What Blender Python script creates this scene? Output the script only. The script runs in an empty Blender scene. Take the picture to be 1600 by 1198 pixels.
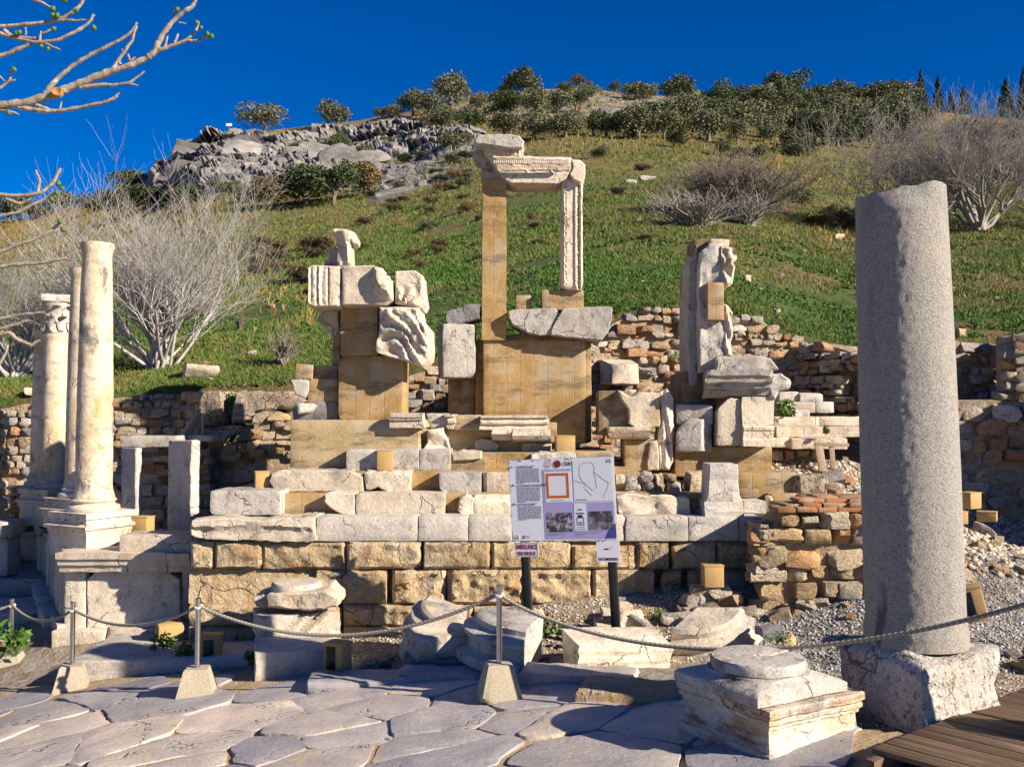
import bpy, math, random
import numpy as np
from mathutils import Vector, Matrix, Euler
from mathutils.geometry import delaunay_2d_cdt

# ------------------------------------------------------------------ camera, sky, sun
SC = bpy.context.scene
COL = SC.collection
PITCH = math.radians(1.985)
FPX = 1500.0
EYE = 2.4
cam_d = bpy.data.cameras.new('camera'); cam = bpy.data.objects.new('camera', cam_d); COL.objects.link(cam)
cam_d.sensor_width = 36.0; cam_d.lens = 36.0*FPX/1600.0; cam_d.clip_end = 2000; cam_d.clip_start = .05
cam.location = (0, 0, EYE); cam.rotation_euler = (math.pi/2+PITCH, 0, 0)
SC.camera = cam
SUN_A = math.radians(28)      # from +X towards -Y
SUN_E = math.radians(27)
sdir = Vector((math.cos(SUN_E)*math.cos(SUN_A), -math.cos(SUN_E)*math.sin(SUN_A), math.sin(SUN_E)))
world = bpy.data.worlds.new('World'); SC.world = world; world.use_nodes = True
wn = world.node_tree; wn.nodes.clear()
sky = wn.nodes.new('ShaderNodeTexSky'); sky.sky_type = 'NISHITA'; sky.sun_disc = False
sky.sun_elevation = SUN_E; sky.sun_rotation = math.atan2(sdir.x, sdir.y)
sky.air_density = 1.0; sky.dust_density = 0.0; sky.ozone_density = 4.0; sky.altitude = 1500
hs = wn.nodes.new('ShaderNodeHueSaturation'); hs.inputs['Hue'].default_value = .518; hs.inputs['Saturation'].default_value = 1.5; hs.inputs['Value'].default_value = 1.0
bg = wn.nodes.new('ShaderNodeBackground'); bg.inputs['Strength'].default_value = 0.054
wo = wn.nodes.new('ShaderNodeOutputWorld')
wn.links.new(sky.outputs[0], hs.inputs['Color']); wn.links.new(hs.outputs[0], bg.inputs['Color']); wn.links.new(bg.outputs[0], wo.inputs['Surface'])
sun_d = bpy.data.lights.new('sun', 'SUN'); sun_d.energy = 5.0; sun_d.angle = math.radians(.5); sun_d.color = (1.0, .885, .735)
sun = bpy.data.objects.new('sun', sun_d); COL.objects.link(sun); sun.location = (30, -15, 30)
sun.rotation_euler = sdir.to_track_quat('Z', 'Y').to_euler()
SC.view_settings.view_transform = 'Standard'; SC.view_settings.look = 'None'
SC.view_settings.exposure = 1.08; SC.view_settings.gamma = 1.0; SC.view_settings.use_curve_mapping = False
SC.render.engine = 'CYCLES'
SC.cycles.max_bounces = 4; SC.cycles.diffuse_bounces = 2; SC.cycles.glossy_bounces = 2; SC.cycles.transparent_max_bounces = 4
SC.cycles.use_denoising = True

R = random.Random(7)
NR = np.random.RandomState(11)

def W(px, py, Y):
    """world point at depth Y that the photograph shows at pixel (px, py); also works on arrays"""
    a = (np.asarray(px, float)-800)/FPX; b = (599-np.asarray(py, float))/FPX
    dy = math.cos(PITCH)-b*math.sin(PITCH); dz = math.sin(PITCH)+b*math.cos(PITCH)
    t = np.asarray(Y, float)/dy
    return np.stack(np.broadcast_arrays(a*t, np.asarray(Y, float), EYE+dz*t), -1)
def Wv(px, py, Y): return Vector(W(px, py, Y).tolist())
def ray(px, py):
    a = (px-800)/FPX; b = (599-py)/FPX
    return np.array([a, math.cos(PITCH)-b*math.sin(PITCH), math.sin(PITCH)+b*math.cos(PITCH)])

# ------------------------------------------------------------------ noise
def _h(ix, iy, iz, s):
    h = (ix*374761393+iy*668265263+iz*1274126177+s*974634777) & 0xffffffff
    h = ((h ^ (h >> 13))*1274126177) & 0xffffffff
    h = ((h ^ (h >> 16))*2246822519) & 0xffffffff
    return ((h ^ (h >> 15)) & 0xffffff)/float(0xffffff)*2-1
def vnoise(p, s=0):
    p = np.asarray(p, float); i = np.floor(p).astype(np.int64); f = p-i; f = f*f*(3-2*f)
    x, y, z = i[..., 0], i[..., 1], i[..., 2]; fx, fy, fz = f[..., 0], f[..., 1], f[..., 2]
    def L(a, b, t): return a+(b-a)*t
    return L(L(L(_h(x, y, z, s), _h(x+1, y, z, s), fx), L(_h(x, y+1, z, s), _h(x+1, y+1, z, s), fx), fy),
             L(L(_h(x, y, z+1, s), _h(x+1, y, z+1, s), fx), L(_h(x, y+1, z+1, s), _h(x+1, y+1, z+1, s), fx), fy), fz)
def fbm(p, o=3, s=0, g=.5):
    p = np.asarray(p, float); r = 0; a = 1; n = 0
    for k in range(o):
        r = r+a*vnoise(p*(2.03**k), s+k*17); n += a; a *= g
    return r/n
def ridged(p, o=4, s=0):
    p = np.asarray(p, float); r = 0; a = 1; n = 0
    for k in range(o):
        r = r+a*(1-np.abs(vnoise(p*(2.1**k), s+k*13))); n += a; a *= .5
    return r/n
def vec3(p, o=3, s=0):
    return np.stack([fbm(p, o, s), fbm(p, o, s+101), fbm(p, o, s+202)], -1)

# ------------------------------------------------------------------ objects
WL = {}
def mesh(name, V, F, ang=40, smooth=True):
    me = bpy.data.meshes.new(name)
    V = np.asarray(V, float)
    if isinstance(F, np.ndarray) and len(F) > 2000:
        k = F.shape[1]
        me.vertices.add(len(V)); me.vertices.foreach_set('co', V.astype(np.float32).ravel())
        me.loops.add(F.size); me.loops.foreach_set('vertex_index', F.astype(np.int32).ravel())
        me.polygons.add(len(F)); me.polygons.foreach_set('loop_start', (np.arange(len(F))*k).astype(np.int32))
        me.update(calc_edges=True)
    else:
        F = F.tolist() if isinstance(F, np.ndarray) else F
        me.from_pydata(V.tolist(), [], F); me.update()
    if smooth:
        me.polygons.foreach_set('use_smooth', np.ones(len(me.polygons), bool))
        if ang and ang < 180: me.set_sharp_from_angle(angle=math.radians(ang))
    return me
def props(o, label=None, cat=None, group=None, kind=None):
    if label: o['label'] = label
    if cat: o['category'] = cat
    if group: o['group'] = group
    if kind: o['kind'] = kind
    return o
def put(o, parent, loc):
    loc = Vector(loc)
    if parent is not None:
        o.parent = parent; o.location = loc-WL[parent.name]
    else: o.location = loc
    COL.objects.link(o); WL[o.name] = loc
    return o
def E(name, label, cat, loc, group=None):
    o = bpy.data.objects.new(name, None); o.empty_display_size = .1
    put(o, None, loc); return props(o, label, cat, group)
def O(name, me, m, parent=None, loc=(0, 0, 0), rot=(0, 0, 0), scale=(1, 1, 1), label=None, cat=None, group=None, kind=None):
    o = bpy.data.objects.new(name, me)
    if len(me.materials) == 0: me.materials.append(m)
    elif me.materials[0] != m:
        o.material_slots[0].link = 'OBJECT'; o.material_slots[0].material = m
    put(o, parent, loc); o.rotation_euler = rot; o.scale = scale if hasattr(scale, '__len__') else (scale,)*3
    return props(o, label, cat, group, kind)

# ------------------------------------------------------------------ materials
class NT:
    def __init__(s, name):
        s.m = bpy.data.materials.new(name); s.m.use_nodes = True; s.t = s.m.node_tree; s.t.nodes.clear()
        s.out = s.n('ShaderNodeOutputMaterial'); s.b = s.n('ShaderNodeBsdfPrincipled')
        s.l(s.b.outputs[0], s.out.inputs['Surface']); s.b.inputs['Specular IOR Level'].default_value = .25
    def n(s, t, **k):
        nd = s.t.nodes.new(t)
        for a, v in k.items(): setattr(nd, a, v)
        return nd
    def l(s, a, b): s.t.links.new(a, b)
    def set(s, inp, v):
        if hasattr(v, 'is_linked') or isinstance(v, bpy.types.NodeSocket): s.l(v, inp)
        else: inp.default_value = v
    def coords(s, rand=True, scale=(1, 1, 1)):
        tc = s.n('ShaderNodeTexCoord'); v = tc.outputs['Object']
        if rand:
            oi = s.n('ShaderNodeObjectInfo'); mu = s.n('ShaderNodeMath', operation='MULTIPLY'); s.l(oi.outputs['Random'], mu.inputs[0]); mu.inputs[1].default_value = 61.7
            ad = s.n('ShaderNodeVectorMath', operation='ADD'); s.l(v, ad.inputs[0]); s.l(mu.outputs[0], ad.inputs[1]); v = ad.outputs[0]
        return v
    def scaled(s, v, sc):
        mp = s.n('ShaderNodeVectorMath', operation='MULTIPLY'); s.l(v, mp.inputs[0]); mp.inputs[1].default_value = sc; return mp.outputs[0]
    def noise(s, v, scale, detail=6, rough=.6, dist=0):
        nd = s.n('ShaderNodeTexNoise'); s.l(v, nd.inputs['Vector']); nd.inputs['Scale'].default_value = scale
        nd.inputs['Detail'].default_value = detail; nd.inputs['Roughness'].default_value = rough; nd.inputs['Distortion'].default_value = dist
        return nd.outputs['Fac']
    def vor(s, v, scale, feature='F1', out='Distance', rnd=1):
        nd = s.n('ShaderNodeTexVoronoi', feature=feature); s.l(v, nd.inputs['Vector']); nd.inputs['Scale'].default_value = scale
        nd.inputs['Randomness'].default_value = rnd; return nd.outputs[out]
    def ramp(s, f, stops, interp='LINEAR'):
        r = s.n('ShaderNodeValToRGB'); s.l(f, r.inputs[0]); e = r.color_ramp.elements; r.color_ramp.interpolation = interp
        while len(e) < len(stops): e.new(.5)
        for i, (p, c) in enumerate(stops):
            e[i].position = p; e[i].color = (*c, 1) if len(c) == 3 else c
        return r.outputs[0]
    def mr(s, f, a, b, c=0, d=1):
        m = s.n('ShaderNodeMapRange'); s.l(f, m.inputs[0]); m.inputs[1].default_value = a; m.inputs[2].default_value = b
        m.inputs[3].default_value = c; m.inputs[4].default_value = d; return m.outputs[0]
    def mix(s, f, a, b, mode='MIX'):
        m = s.n('ShaderNodeMix', data_type='RGBA', blend_type=mode)
        s.set(m.inputs[0], f)
        for i, v in ((6, a), (7, b)):
            if isinstance(v, tuple): m.inputs[i].default_value = (*v, 1) if len(v) == 3 else v
            else: s.l(v, m.inputs[i])
        return m.outputs[2]
    def math(s, op, a, b=None):
        m = s.n('ShaderNodeMath', operation=op); s.set(m.inputs[0], a)
        if b is not None: s.set(m.inputs[1], b)
        return m.outputs[0]
    def bump(s, h, strength, dist=.02, nrm=None):
        b = s.n('ShaderNodeBump'); s.l(h, b.inputs['Height']); b.inputs['Strength'].default_value = strength; b.inputs['Distance'].default_value = dist
        if nrm is not None: s.l(nrm, b.inputs['Normal'])
        return b.outputs[0]
    def fin(s, col, rough=.85, nrm=None, metal=0):
        s.set(s.b.inputs['Base Color'], (*col, 1) if isinstance(col, tuple) else col); s.set(s.b.inputs['Roughness'], rough)
        s.b.inputs['Metallic'].default_value = metal
        if nrm is not None: s.l(nrm, s.b.inputs['Normal'])
        return s.m

def stone_mat(name, stops, scale=2.5, stains=(), rough=.88, bump=.35, bscale=28, bdist=.015, var=.22, pits=0., stretch=(1, 1, 1), fine=.42, objcols=None, wear=.6, crack=.7, cs=1.7):
    t = NT(name); v = t.coords(); vs = t.scaled(v, stretch)
    c = t.ramp(t.noise(vs, scale, 8, .62, .4), stops)
    oi = t.n('ShaderNodeObjectInfo')
    if objcols:
        oc = t.ramp(oi.outputs['Random'], [(i/len(objcols), k) for i, k in enumerate(objcols)], 'CONSTANT')
        c = t.mix(.8, c, oc)
        c = t.mix(t.mr(t.noise(v, scale*2.3, 6, .7), .35, .75, 0, .55), c, stops[0][1])
    for (sc, ss, lo, hi, st) in stains:
        c = t.mix(t.mr(t.noise(t.scaled(v, st), ss, 7, .68), lo, hi), c, sc)
    # dark specks, hairline cracks and fresh pale chips
    if wear:
        c = t.mix(t.math('MULTIPLY', t.mr(t.noise(v, 15, 6, .78), .585, .66), wear), c, tuple(.30*x for x in stops[0][1]))
        c = t.mix(t.math('MULTIPLY', t.mr(t.noise(v, 9, 6, .75), .60, .68), wear*.7), c, tuple(min(.85, 1.22*x) for x in stops[-1][1]))
    ck = None
    if crack:
        wv = t.n('ShaderNodeVectorMath', operation='ADD'); t.l(v, wv.inputs[0]); nn = t.n('ShaderNodeTexNoise'); t.l(v, nn.inputs['Vector']); nn.inputs['Scale'].default_value = 4; nn.inputs['Detail'].default_value = 5
        sc_ = t.scaled(nn.outputs['Color'], (.35,)*3); t.l(sc_, wv.inputs[1])
        ck = t.math('MULTIPLY', t.mr(t.vor(wv.outputs[0], cs, 'DISTANCE_TO_EDGE'), .016, .004), t.mr(t.noise(v, 2.6, 3), .48, .60))
        c = t.mix(t.math('MULTIPLY', ck, crack), c, tuple(.22*x for x in stops[0][1]))
    # fine grain and per-piece tone
    c = t.mix(1.0, c, t.ramp(t.noise(v, bscale*2.2, 4, .7), [(.25, (1-fine,)*3), (.75, (1+fine*.4,)*3)]), 'MULTIPLY')
    rr = t.math('FRACT', t.math('MULTIPLY', oi.outputs['Random'], 13.7))
    k = t.mr(rr, 0, 1, 1-var, 1+var*.5)
    cmb = t.n('ShaderNodeCombineColor'); [t.l(k, cmb.inputs[i]) for i in range(3)]
    c = t.mix(1.0, c, cmb.outputs[0], 'MULTIPLY')
    h = t.math('ADD', t.noise(v, bscale, 8, .7), t.math('MULTIPLY', t.noise(v, bscale*.22, 4, .6), 2.0))
    if ck is not None: h = t.math('SUBTRACT', h, t.math('MULTIPLY', ck, 1.6))
    if pits:
        pv = t.mr(t.noise(v, bscale*.9, 3, .6), .42, .34)
        c = t.mix(t.math('MULTIPLY', pv, min(.7, .35*pits+.05)), c, tuple(.35*x for x in stops[0][1])); h = t.math('SUBTRACT', h, t.math('MULTIPLY', pv, pits))
    return t.fin(c, rough, t.bump(h, bump, bdist))

def flat(name, col, rough=.7, metal=0, nz=0, nscale=20, bump=0):
    t = NT(name)
    if nz or bump:
        v = t.coords(); f = t.noise(v, nscale, 6, .65)
        c = t.ramp(f, [(.2, tuple(x*(1-nz) for x in col)), (.8, tuple(min(1, x*(1+nz)) for x in col))])
        return t.fin(c, rough, t.bump(f, bump, .01) if bump else None, metal)
    return t.fin(col, rough, None, metal)

RUST = (.42, .20, .06); DK = (.10, .085, .07); GR = (.30, .28, .26)
M = {}
M['marble'] = stone_mat('white_marble', [(.25, (.50, .41, .31)), (.5, (.66, .56, .435)), (.75, (.75, .66, .54))], 2.2,
    [(GR, 1.9, .54, .72, (1, 1, 1)), ((.52, .36, .19), 2.6, .55, .74, (1, 1, .6)), ((.20, .18, .16), 6.5, .60, .72, (1, 1, .7))], bump=.55, bscale=24)
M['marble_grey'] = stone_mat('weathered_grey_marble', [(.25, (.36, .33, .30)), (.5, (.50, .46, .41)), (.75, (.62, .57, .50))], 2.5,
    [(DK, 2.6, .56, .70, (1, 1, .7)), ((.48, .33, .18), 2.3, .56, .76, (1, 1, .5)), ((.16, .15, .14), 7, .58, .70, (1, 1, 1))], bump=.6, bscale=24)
M['marble_coping'] = stone_mat('banded_coping_marble', [(.25, (.44, .40, .35)), (.5, (.58, .53, .46)), (.75, (.66, .60, .53))], 2.4,
    [((.34, .33, .33), 3.0, .50, .70, (.25, 1, 1.5)), ((.50, .37, .22), 2.2, .55, .75, (.5, 1, 1)), ((.17, .16, .15), 7, .61, .72, (.6, 1, 1))], bump=.5, var=.14)
M['column_marble'] = stone_mat('veined_column_marble', [(.25, (.58, .45, .29)), (.5, (.73, .60, .43)), (.75, (.80, .69, .53))], 1.6,
    [((.56, .35, .14), 2.0, .50, .68, (1, 1, .5)), ((.20, .185, .17), 3.6, .56, .66, (1, 1, .6)), ((.40, .36, .31), 5, .54, .68, (.5, .5, 2.6))], bump=.4, var=.10)
M['ashlar'] = stone_mat('rough_hewn_limestone', [(.25, (.37, .25, .13)), (.5, (.50, .375, .22)), (.75, (.58, .485, .35))], 2.6,
    [((.46, .225, .065), 2.8, .53, .72, (1, 1, .8)), ((.50, .47, .43), 2.2, .54, .8, (1, 1, 1)), ((.20, .15, .10), 5, .60, .76, (1, 1, 1))], bump=.9, bscale=20, bdist=.035, var=.24, pits=.12)
M['concrete'] = None
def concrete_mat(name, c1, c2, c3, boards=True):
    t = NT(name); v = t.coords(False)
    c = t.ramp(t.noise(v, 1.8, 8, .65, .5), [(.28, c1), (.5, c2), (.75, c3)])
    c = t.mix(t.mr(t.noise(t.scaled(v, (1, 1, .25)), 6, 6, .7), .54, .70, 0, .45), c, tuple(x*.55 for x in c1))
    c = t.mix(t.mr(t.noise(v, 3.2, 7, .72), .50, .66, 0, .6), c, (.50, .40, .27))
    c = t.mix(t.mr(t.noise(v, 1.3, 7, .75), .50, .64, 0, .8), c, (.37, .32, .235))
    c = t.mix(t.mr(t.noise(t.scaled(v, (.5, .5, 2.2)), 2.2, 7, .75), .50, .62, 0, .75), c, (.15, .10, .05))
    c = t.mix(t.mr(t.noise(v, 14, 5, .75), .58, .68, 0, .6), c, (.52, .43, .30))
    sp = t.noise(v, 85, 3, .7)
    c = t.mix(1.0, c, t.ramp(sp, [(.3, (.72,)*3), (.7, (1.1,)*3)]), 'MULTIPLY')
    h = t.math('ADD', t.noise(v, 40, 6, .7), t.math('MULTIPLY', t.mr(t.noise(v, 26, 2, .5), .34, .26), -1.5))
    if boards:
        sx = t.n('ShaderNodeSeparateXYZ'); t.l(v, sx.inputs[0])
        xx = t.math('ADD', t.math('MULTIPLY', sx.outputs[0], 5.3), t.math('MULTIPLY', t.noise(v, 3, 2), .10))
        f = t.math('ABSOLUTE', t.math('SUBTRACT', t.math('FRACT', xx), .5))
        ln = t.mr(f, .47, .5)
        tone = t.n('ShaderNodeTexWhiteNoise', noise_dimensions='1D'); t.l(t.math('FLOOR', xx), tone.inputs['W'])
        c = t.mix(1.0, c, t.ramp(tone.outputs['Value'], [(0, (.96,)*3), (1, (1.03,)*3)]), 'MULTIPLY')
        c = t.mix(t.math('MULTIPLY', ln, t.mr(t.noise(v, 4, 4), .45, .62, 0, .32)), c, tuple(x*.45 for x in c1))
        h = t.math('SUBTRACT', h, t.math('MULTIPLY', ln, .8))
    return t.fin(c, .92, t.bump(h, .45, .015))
M['concrete'] = concrete_mat('board_marked_concrete', (.27, .160, .058), (.40, .255, .100), (.49, .335, .155))
M['concrete_pale'] = concrete_mat('pale_ochre_concrete', (.33, .235, .115), (.44, .33, .175), (.51, .41, .25), False)
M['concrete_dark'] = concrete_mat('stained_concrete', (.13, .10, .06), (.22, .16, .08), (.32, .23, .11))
M['cast'] = flat('cast_concrete', (.36, .31, .225), .9, 0, .35, 60, .6)
M['lampbox'] = flat('ochre_composite', (.40, .26, .105), .8, 0, .22, 45, .25)
STC = [(.66, .56, .43), (.60, .41, .22), (.46, .43, .41), (.72, .65, .55), (.56, .26, .09), (.64, .51, .35), (.52, .47, .41), (.60, .34, .13), (.70, .58, .41), (.42, .41, .42), (.60, .47, .32), (.54, .23, .075), (.66, .52, .33)]
M['rubble'] = stone_mat('mixed_rubble_stone', [(.3, (.46, .38, .30)), (.7, (.62, .54, .44))], 2.2, (), bump=1.0, bscale=5, bdist=.06, var=.28, objcols=STC)
M['rubble_warm'] = stone_mat('ochre_rubble_stone', [(.3, (.44, .32, .18)), (.7, (.56, .44, .29))], 2.2, (), bump=.8, bscale=6, bdist=.05, var=.25,
    objcols=[(.62, .49, .32), (.56, .37, .18), (.66, .57, .43), (.52, .26, .10), (.60, .46, .28), (.50, .44, .37), (.60, .41, .21)])
M['mortar'] = stone_mat('earth_mortar', [(.3, (.32, .235, .15)), (.7, (.50, .385, .26))], 4, (), wear=0, crack=0, bump=1.0, bscale=20, bdist=.04, var=0)
M['mortar_pale'] = stone_mat('lime_mortar', [(.3, (.34, .23, .13)), (.7, (.48, .36, .22))], 4, (), wear=0, crack=0, bump=1.0, bscale=20, bdist=.04, var=0)
M['porous'] = stone_mat('pitted_travertine', [(.3, (.36, .27, .19)), (.7, (.55, .45, .34))], 3, [(GR, 1.5, .55, .8, (1, 1, 1))], bump=1.0, bscale=24, bdist=.05, pits=2.2)
M['brick'] = stone_mat('fired_brick', [(.3, (.30, .125, .055)), (.7, (.46, .22, .10))], 3, [((.45, .36, .26), 3, .48, .66, (1, 1, 1))], wear=0, crack=0, bump=.5, bscale=20, var=.3)
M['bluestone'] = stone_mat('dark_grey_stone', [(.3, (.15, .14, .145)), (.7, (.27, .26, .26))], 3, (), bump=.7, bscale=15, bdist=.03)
def granite():
    t = NT('speckled_granite'); v = t.coords(False)
    c = t.ramp(t.vor(v, 120, out='Color'), [(.0, (0.029, 0.028, 0.028)), (.16, (0.068, 0.065, 0.061)), (.26, (0.264, 0.247, 0.219)), (.62, (0.410, 0.382, 0.343)), (1, (0.547, 0.513, 0.454))])
    c2 = t.ramp(t.noise(v, 170, 3, .8), [(.38, (0.059, 0.055, 0.052)), (.5, (0.351, 0.330, 0.296)), (.7, (0.527, 0.494, 0.438))])
    c = t.mix(.5, c, c2)
    c = t.mix(t.mr(t.noise(t.scaled(v, (1, 1, .45)), 3.6, 2, .4, .6), .325, .30, 0, .8), c, (.085, .08, .085))
    c = t.mix(t.mr(t.noise(v, 1.2, 6, .7), .52, .68, 0, .4), c, (.46, .38, .29))
    c = t.mix(t.mr(t.noise(t.scaled(v, (1.5, 1.5, .35)), 3, 6, .7), .56, .68, 0, .5), c, (.17, .17, .175))
    h = t.math('ADD', t.noise(v, 55, 6, .75), t.math('MULTIPLY', t.noise(v, 140, 3, .7), .6))
    return t.fin(c, .8, t.bump(h, .8, .02))
M['granite'] = granite()
def paving():
    t = NT('worn_blue_grey_marble'); v = t.coords()
    c = t.ramp(t.noise(v, 1.4, 9, .62, .8), [(.25, (0.221, 0.213, 0.226)), (.45, (0.342, 0.325, 0.329)), (.6, (0.442, 0.412, 0.395)), (.78, (0.608, 0.542, 0.476))])
    # fine cracks and polish marks
    e = t.vor(t.mix(.25, v, t.n('ShaderNodeTexNoise').outputs['Color']), 3.2, 'DISTANCE_TO_EDGE')
    c = t.mix(t.mr(e, .010, .0, 0, .35), c, (.55, .50, .43))
    c = t.mix(t.mr(t.noise(t.scaled(v, (.4, 1.6, 1)), 3.5, 8, .7, 1.2), .60, .72, 0, .6), c, (.52, .45, .36))
    # dark branching cracks, pale scratches and dust lying on the slabs
    dk = t.math('MULTIPLY', t.mr(t.vor(t.mix(.3, v, t.n('ShaderNodeTexNoise').outputs['Color']), 1.5, 'DISTANCE_TO_EDGE'), .012, .003), t.mr(t.noise(v, 1.9, 3), .48, .58))
    c = t.mix(t.math('MULTIPLY', dk, .8), c, (.06, .055, .05))
    c = t.mix(t.mr(t.noise(t.scaled(v, (.6, 2.5, 1)), 5, 8, .8, 1.5), .60, .66, 0, .5), c, (.12, .12, .13))
    c = t.mix(t.mr(t.noise(v, 2.3, 8, .75), .52, .68, 0, .65), c, (.47, .38, .27))
    oi = t.n('ShaderNodeObjectInfo'); k = t.ramp(oi.outputs['Random'], [(0, (.72, .73, .80)), (.4, (.95, .94, .96)), (.7, (1.12, 1.06, .98)), (1, (1.5, 1.36, 1.16))])
    c = t.mix(1.0, c, k, 'MULTIPLY')
    c = t.mix(1.0, c, t.ramp(t.noise(v, 60, 4, .7), [(.3, (.82,)*3), (.7, (1.1,)*3)]), 'MULTIPLY')
    h = t.math('ADD', t.noise(v, 24, 8, .7), t.math('ADD', t.math('MULTIPLY', t.noise(t.scaled(v, (.35, 1.5, 1)), 7, 6, .7, 1.0), 1.6), t.math('MULTIPLY', dk, -2.0)))
    return t.fin(c, t.mr(t.noise(v, 3, 4), .3, .7, .38, .7), t.bump(h, .5, .02))
M['paving'] = paving()
M['sand'] = stone_mat('sandy_dirt', [(.3, (.36, .25, .14)), (.7, (.52, .40, .26))], 2, [((.22, .18, .12), 3, .55, .75, (1, 1, 1))], wear=0, crack=0, bump=.8, bscale=40, bdist=.02, var=0)
M['dirt'] = stone_mat('gravelly_earth', [(.3, (.20, .15, .10)), (.5, (.32, .25, .17)), (.7, (.42, .37, .31))], 3.5, [((.10, .13, .035), 1.3, .60, .75, (1, 1, 1)), ((.42, .40, .38), 8, .52, .62, (1, 1, 1))], wear=0, crack=0, bump=1.0, bscale=35, bdist=.04, var=0)
M['gravel'] = stone_mat('grey_gravel', [(.3, (.30, .29, .28)), (.7, (.52, .50, .48))], 3, (), bump=.5, bscale=30, var=.4)
def hillmat():
    t = NT('hillside_turf'); v = t.coords(False)
    sx = t.n('ShaderNodeSeparateXYZ'); t.l(v, sx.inputs[0])
    n1 = t.noise(v, .55, 8, .68); n2 = t.noise(v, .09, 6, .6); n3 = t.noise(v, 2.2, 6, .7)
    green = t.ramp(n3, [(.3, (0.040, 0.061, 0.013)), (.5, (0.068, 0.105, 0.022)), (.72, (0.124, 0.144, 0.051))])
    olive = t.ramp(n3, [(.3, (0.072, 0.074, 0.020)), (.5, (0.130, 0.121, 0.037)), (.75, (0.216, 0.187, 0.075))])
    dry = t.ramp(n3, [(.3, (0.170, 0.115, 0.040)), (.6, (0.306, 0.213, 0.079)), (.8, (0.391, 0.295, 0.137))])
    far = t.math('ADD', t.mr(sx.outputs[1], 22, 62, -.25, .35), n2)
    c = t.mix(t.mr(t.math('ADD', far, t.math('MULTIPLY', n1, .5)), .68, 1.0), green, olive)
    vf = t.math('ADD', t.mr(sx.outputs[1], 60, 125, -.12, .32), t.math('MULTIPLY', n1, .6))
    c = t.mix(t.mr(vf, .42, .62), c, dry)
    # bare red-brown earth patches low on the slope, pale stones showing through higher up
    c = t.mix(t.mr(t.noise(v, .35, 8, .75), .50, .62, 0, .9), c, (.21, .125, .060))
    c = t.mix(t.mr(t.noise(v, .5, 7, .72), .655, .70, 0, .8), c, (.40, .36, .31))
    return t.fin(c, .95, t.bump(t.math('ADD', n3, t.noise(v, 9, 6, .7)), 1.0, .12))
M['hill'] = hillmat()
M['crag'] = stone_mat('pale_limestone_crag', [(.3, (.13, .12, .11)), (.5, (.28, .26, .24)), (.72, (.44, .415, .38))], .5,
    [((.30, .17, .10), .25, .58, .75, (1, 1, 1)), ((.09, .085, .08), .9, .58, .75, (1, 1, .5)), ((.09, .10, .03), .35, .62, .70, (1, 1, 1))], wear=0, crack=0, bump=1.0, bscale=2.2, bdist=.35, var=.15)
def leafmat(name, a, b, c):
    t = NT(name); v = t.coords()
    oi = t.n('ShaderNodeObjectInfo')
    g = t.ramp(t.noise(v, 7, 4, .7), [(.3, a), (.5, b), (.72, c)])
    g = t.mix(1.0, g, t.ramp(oi.outputs['Random'], [(0, (.75, .78, .8)), (.5, (1, 1, 1)), (1, (1.25, 1.15, 1.0))]), 'MULTIPLY')
    m = t.fin(g, .75); 
    return m
M['olive_leaf'] = leafmat('olive_foliage', (.075, .088, .042), (.13, .145, .075), (.21, .22, .135))
M['dark_leaf'] = leafmat('evergreen_foliage', (.040, .058, .022), (.070, .095, .036), (.115, .14, .06))
M['brown_leaf'] = leafmat('dry_brown_foliage', (.085, .060, .028), (.150, .110, .055), (.22, .17, .09))
M['cypress_leaf'] = leafmat('cypress_foliage', (.014, .026, .014), (.026, .042, .022), (.045, .065, .035))
M['weed_leaf'] = leafmat('fresh_weed_leaf', (0.033, 0.088, 0.011), (0.069, 0.152, 0.021), (0.125, 0.216, 0.045))
M['grass'] = leafmat('short_green_grass', (0.043, 0.098, 0.012), (0.081, 0.160, 0.026), (0.136, 0.203, 0.056))
M['drygrass'] = leafmat('straw_grass', (0.211, 0.131, 0.038), (0.352, 0.230, 0.077), (0.484, 0.344, 0.140))
M['olivegrass'] = leafmat('yellowing_grass', (0.111, 0.120, 0.025), (0.185, 0.180, 0.050), (0.281, 0.248, 0.089))
M['bark'] = flat('grey_brown_bark', (.17, .135, .10), .9, 0, .4, 14, .5)
M['twig'] = flat('pale_grey_twig', (0.398, 0.370, 0.348), .85, 0, .25, 3)
M['twig_mid'] = flat('grey_twig', (0.260, 0.234, 0.214), .88, 0, .3, 3)
M['twig_dark'] = flat('brown_grey_twig', (.20, .165, .135), .9, 0, .35, 3)
M['figbark'] = stone_mat('fig_bark', [(.3, (.22, .17, .12)), (.7, (.42, .36, .29))], 10, [((.60, .55, .48), 9, .58, .7, (1, 1, 1))], wear=0, crack=0, bump=.6, bscale=45, bdist=.01, var=0)
M['fig'] = flat('green_fig_skin', (.075, .13, .022), .5, 0, .3, 40)
M['steel'] = flat('brushed_steel', (.50, .49, .48), .28, 1.0, .12, 60)
def ropemat():
    t = NT('twisted_rope'); tc = t.n('ShaderNodeTexCoord')
    sx = t.n('ShaderNodeSeparateXYZ'); t.l(tc.outputs['UV'], sx.inputs[0])
    f = t.math('FRACT', t.math('ADD', t.math('MULTIPLY', sx.outputs[0], 1.0), t.math('MULTIPLY', sx.outputs[1], 3.0)))
    h = t.math('ABSOLUTE', t.math('SUBTRACT', f, .5))
    c = t.ramp(h, [(.0, (.14, .12, .09)), (.2, (.33, .29, .23)), (.5, (.50, .45, .37))])
    return t.fin(c, .9, t.bump(h, .8, .01))
M['rope'] = ropemat()
M['post'] = flat('black_painted_steel', (.022, .022, .024), .45, 0, .2, 20)
M['glass'] = flat('dark_lamp_glass', (.012, .013, .015), .15)
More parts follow.
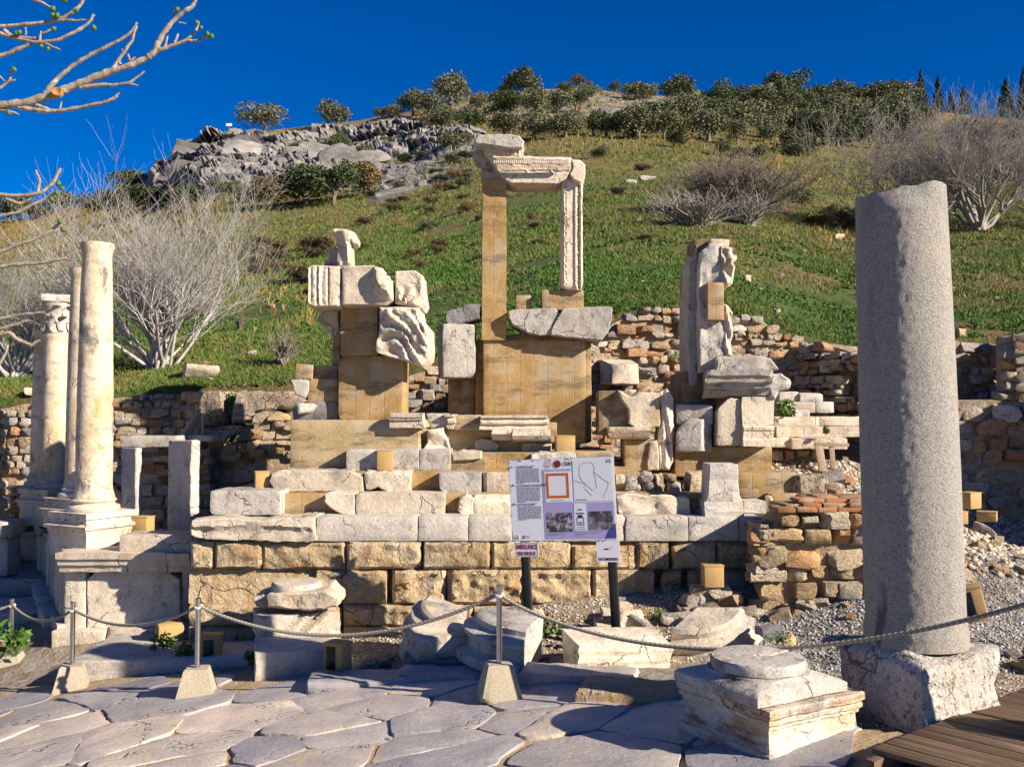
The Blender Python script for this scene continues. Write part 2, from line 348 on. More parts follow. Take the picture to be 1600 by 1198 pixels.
M['timber'] = stone_mat('weathered_timber', [(.3, (.28, .20, .12)), (.7, (.46, .36, .25))], 4, (), wear=0, crack=0, bump=.4, bscale=30, stretch=(1, 1, .15))
def deckmat():
    t = NT('ribbed_deck_board'); v = t.coords(False)
    sx = t.n('ShaderNodeSeparateXYZ'); t.l(v, sx.inputs[0])
    f = t.math('ABSOLUTE', t.math('SUBTRACT', t.math('FRACT', t.math('MULTIPLY', sx.outputs[1], 72)), .5))
    vr = t.coords()
    c = t.ramp(t.noise(t.scaled(vr, (.5, 6, 1)), 4, 7, .65), [(.28, (.085, .052, .030)), (.5, (.155, .10, .058)), (.75, (.26, .18, .115))])
    c = t.mix(t.mr(f, .1, .0, 0, .65), c, (.045, .028, .018))
    c = t.mix(t.mr(t.noise(vr, 2.2, 6, .7), .58, .75, 0, .5), c, (.33, .26, .19))
    oi = t.n('ShaderNodeObjectInfo'); c = t.mix(1.0, c, t.ramp(oi.outputs['Random'], [(0, (.8,)*3), (1, (1.15,)*3)]), 'MULTIPLY')
    return t.fin(c, .75, t.bump(f, .8, .008))
M['deck'] = deckmat()
M['steelgrey'] = flat('grey_sheet_back', (.30, .30, .31), .5)
# ------------------------------------------------------------------ shape helpers
def axis_pts(size, n, bev):
    h = size/2; b = min(bev, h*.45)
    inner = np.linspace(-h+b, h-b, max(2, n+1))
    return np.concatenate([[-h], inner, [h]]), b
def boxgrid(w, d, h, nx, ny, nz, bev):
    X, b = axis_pts(w, nx, bev); Y, b2 = axis_pts(d, ny, bev); Z, b3 = axis_pts(h, nz, bev)
    b = min(b, b2, b3); A, B, C = len(X), len(Y), len(Z); ids = {}; V = []; F = []
    def vid(i, j, k):
        key = (i, j, k); q = ids.get(key)
        if q is None: q = ids[key] = len(V); V.append((X[i], Y[j], Z[k]))
        return q
    for i in range(A-1):
        for j in range(B-1):
            F.append((vid(i, j, 0), vid(i, j+1, 0), vid(i+1, j+1, 0), vid(i+1, j, 0)))
            F.append((vid(i, j, C-1), vid(i+1, j, C-1), vid(i+1, j+1, C-1), vid(i, j+1, C-1)))
    for i in range(A-1):
        for k in range(C-1):
            F.append((vid(i, 0, k), vid(i+1, 0, k), vid(i+1, 0, k+1), vid(i, 0, k+1)))
            F.append((vid(i, B-1, k), vid(i, B-1, k+1), vid(i+1, B-1, k+1), vid(i+1, B-1, k)))
    for j in range(B-1):
        for k in range(C-1):
            F.append((vid(0, j, k), vid(0, j, k+1), vid(0, j+1, k+1), vid(0, j+1, k)))
            F.append((vid(A-1, j, k), vid(A-1, j+1, k), vid(A-1, j+1, k+1), vid(A-1, j, k+1)))
    V = np.array(V); hs = np.array([w, d, h])/2
    q = np.clip(V, -(hs-b), hs-b); e = V-q; L = np.linalg.norm(e, axis=1, keepdims=True)
    V = q+np.where(L > 1e-9, e/np.maximum(L, 1e-9)*b, 0)
    return V, F
def chip(V, size, rng, n, amt, top=0.):
    """break n corners or edges off: push what lies beyond a random plane back onto it"""
    hs = np.array(size)/2
    for _ in range(n):
        s = np.array([rng.choice((-1, 1)), rng.choice((-1, -1, 1)), rng.choice((-1, 1)) if rng.random() > top else 1])
        s = s*np.array([rng.uniform(.5, 1), rng.uniform(.2, 1), rng.uniform(.4, 1)])*(np.array([rng.random() > .25, rng.random() > .2, rng.random() > .25])+1e-3)
        nrm = s/np.linalg.norm(s); reach = np.abs(nrm*hs).sum()
        d = reach-rng.uniform(.3, 1)*amt*min(size)
        over = V@nrm-d; m = over > 0
        V[m] -= np.outer(over[m], nrm)*.95
    return V
def stone_block(w, d, h, seed=0, rough=.008, bev=.015, chips=2, amt=.35, res=.09, face=0., freq=6., ang=32, maxn=22):
    rng = random.Random(seed)
    n = [int(min(maxn, max(1, round(s/res)))) for s in (w, d, h)]
    V, F = boxgrid(w, d, h, *n, bev)
    V = chip(V, (w, d, h), rng, chips, amt)
    off = np.array([rng.uniform(-50, 50) for _ in range(3)])
    if face:      # rough-hewn front: bosses and hollows, kept low at the margin
        fr = V[:, 1] < -d/2+bev*1.5
        mx = np.minimum(1, (w/2-np.abs(V[:, 0]))/.05); mz = np.minimum(1, (h/2-np.abs(V[:, 2]))/.04)
        k = np.clip(np.minimum(mx, mz)*1.5, 0, 1)
        r = ridged(V*np.array([3.2, 1, 5])+off, 4, 3)-.55+.5*fbm(V*np.array([9, 1, 12])+off, 3, 9)
        V[:, 1] -= np.where(fr, k*face*(.6+r*1.3), 0)
    V = V+rough*vec3(V*freq+off, 3)*1.6
    return V, F
def rect_px(x0, y0, x1, y1, Y):
    a = W(x0, y1, Y); b = W(x1, y0, Y)
    return a[0], b[0], a[2], b[2]
def BX(parent, name, r, Y, depth, mat, seed=None, yaw=0., roll=0., label=None, cat=None, group=None, kind=None, zbot=None, **k):
    """a stone block whose front face is the pixel rectangle r at distance Y"""
    x0, x1, z0, z1 = rect_px(*r, Y)
    if zbot is not None: z0 = zbot
    if seed is None: seed = int(r[0]*7+r[1]*13)
    V, F = stone_block(x1-x0, depth, z1-z0, seed, **k)
    c = ((x0+x1)/2, Y+depth/2, (z0+z1)/2)
    return O(name, mesh(name, V, F, 32), mat, parent, c, (0, math.radians(roll), math.radians(yaw)), label=label, cat=cat, group=group, kind=kind)
def resample(P, sp):
    P = np.asarray(P, float); out = []
    for i in range(len(P)):
        a, b = P[i], P[(i+1) % len(P)]; n = max(1, int(round(np.linalg.norm(b-a)/sp)))
        out += [a+(b-a)*t/n for t in range(n)]
    return np.array(out)
def inside(p, poly):
    x, y = p[:, 0], p[:, 1]; r = np.zeros(len(p), bool); n = len(poly); j = n-1
    for i in range(n):
        xi, yi = poly[i]; xj, yj = poly[j]
        c = ((yi > y) != (yj > y)) & (x < (xj-xi)*(y-yi)/(yj-yi+1e-12)+xi); r ^= c; j = i
    return r
def edge_dist(p, poly):
    d = np.full(len(p), 1e9); n = len(poly)
    for i in range(n):
        a, b = poly[i], poly[(i+1) % n]; ab = b-a; t = np.clip(((p-a)@ab)/max(1e-12, ab@ab), 0, 1)
        d = np.minimum(d, np.linalg.norm(p-(a+t[:, None]*ab), axis=1))
    return d
def fill_poly(P, sp, jit=.2, rng=R, ring=0):
    """triangulated polygon with interior points: vertices (outline first), triangles"""
    n = len(P); lo, hi = P.min(0), P.max(0)
    gx = np.arange(lo[0]+sp/2, hi[0], sp); gy = np.arange(lo[1]+sp/2, hi[1], sp)
    g = np.stack(np.meshgrid(gx, gy), -1).reshape(-1, 2)
    if len(g):
        g = g+NR.uniform(-jit, jit, g.shape)*sp
        g = g[inside(g, P)]
        if len(g): g = g[edge_dist(g, P) > sp*.45]
    if ring:
        T = np.roll(P, -1, 0)-np.roll(P, 1, 0); T /= np.linalg.norm(T, axis=1, keepdims=True)+1e-9
        q = P+np.stack([-T[:, 1], T[:, 0]], -1)*ring; q = q[inside(q, P)]
        q = q[edge_dist(q, P) > ring*.7] if len(q) else q
        if len(g): g = g[edge_dist(g, P) > ring+sp*.35]
        g = np.concatenate([q, g]) if len(g) else q
    pts = [Vector(p) for p in P]+[Vector(p) for p in g]
    v, e, f, _, _, _ = delaunay_2d_cdt(pts, [(i, (i+1) % n) for i in range(n)], [list(range(n))], 1, 1e-6)
    return np.array([tuple(q) for q in v]), [tuple(q) for q in f]
def RB(parent, name, outline, Y, thick, mat, relief=None, sp=.05, rnd=.025, rough=.006, yaw=0., label=None, cat=None, group=None, seed=None, freq=7., jag=.0, ang=32):
    """a block whose front face has the given pixel outline at distance Y, real thickness, rounded edges and carved relief"""
    pw = W([p[0] for p in outline], [p[1] for p in outline], Y)
    P = pw[:, [0, 2]]; c = (P.min(0)+P.max(0))/2; P = P-c
    P[:, 0] /= max(.2, math.cos(math.radians(yaw)))
    area = np.sum(P[:, 0]*np.roll(P[:, 1], -1)-np.roll(P[:, 0], -1)*P[:, 1])
    if area < 0: P = P[::-1]
    B = resample(P, sp)
    if seed is None: seed = int(sum(outline[0]))
    if jag: B = B+jag*np.stack([fbm(np.c_[B*14, np.full(len(B), seed)], 3), fbm(np.c_[B*14, np.full(len(B), seed+9)], 3)], -1)
    rnd = rnd*.55; v2, f2 = fill_poly(B, sp, ring=max(rnd, .007)); n = len(B)
    ed = edge_dist(v2, B); ed = np.where(ed < 1e-5, 0, ed)
    if len(v2) < n: return None
    rr = np.clip(1-ed/max(rnd, 1e-6), 0, 1); fy = rnd*(1-np.sqrt(np.clip(1-rr**2, 0, 1)))
    if relief is not None:
        k = np.clip(ed/.04, 0, 1); fy = fy-relief(v2[:, 0], v2[:, 1])*k
    V = [np.c_[v2[:, 0], fy-thick/2, v2[:, 1]]]; F = [tuple(f) for f in f2]
    ny = max(1, int(thick/max(sp, .08))); base = len(v2); prev = list(range(n))
    for j in range(1, ny+1):
        t = j/ny; V.append(np.c_[B[:, 0], np.full(n, -thick/2+rnd+(thick-rnd)*t), B[:, 1]])
        cur = list(range(base, base+n)); base += n
        F += [(prev[(i+1) % n], prev[i], cur[i], cur[(i+1) % n]) for i in range(n)]; prev = cur
    F.append(tuple(reversed(prev)))
    V = np.concatenate(V); fl = []
    off = np.array([seed*1.7, seed*.3, 5.])
    V = V+rough*1.6*vec3(V*freq+off, 3)
    # outward winding: the front must face -y
    a, b, cc = (V[i] for i in F[0]); nn = np.cross(b-a, cc-a)
    if nn[1] > 0: F = [tuple(reversed(f)) if len(f) == 3 else f for f in F]
    me = mesh(name, V, F, ang)
    return O(name, me, mat, parent, (c[0], Y+thick/2, c[1]), (0, 0, math.radians(yaw)), label=label, cat=cat, group=group)
def lathe(prof, seg=40, rough=.0, freq=8, seed=0, cap=True, sub=None):
    p = np.array(prof, float)
    if sub:
        q = [p[0]]
        for a, b in zip(p[:-1], p[1:]):
            n = max(1, int(abs(b[1]-a[1])/sub))
            q += [a+(b-a)*t/n for t in range(1, n+1)]
        p = np.array(q)
    th = np.linspace(0, 2*math.pi, seg, endpoint=False)
    V = np.stack([np.outer(p[:, 0], np.cos(th)), np.outer(p[:, 0], np.sin(th)), np.repeat(p[:, 1][:, None], seg, 1)], -1).reshape(-1, 3)
    F = []
    for i in range(len(p)-1):
        for j in range(seg):
            k = (j+1) % seg; F.append((i*seg+j, i*seg+k, (i+1)*seg+k, (i+1)*seg+j))
    if cap:
        F.append(tuple(range(seg-1, -1, -1))); F.append(tuple((len(p)-1)*seg+j for j in range(seg)))
    if rough: V = V+rough*1.6*vec3(V*freq+seed, 3)
    return V, F
def sqlathe(prof, n=10, rough=.004, seed=0, depth=1., chips=0, freq=9):
    """square mouldings: (half width, z) swept round a square plan"""
    p = np.array(prof, float); t = np.linspace(-1, 1, n+1)[:-1]
    ring = np.concatenate([np.c_[t, -np.ones(n)], np.c_[np.ones(n), t], np.c_[-t, np.ones(n)], np.c_[-np.ones(n), -t]])
    m = len(ring)
    V = np.concatenate([np.c_[ring[:, 0]*r, ring[:, 1]*r*depth, np.full(m, z)] for r, z in p]); F = []
    for i in range(len(p)-1):
        for j in range(m): F.append((i*m+j, i*m+(j+1) % m, (i+1)*m+(j+1) % m, (i+1)*m+j))
    F.append(tuple(range(m-1, -1, -1))); F.append(tuple((len(p)-1)*m+j for j in range(m)))
    if chips:
        rng = random.Random(seed); sz = (2*p[:, 0].max(), 2*p[:, 0].max()*depth, p[:, 1].max()-p[:, 1].min()); mid = np.array([0, 0, (p[:, 1].max()+p[:, 1].min())/2])
        V = chip(V-mid, sz, rng, chips, .22)+mid
    if rough: V = V+rough*1.6*vec3(V*freq+seed, 3)
    return V, F
def moulding(parent, name, r, Y, prof, mat, depth=.4, rough=.006, seed=1, n=None, yaw=0, ends=0., label=None, cat=None, jag=.02):
    """a straight moulded length: prof = [(fraction of height from the bottom, forward projection in m)]"""
    x0, x1, z0, z1 = rect_px(*r, Y); w = x1-x0; h = z1-z0
    n = n or max(4, int(w/.07)); xs = np.linspace(-w/2, w/2, n+1); pr = np.array(prof, float)
    P = [(depth/2, -h/2)]+[(-depth/2-b, -h/2+a*h) for a, b in pr]+[(depth/2, h/2)]; P = np.array(P); m = len(P); V = []; F = []
    for i, x in enumerate(xs): V.append(np.c_[np.full(m, x), P[:, 0], P[:, 1]])
    V = np.concatenate(V)
    for i in range(n):
        for j in range(m):
            k = (j+1) % m; F.append((i*m+j, i*m+k, (i+1)*m+k, (i+1)*m+j))
    F.append(tuple(range(m))); F.append(tuple(n*m+j for j in range(m-1, -1, -1)))
    V[:m, 0] += jag*fbm(V[:m]*9+seed, 2)*1.5; V[-m:, 0] += jag*fbm(V[-m:]*9+seed, 2)*1.5
    V = V+rough*1.6*vec3(V*8+seed, 3)
    F = [tuple(reversed(f)) for f in F]
    return O(name, mesh(name, V, F, 30), mat, parent, ((x0+x1)/2, Y+depth/2, (z0+z1)/2), (0, 0, math.radians(yaw)), label=label, cat=cat)
def tubes(paths, sides=5, uv=False):
    """paths: list of (points Nx3, radii N) -> one vertex / quad array"""
    VV = []; FF = []; base = 0
    cs = np.array([(math.cos(2*math.pi*k/sides), math.sin(2*math.pi*k/sides)) for k in range(sides)])
    for P, r in paths:
        P = np.asarray(P, float); n = len(P); r = np.broadcast_to(np.asarray(r, float), (n,))
        T = np.gradient(P, axis=0); T /= np.linalg.norm(T, axis=1, keepdims=True)+1e-9
        up = np.array([0, 0, 1.]) if abs(T[0, 2]) < .9 else np.array([1., 0, 0])
        A = np.cross(T, up); A /= np.linalg.norm(A, axis=1, keepdims=True)+1e-9; B = np.cross(T, A)
        V = P[:, None]+r[:, None, None]*(cs[None, :, :1]*A[:, None]+cs[None, :, 1:]*B[:, None])
        VV.append(V.reshape(-1, 3))
        i = np.arange(n-1)[:, None]*sides; j = np.arange(sides)[None]; k = (j+1) % sides
        FF.append((np.stack(np.broadcast_arrays(i+j, i+k, i+sides+k, i+sides+j), -1)+base).reshape(-1, 4))
        base += n*sides
    return np.concatenate(VV), np.concatenate(FF)
def boxV(w, d, h, c=(0, 0, 0)):
    V = np.array([(x*w/2, y*d/2, z*h/2) for z in (-1, 1) for y in (-1, 1) for x in (-1, 1)])+np.array(c)
    F = [(0, 2, 3, 1), (4, 5, 7, 6), (0, 1, 5, 4), (2, 6, 7, 3), (0, 4, 6, 2), (1, 3, 7, 5)]
    return V, F
def join(parts):
    V = []; F = []; b = 0
    for v, f in parts:
        V.append(np.asarray(v)); F += [tuple(int(i)+b for i in q) for q in f]; b += len(v)
    return np.concatenate(V), F

# stone variants shared by all rubble
STONES = []
for k in range(22):
    V, F = stone_block(1, 1, 1, 300+k, .05, .055, 7, .36, .3, freq=3.0, maxn=3)
    STONES.append(mesh('rubble_stone_shape', V, F, 28))
def stone(parent, loc, size, name='stone', m=None, rot=None, rng=R, **k):
    rot = rot or (rng.uniform(-.12, .12), rng.uniform(-.1, .1), rng.uniform(-.15, .15)+rng.choice((0, math.pi)))
    return O(name, rng.choice(STONES), m or M['rubble'], parent, loc, rot, size, **k)
# ------------------------------------------------------------------ ground in front
def zs(x):
    x = np.asarray(x, float)
    return np.where(x < 0, .08+.083*x-.02*np.clip(-x-2.5, 0, 4)**2, .08+.10*np.clip(x, 0, 3.2))
cp = []
for x in (-12, -8, -6, -4.5, -3, -1.5, 0, 1.5, 3, 6, 10):
    for y in (1, 3.5, 6, 8, 9.3): cp.append((x, y, float(zs(x))))
for q in [(1250, 940, 10.6), (1150, 1010, 9.2), (1340, 950, 9.6), (1250, 1040, 8.4), (1550, 835, 13), (1560, 890, 10.8), (1560, 985, 8.8), (960, 968, 10.3), (820, 972, 10.4),
          (700, 985, 10.8), (480, 1003, 10.9), (300, 1014, 10.9), (80, 1018, 11.3), (200, 1020, 11.2), (-60, 1003, 12.4), (150, 1062, 10.1), (30, 990, 12.6), (600, 1040, 9.3), (900, 1062, 9.0), (60, 955, 13.8), (20, 905, 15.4), (20, 830, 16.8), (-200, 920, 14), (250, 825, 13.2), (400, 795, 14.6),
          (650, 700, 15.5), (960, 722, 14.6), (1010, 705, 15.6), (1250, 735, 13.6), (1330, 790, 12), (1290, 695, 14.9), (1560, 810, 13.9), (1750, 815, 13.8), (2100, 800, 13), (1900, 960, 9)]:
    cp.append(tuple(W(*q)))
cp = np.array(cp)
def tps_fit(p, z):
    n = len(p); d = np.linalg.norm(p[:, None]-p[None], axis=-1); K = np.where(d > 0, d*d*np.log(d+1e-12), 0)+np.eye(n)*.4
    A = np.zeros((n+3, n+3)); A[:n, :n] = K; A[:n, n:] = np.c_[np.ones(n), p]; A[n:, :n] = A[:n, n:].T
    return np.linalg.solve(A, np.r_[z, 0, 0, 0])
_tw = tps_fit(cp[:, :2], cp[:, 2])
def gz(x, y):
    x = np.atleast_1d(np.asarray(x, float)); y = np.atleast_1d(np.asarray(y, float)); q = np.stack([x, y], -1)
    d = np.linalg.norm(q[..., None, :]-cp[:, :2], axis=-1); k = np.where(d > 1e-9, d*d*np.log(d+1e-12), 0)
    r = k@_tw[:-3]+_tw[-3]+q@_tw[-2:]
    # the street itself is a plain sloping sheet
    w = np.clip((9.6-y)/1.2, 0, 1)*np.clip((2.2-x)/1.2, 0, 1); w = w*w*(3-2*w)
    return r*(1-w)+zs(x)*w
def g1(x, y): return float(gz(x, y)[0])
xs = np.arange(-18, 15.01, .14); ys = np.arange(.6, 17.6, .14)
XX, YY = np.meshgrid(xs, ys); ZZ = gz(XX.ravel(), YY.ravel()).reshape(XX.shape)
P3 = np.stack([XX, YY, np.zeros_like(XX)], -1)
ZZ = ZZ+.03*fbm(P3*1.3, 4)+.015*fbm(P3*5, 2)
nx, ny = len(xs), len(ys)
ii = (np.arange(ny-1)[:, None]*nx+np.arange(nx-1)[None]).ravel()
GF = np.stack([ii, ii+1, ii+nx+1, ii+nx], -1)
ground = O('ground', mesh('ground', np.stack([XX, YY, ZZ], -1).reshape(-1, 3), GF, 180), M['dirt'], kind='structure')

# ------------------------------------------------------------------ hillside
BXp, BYp = zip(*[(-900, 650), (0, 622), (180, 612), (330, 606), (480, 598), (620, 575), (760, 540), (900, 500), (1000, 482), (1080, 482), (1150, 488), (1240, 522), (1340, 545), (1480, 528), (1600, 522), (2500, 540)])
RXp, RYp = zip(*[(-900, 420), (0, 348), (100, 326), (190, 300), (235, 280), (280, 245), (330, 210), (400, 205), (480, 198), (560, 188), (640, 178), (700, 160), (780, 150), (830, 142), (900, 137), (960, 143), (1030, 150), (1100, 154), (1150, 157), (1250, 163), (1350, 171), (1450, 178), (1600, 186), (2500, 240)])
GY = np.geomspace(16.9, 150, 120); GV = (np.log(GY/16.9)/math.log(150/16.9))**.74
def smooth_interp(px, X, Y, w): return sum(np.interp(px+o*w, X, Y)*k for o, k in ((-1, .15), (-.5, .22), (0, .26), (.5, .22), (1, .15)))
def hbase(px): return smooth_interp(np.asarray(px, float), BXp, BYp, 55)
def hridge(px):
    px = np.asarray(px, float)
    return smooth_interp(px, RXp, RYp, 22)+2.5*fbm(np.stack([px*.02, px*0, px*0], -1), 3)
def hy(px, Y):
    b = hbase(px); return b+(hridge(px)-b)*np.interp(Y, GY, GV)
def hp(px, Y):
    px = np.asarray(px, float); Y = np.asarray(Y, float)
    p = W(px, hy(px, np.minimum(Y, 150)), np.minimum(Y, 150))
    far = np.clip(Y-150, 0, None)
    p = np.stack([p[..., 0]*np.where(Y > 150, Y/150, 1), np.maximum(Y, p[..., 1]), p[..., 2]-far*.25], -1)
    amp = .0035*Y
    return p+np.stack([0*Y, 0*Y, amp*fbm(np.stack([p[..., 0]*.35, p[..., 1]*.35, 0*Y], -1), 4, 5)*np.clip((Y-16.9)/2, 0, 1)], -1)
def hY(px, py):
    b = hbase(px); g = (b-py)/(b-hridge(px)); return np.interp(g, GV, GY)
pxs = np.arange(-1500, 3101, 9.); Ys = np.concatenate([[16.85], np.geomspace(16.9, 150, 130), [154, 160, 170, 190, 230]])
PX, PY = np.meshgrid(pxs, Ys); H = hp(PX, PY); H[0, :, 2] = -1.0
nx, ny = len(pxs), len(Ys)
ii = (np.arange(ny-1)[:, None]*nx+np.arange(nx-1)[None]).ravel()
hill = O('hillside', mesh('hillside', H.reshape(-1, 3), np.stack([ii, ii+1, ii+nx+1, ii+nx], -1), 180), M['hill'], kind='structure')
# far plain behind and around, so that the ground reaches the horizon
V, F = boxV(1, 1, 1)
pl = []
for a in np.linspace(0, 2*math.pi, 48, endpoint=False): pl.append((900*math.cos(a), 900*math.sin(a), -1.6))
O('plain', mesh('plain', pl, [tuple(range(48))]), M['dirt'], kind='structure')

# ------------------------------------------------------------------ limestone crags on the hill
def worley_facets(p, s=0):
    """broken rock: every cell is a tilted flat facet at its own height; also the distance to the cell's edge"""
    p = np.asarray(p, float); b = np.floor(p).astype(np.int64); d1 = np.full(len(p), 9.); d2 = np.full(len(p), 9.); h = np.zeros(len(p))
    for i in (-1, 0, 1):
        for j in (-1, 0, 1):
            for k in (-1, 0, 1):
                c = b+np.array([i, j, k]); x, y, z = c[:, 0], c[:, 1], c[:, 2]
                o = np.stack([_h(x, y, z, s+q) for q in (1, 2, 3)], -1)*.42+.5+c; e = p-o; d = np.linalg.norm(e, axis=1)
                hh = _h(x, y, z, s+7)*.55+np.sum(e*np.stack([_h(x, y, z, s+q) for q in (11, 12, 13)], -1), 1)*.9
                n = d < d1; d2 = np.where(n, d1, np.minimum(d2, d)); h = np.where(n, hh, h); d1 = np.where(n, d, d1)
    return h, d2-d1
def crag(name, poly, A, B, fr, step=2.0, seed=0):
    poly = np.array(poly, float); lo = poly.min(0)-12; hi = poly.max(0)+12
    gx = np.arange(lo[0], hi[0], step); gy = np.arange(lo[1], hi[1], step*.8)
    GX, GYY = np.meshgrid(gx, gy); q = np.stack([GX.ravel(), GYY.ravel()], -1)
    top = hridge(q[:, 0]); keep_y = np.maximum(q[:, 1], top+.3)
    Yd = hY(q[:, 0], keep_y); P = hp(q[:, 0], Yd)
    s = np.where(inside(q, poly), 1, -1)*edge_dist(q, poly)
    mask = np.clip(s/14+.35+.9*fbm(np.c_[P[:, 0]*.22, P[:, 2]*.22, P[:, 1]*.1], 3, seed), -.6, 1)
    u = P*np.array([1, .18, 1.35])*fr; u = u+.35*vec3(u*.9, 2, seed)
    f1, e1 = worley_facets(u*.85, seed); f2, e2 = worley_facets(u*2.3, seed+5); f3, e3 = worley_facets(u*5.5, seed+9)
    big = fbm(u*.45, 2, seed+2)
    f = mask*A+np.clip(mask, 0, 1)*B*(.9*big+.85*f1+.42*f2+.2*f3-.35*np.exp(-e1*9)-.2*np.exp(-e2*7)+.15)
    k = Yd/100
    P = P+np.stack([.45*f*fbm(u*1.3, 2, seed+7), -1.5*f, .16*f+.5*np.clip(mask, 0, 1)*A*.4], -1)*k[:, None]
    n = len(gx); m = len(gy); ii = (np.arange(m-1)[:, None]*n+np.arange(n-1)[None]).ravel()
    fc = np.stack([ii, ii+n, ii+n+1, ii+1], -1)
    ok = (mask.reshape(-1)[fc].max(1) > -.35)
    return O(name, mesh(name, P, fc[ok], 35), M['crag'], kind='structure')
ROCKS = []
for k in range(12):
    V, F = stone_block(1, 1, 1, 900+k, .05, .03, 13, .42, .12, freq=2.6, maxn=9)
    V = V+.035*vec3(V*7+k, 3, k)+.03*(ridged(V*3.1+k, 3, k)-.5)[:, None]*V
    ROCKS.append(mesh('crag_rock_shape', V, F, 24))
def crag_rocks(base, poly, n, s0, s1, seed):
    rng = random.Random(seed); rs = np.random.RandomState(seed); poly = np.array(poly, float); lo, hi = poly.min(0), poly.max(0); pts = []
    while len(pts) < n:
        q = rs.uniform(lo, hi)
        if inside(q[None], poly)[0] and q[1] > hridge(q[0])+1: pts.append(q)
    for px, py in pts:
        Y = float(hY(np.array(px), py)); p = hp(np.array(px), np.array(Y)); k = Y/1500
        e = float(edge_dist(np.array([[px, py]]), poly)[0]); s_ = rng.uniform(s0, s1)*(.45+.55*min(1, e/16))*(.55+.9*rng.random()**2)
        w = s_*k*rng.uniform(1.0, 1.8); h = s_*k*rng.uniform(.55, 1.0); d = s_*k*rng.uniform(.9, 1.5)
        O('crag_rock', rng.choice(ROCKS), M['crag'], base, (p[0], p[1]-d*.15, p[2]+h*.08), (rng.uniform(-.12, .12), rng.uniform(-.22, -.02), rng.uniform(-.35, .35)+rng.choice((0, 1.57, 3.14))), (w, d, h))
C1 = [(188, 298), (240, 272), (300, 234), (335, 211), (395, 214), (440, 224), (500, 216), (560, 228), (600, 250), (585, 296), (520, 300), (470, 286), (400, 296), (300, 296)]
C2 = [(480, 208), (560, 198), (640, 188), (700, 202), (755, 216), (758, 240), (690, 250), (620, 248), (560, 238), (500, 224)]
C3 = [(590, 264), (650, 257), (720, 260), (736, 268), (690, 284), (640, 298), (590, 314), (570, 304)]
C4 = [(690, 174), (760, 160), (900, 148), (1010, 151), (1020, 160), (960, 166), (880, 169), (760, 178)]
C5 = [(900, 162), (960, 160), (1040, 158), (1035, 174), (960, 178), (905, 174)]
for poly, A_, B_, fr, sd, n, s0, s1 in ((C1, .9, 1.6, .20, 3, 190, 12, 46), (C2, .6, 1.3, .24, 9, 85, 9, 30), (C3, .25, .6, .3, 15, 75, 9, 26), (C4, .05, .4, .34, 21, 40, 6, 14), (C5, .05, .3, .36, 25, 30, 6, 13)):
    crag_rocks(crag('rock_crag', poly, A_, B_, fr, seed=sd), poly, n, s0, s1, sd)
# ------------------------------------------------------------------ podium of the ruined monument
YP = 11.0
pod = E('podium', 'long podium of rough ashlar courses with stepped white marble blocks on top', 'podium', W(745, 985, YP))
rk = dict(res=.03, rough=.006, bev=.007, chips=2, amt=.22, maxn=44, freq=9)
def course(xs, y0, y1, Y, mat, name, gap=.7, face=.05, depth=.5, jit=.02, seed=0, **k):
    rng = random.Random(seed); kk = dict(rk); kk.update(k)
    for i in range(len(xs)-1):
        if xs[i] is None or xs[i+1] is None: continue
        BX(pod, name, (xs[i]+gap*rng.uniform(.3, 1), y0+rng.uniform(.1, .7), xs[i+1]-gap*rng.uniform(.3, 1), y1-rng.uniform(.0, .4)), Y+rng.uniform(-jit, jit), depth, mat, seed=seed*100+i, face=face, **kk)
A, G = M['ashlar'], 1.2
course([295, 336, 410, 541, 659, 767, 893, 994, 1050, 1120, 1195], 845, 889, YP, A, 'ashlar_block', seed=1, face=.055)
course([293, 490, 612, 697, 817, 925, 1031, 1066, 1130, 1195], 889, 943.5, YP, A, 'ashlar_block', seed=2, face=.075)
course([293, 410, 535, 662, 740, 848, 935, 1000, 1070, 1130, 1195], 944, 978, YP-.03, A, 'ashlar_block', seed=3, face=.075)
course([294, 398, 536, 622, 730, 850], 979, 1013, YP-.05, A, 'ashlar_block', seed=4, face=.06)
course([296, 360, 440, 540], 1013, 1045, YP-.02, A, 'ashlar_block', seed=14, face=.05)
mc = M['marble_coping']
course([494, 653, 732, 800, 885, 977, 1076, 1154, 1207], 807, 845.5, YP-.05, mc, 'coping_slab', seed=5, face=0, depth=.8, res=.09, gap=.7, chips=1, amt=.1, bev=.01)
RB(pod, 'coping_slab', [(294, 826), (300, 812), (345, 808), (395, 812), (440, 810), (493, 807), (493, 845), (400, 845), (330, 841), (297, 838)], YP-.12, .9, M['marble'], sp=.05, rnd=.03, jag=.015, rough=.016,
   relief=lambda x, z: .05*ridged(np.c_[x*3, z*7, x*0], 3, 4)*(z > .02)*1.2-.03)
# concrete core, one tread behind each riser
c1, cp2, cd = M['concrete'], M['concrete_pale'], M['concrete_dark']
def core(r, Y, depth, mat=c1, name='concrete_core', parent=pod, zb=None, **k):
    kk = dict(res=.07, rough=.005, bev=.010, chips=2, amt=.07, freq=9); kk.update(k)
    return BX(parent, name, r, Y, depth, mat, zbot=zb, **kk)
core((300, 812, 1200, 1010), YP+.17, 3.2, M['mortar_pale'], zb=-.6)
core((330, 771, 1110, 806), YP+.45, 3.0)
core((432, 736, 1000, 771), YP+.85, 2.6)
core((545, 707, 960, 737), YP+1.22, 2.2)
core((655, 668, 862, 708), YP+1.62, 1.6, cp2)
mw, mg = M['marble'], M['marble_grey']
sk = dict(res=.05, rough=.006, bev=.007, chips=3, amt=.3, freq=10)
def SB(r, Y, mat=mw, name='step_block', depth=.5, **k):
    kk = dict(sk); kk.update(k); return BX(pod, name, r, Y, depth, mat, **kk)
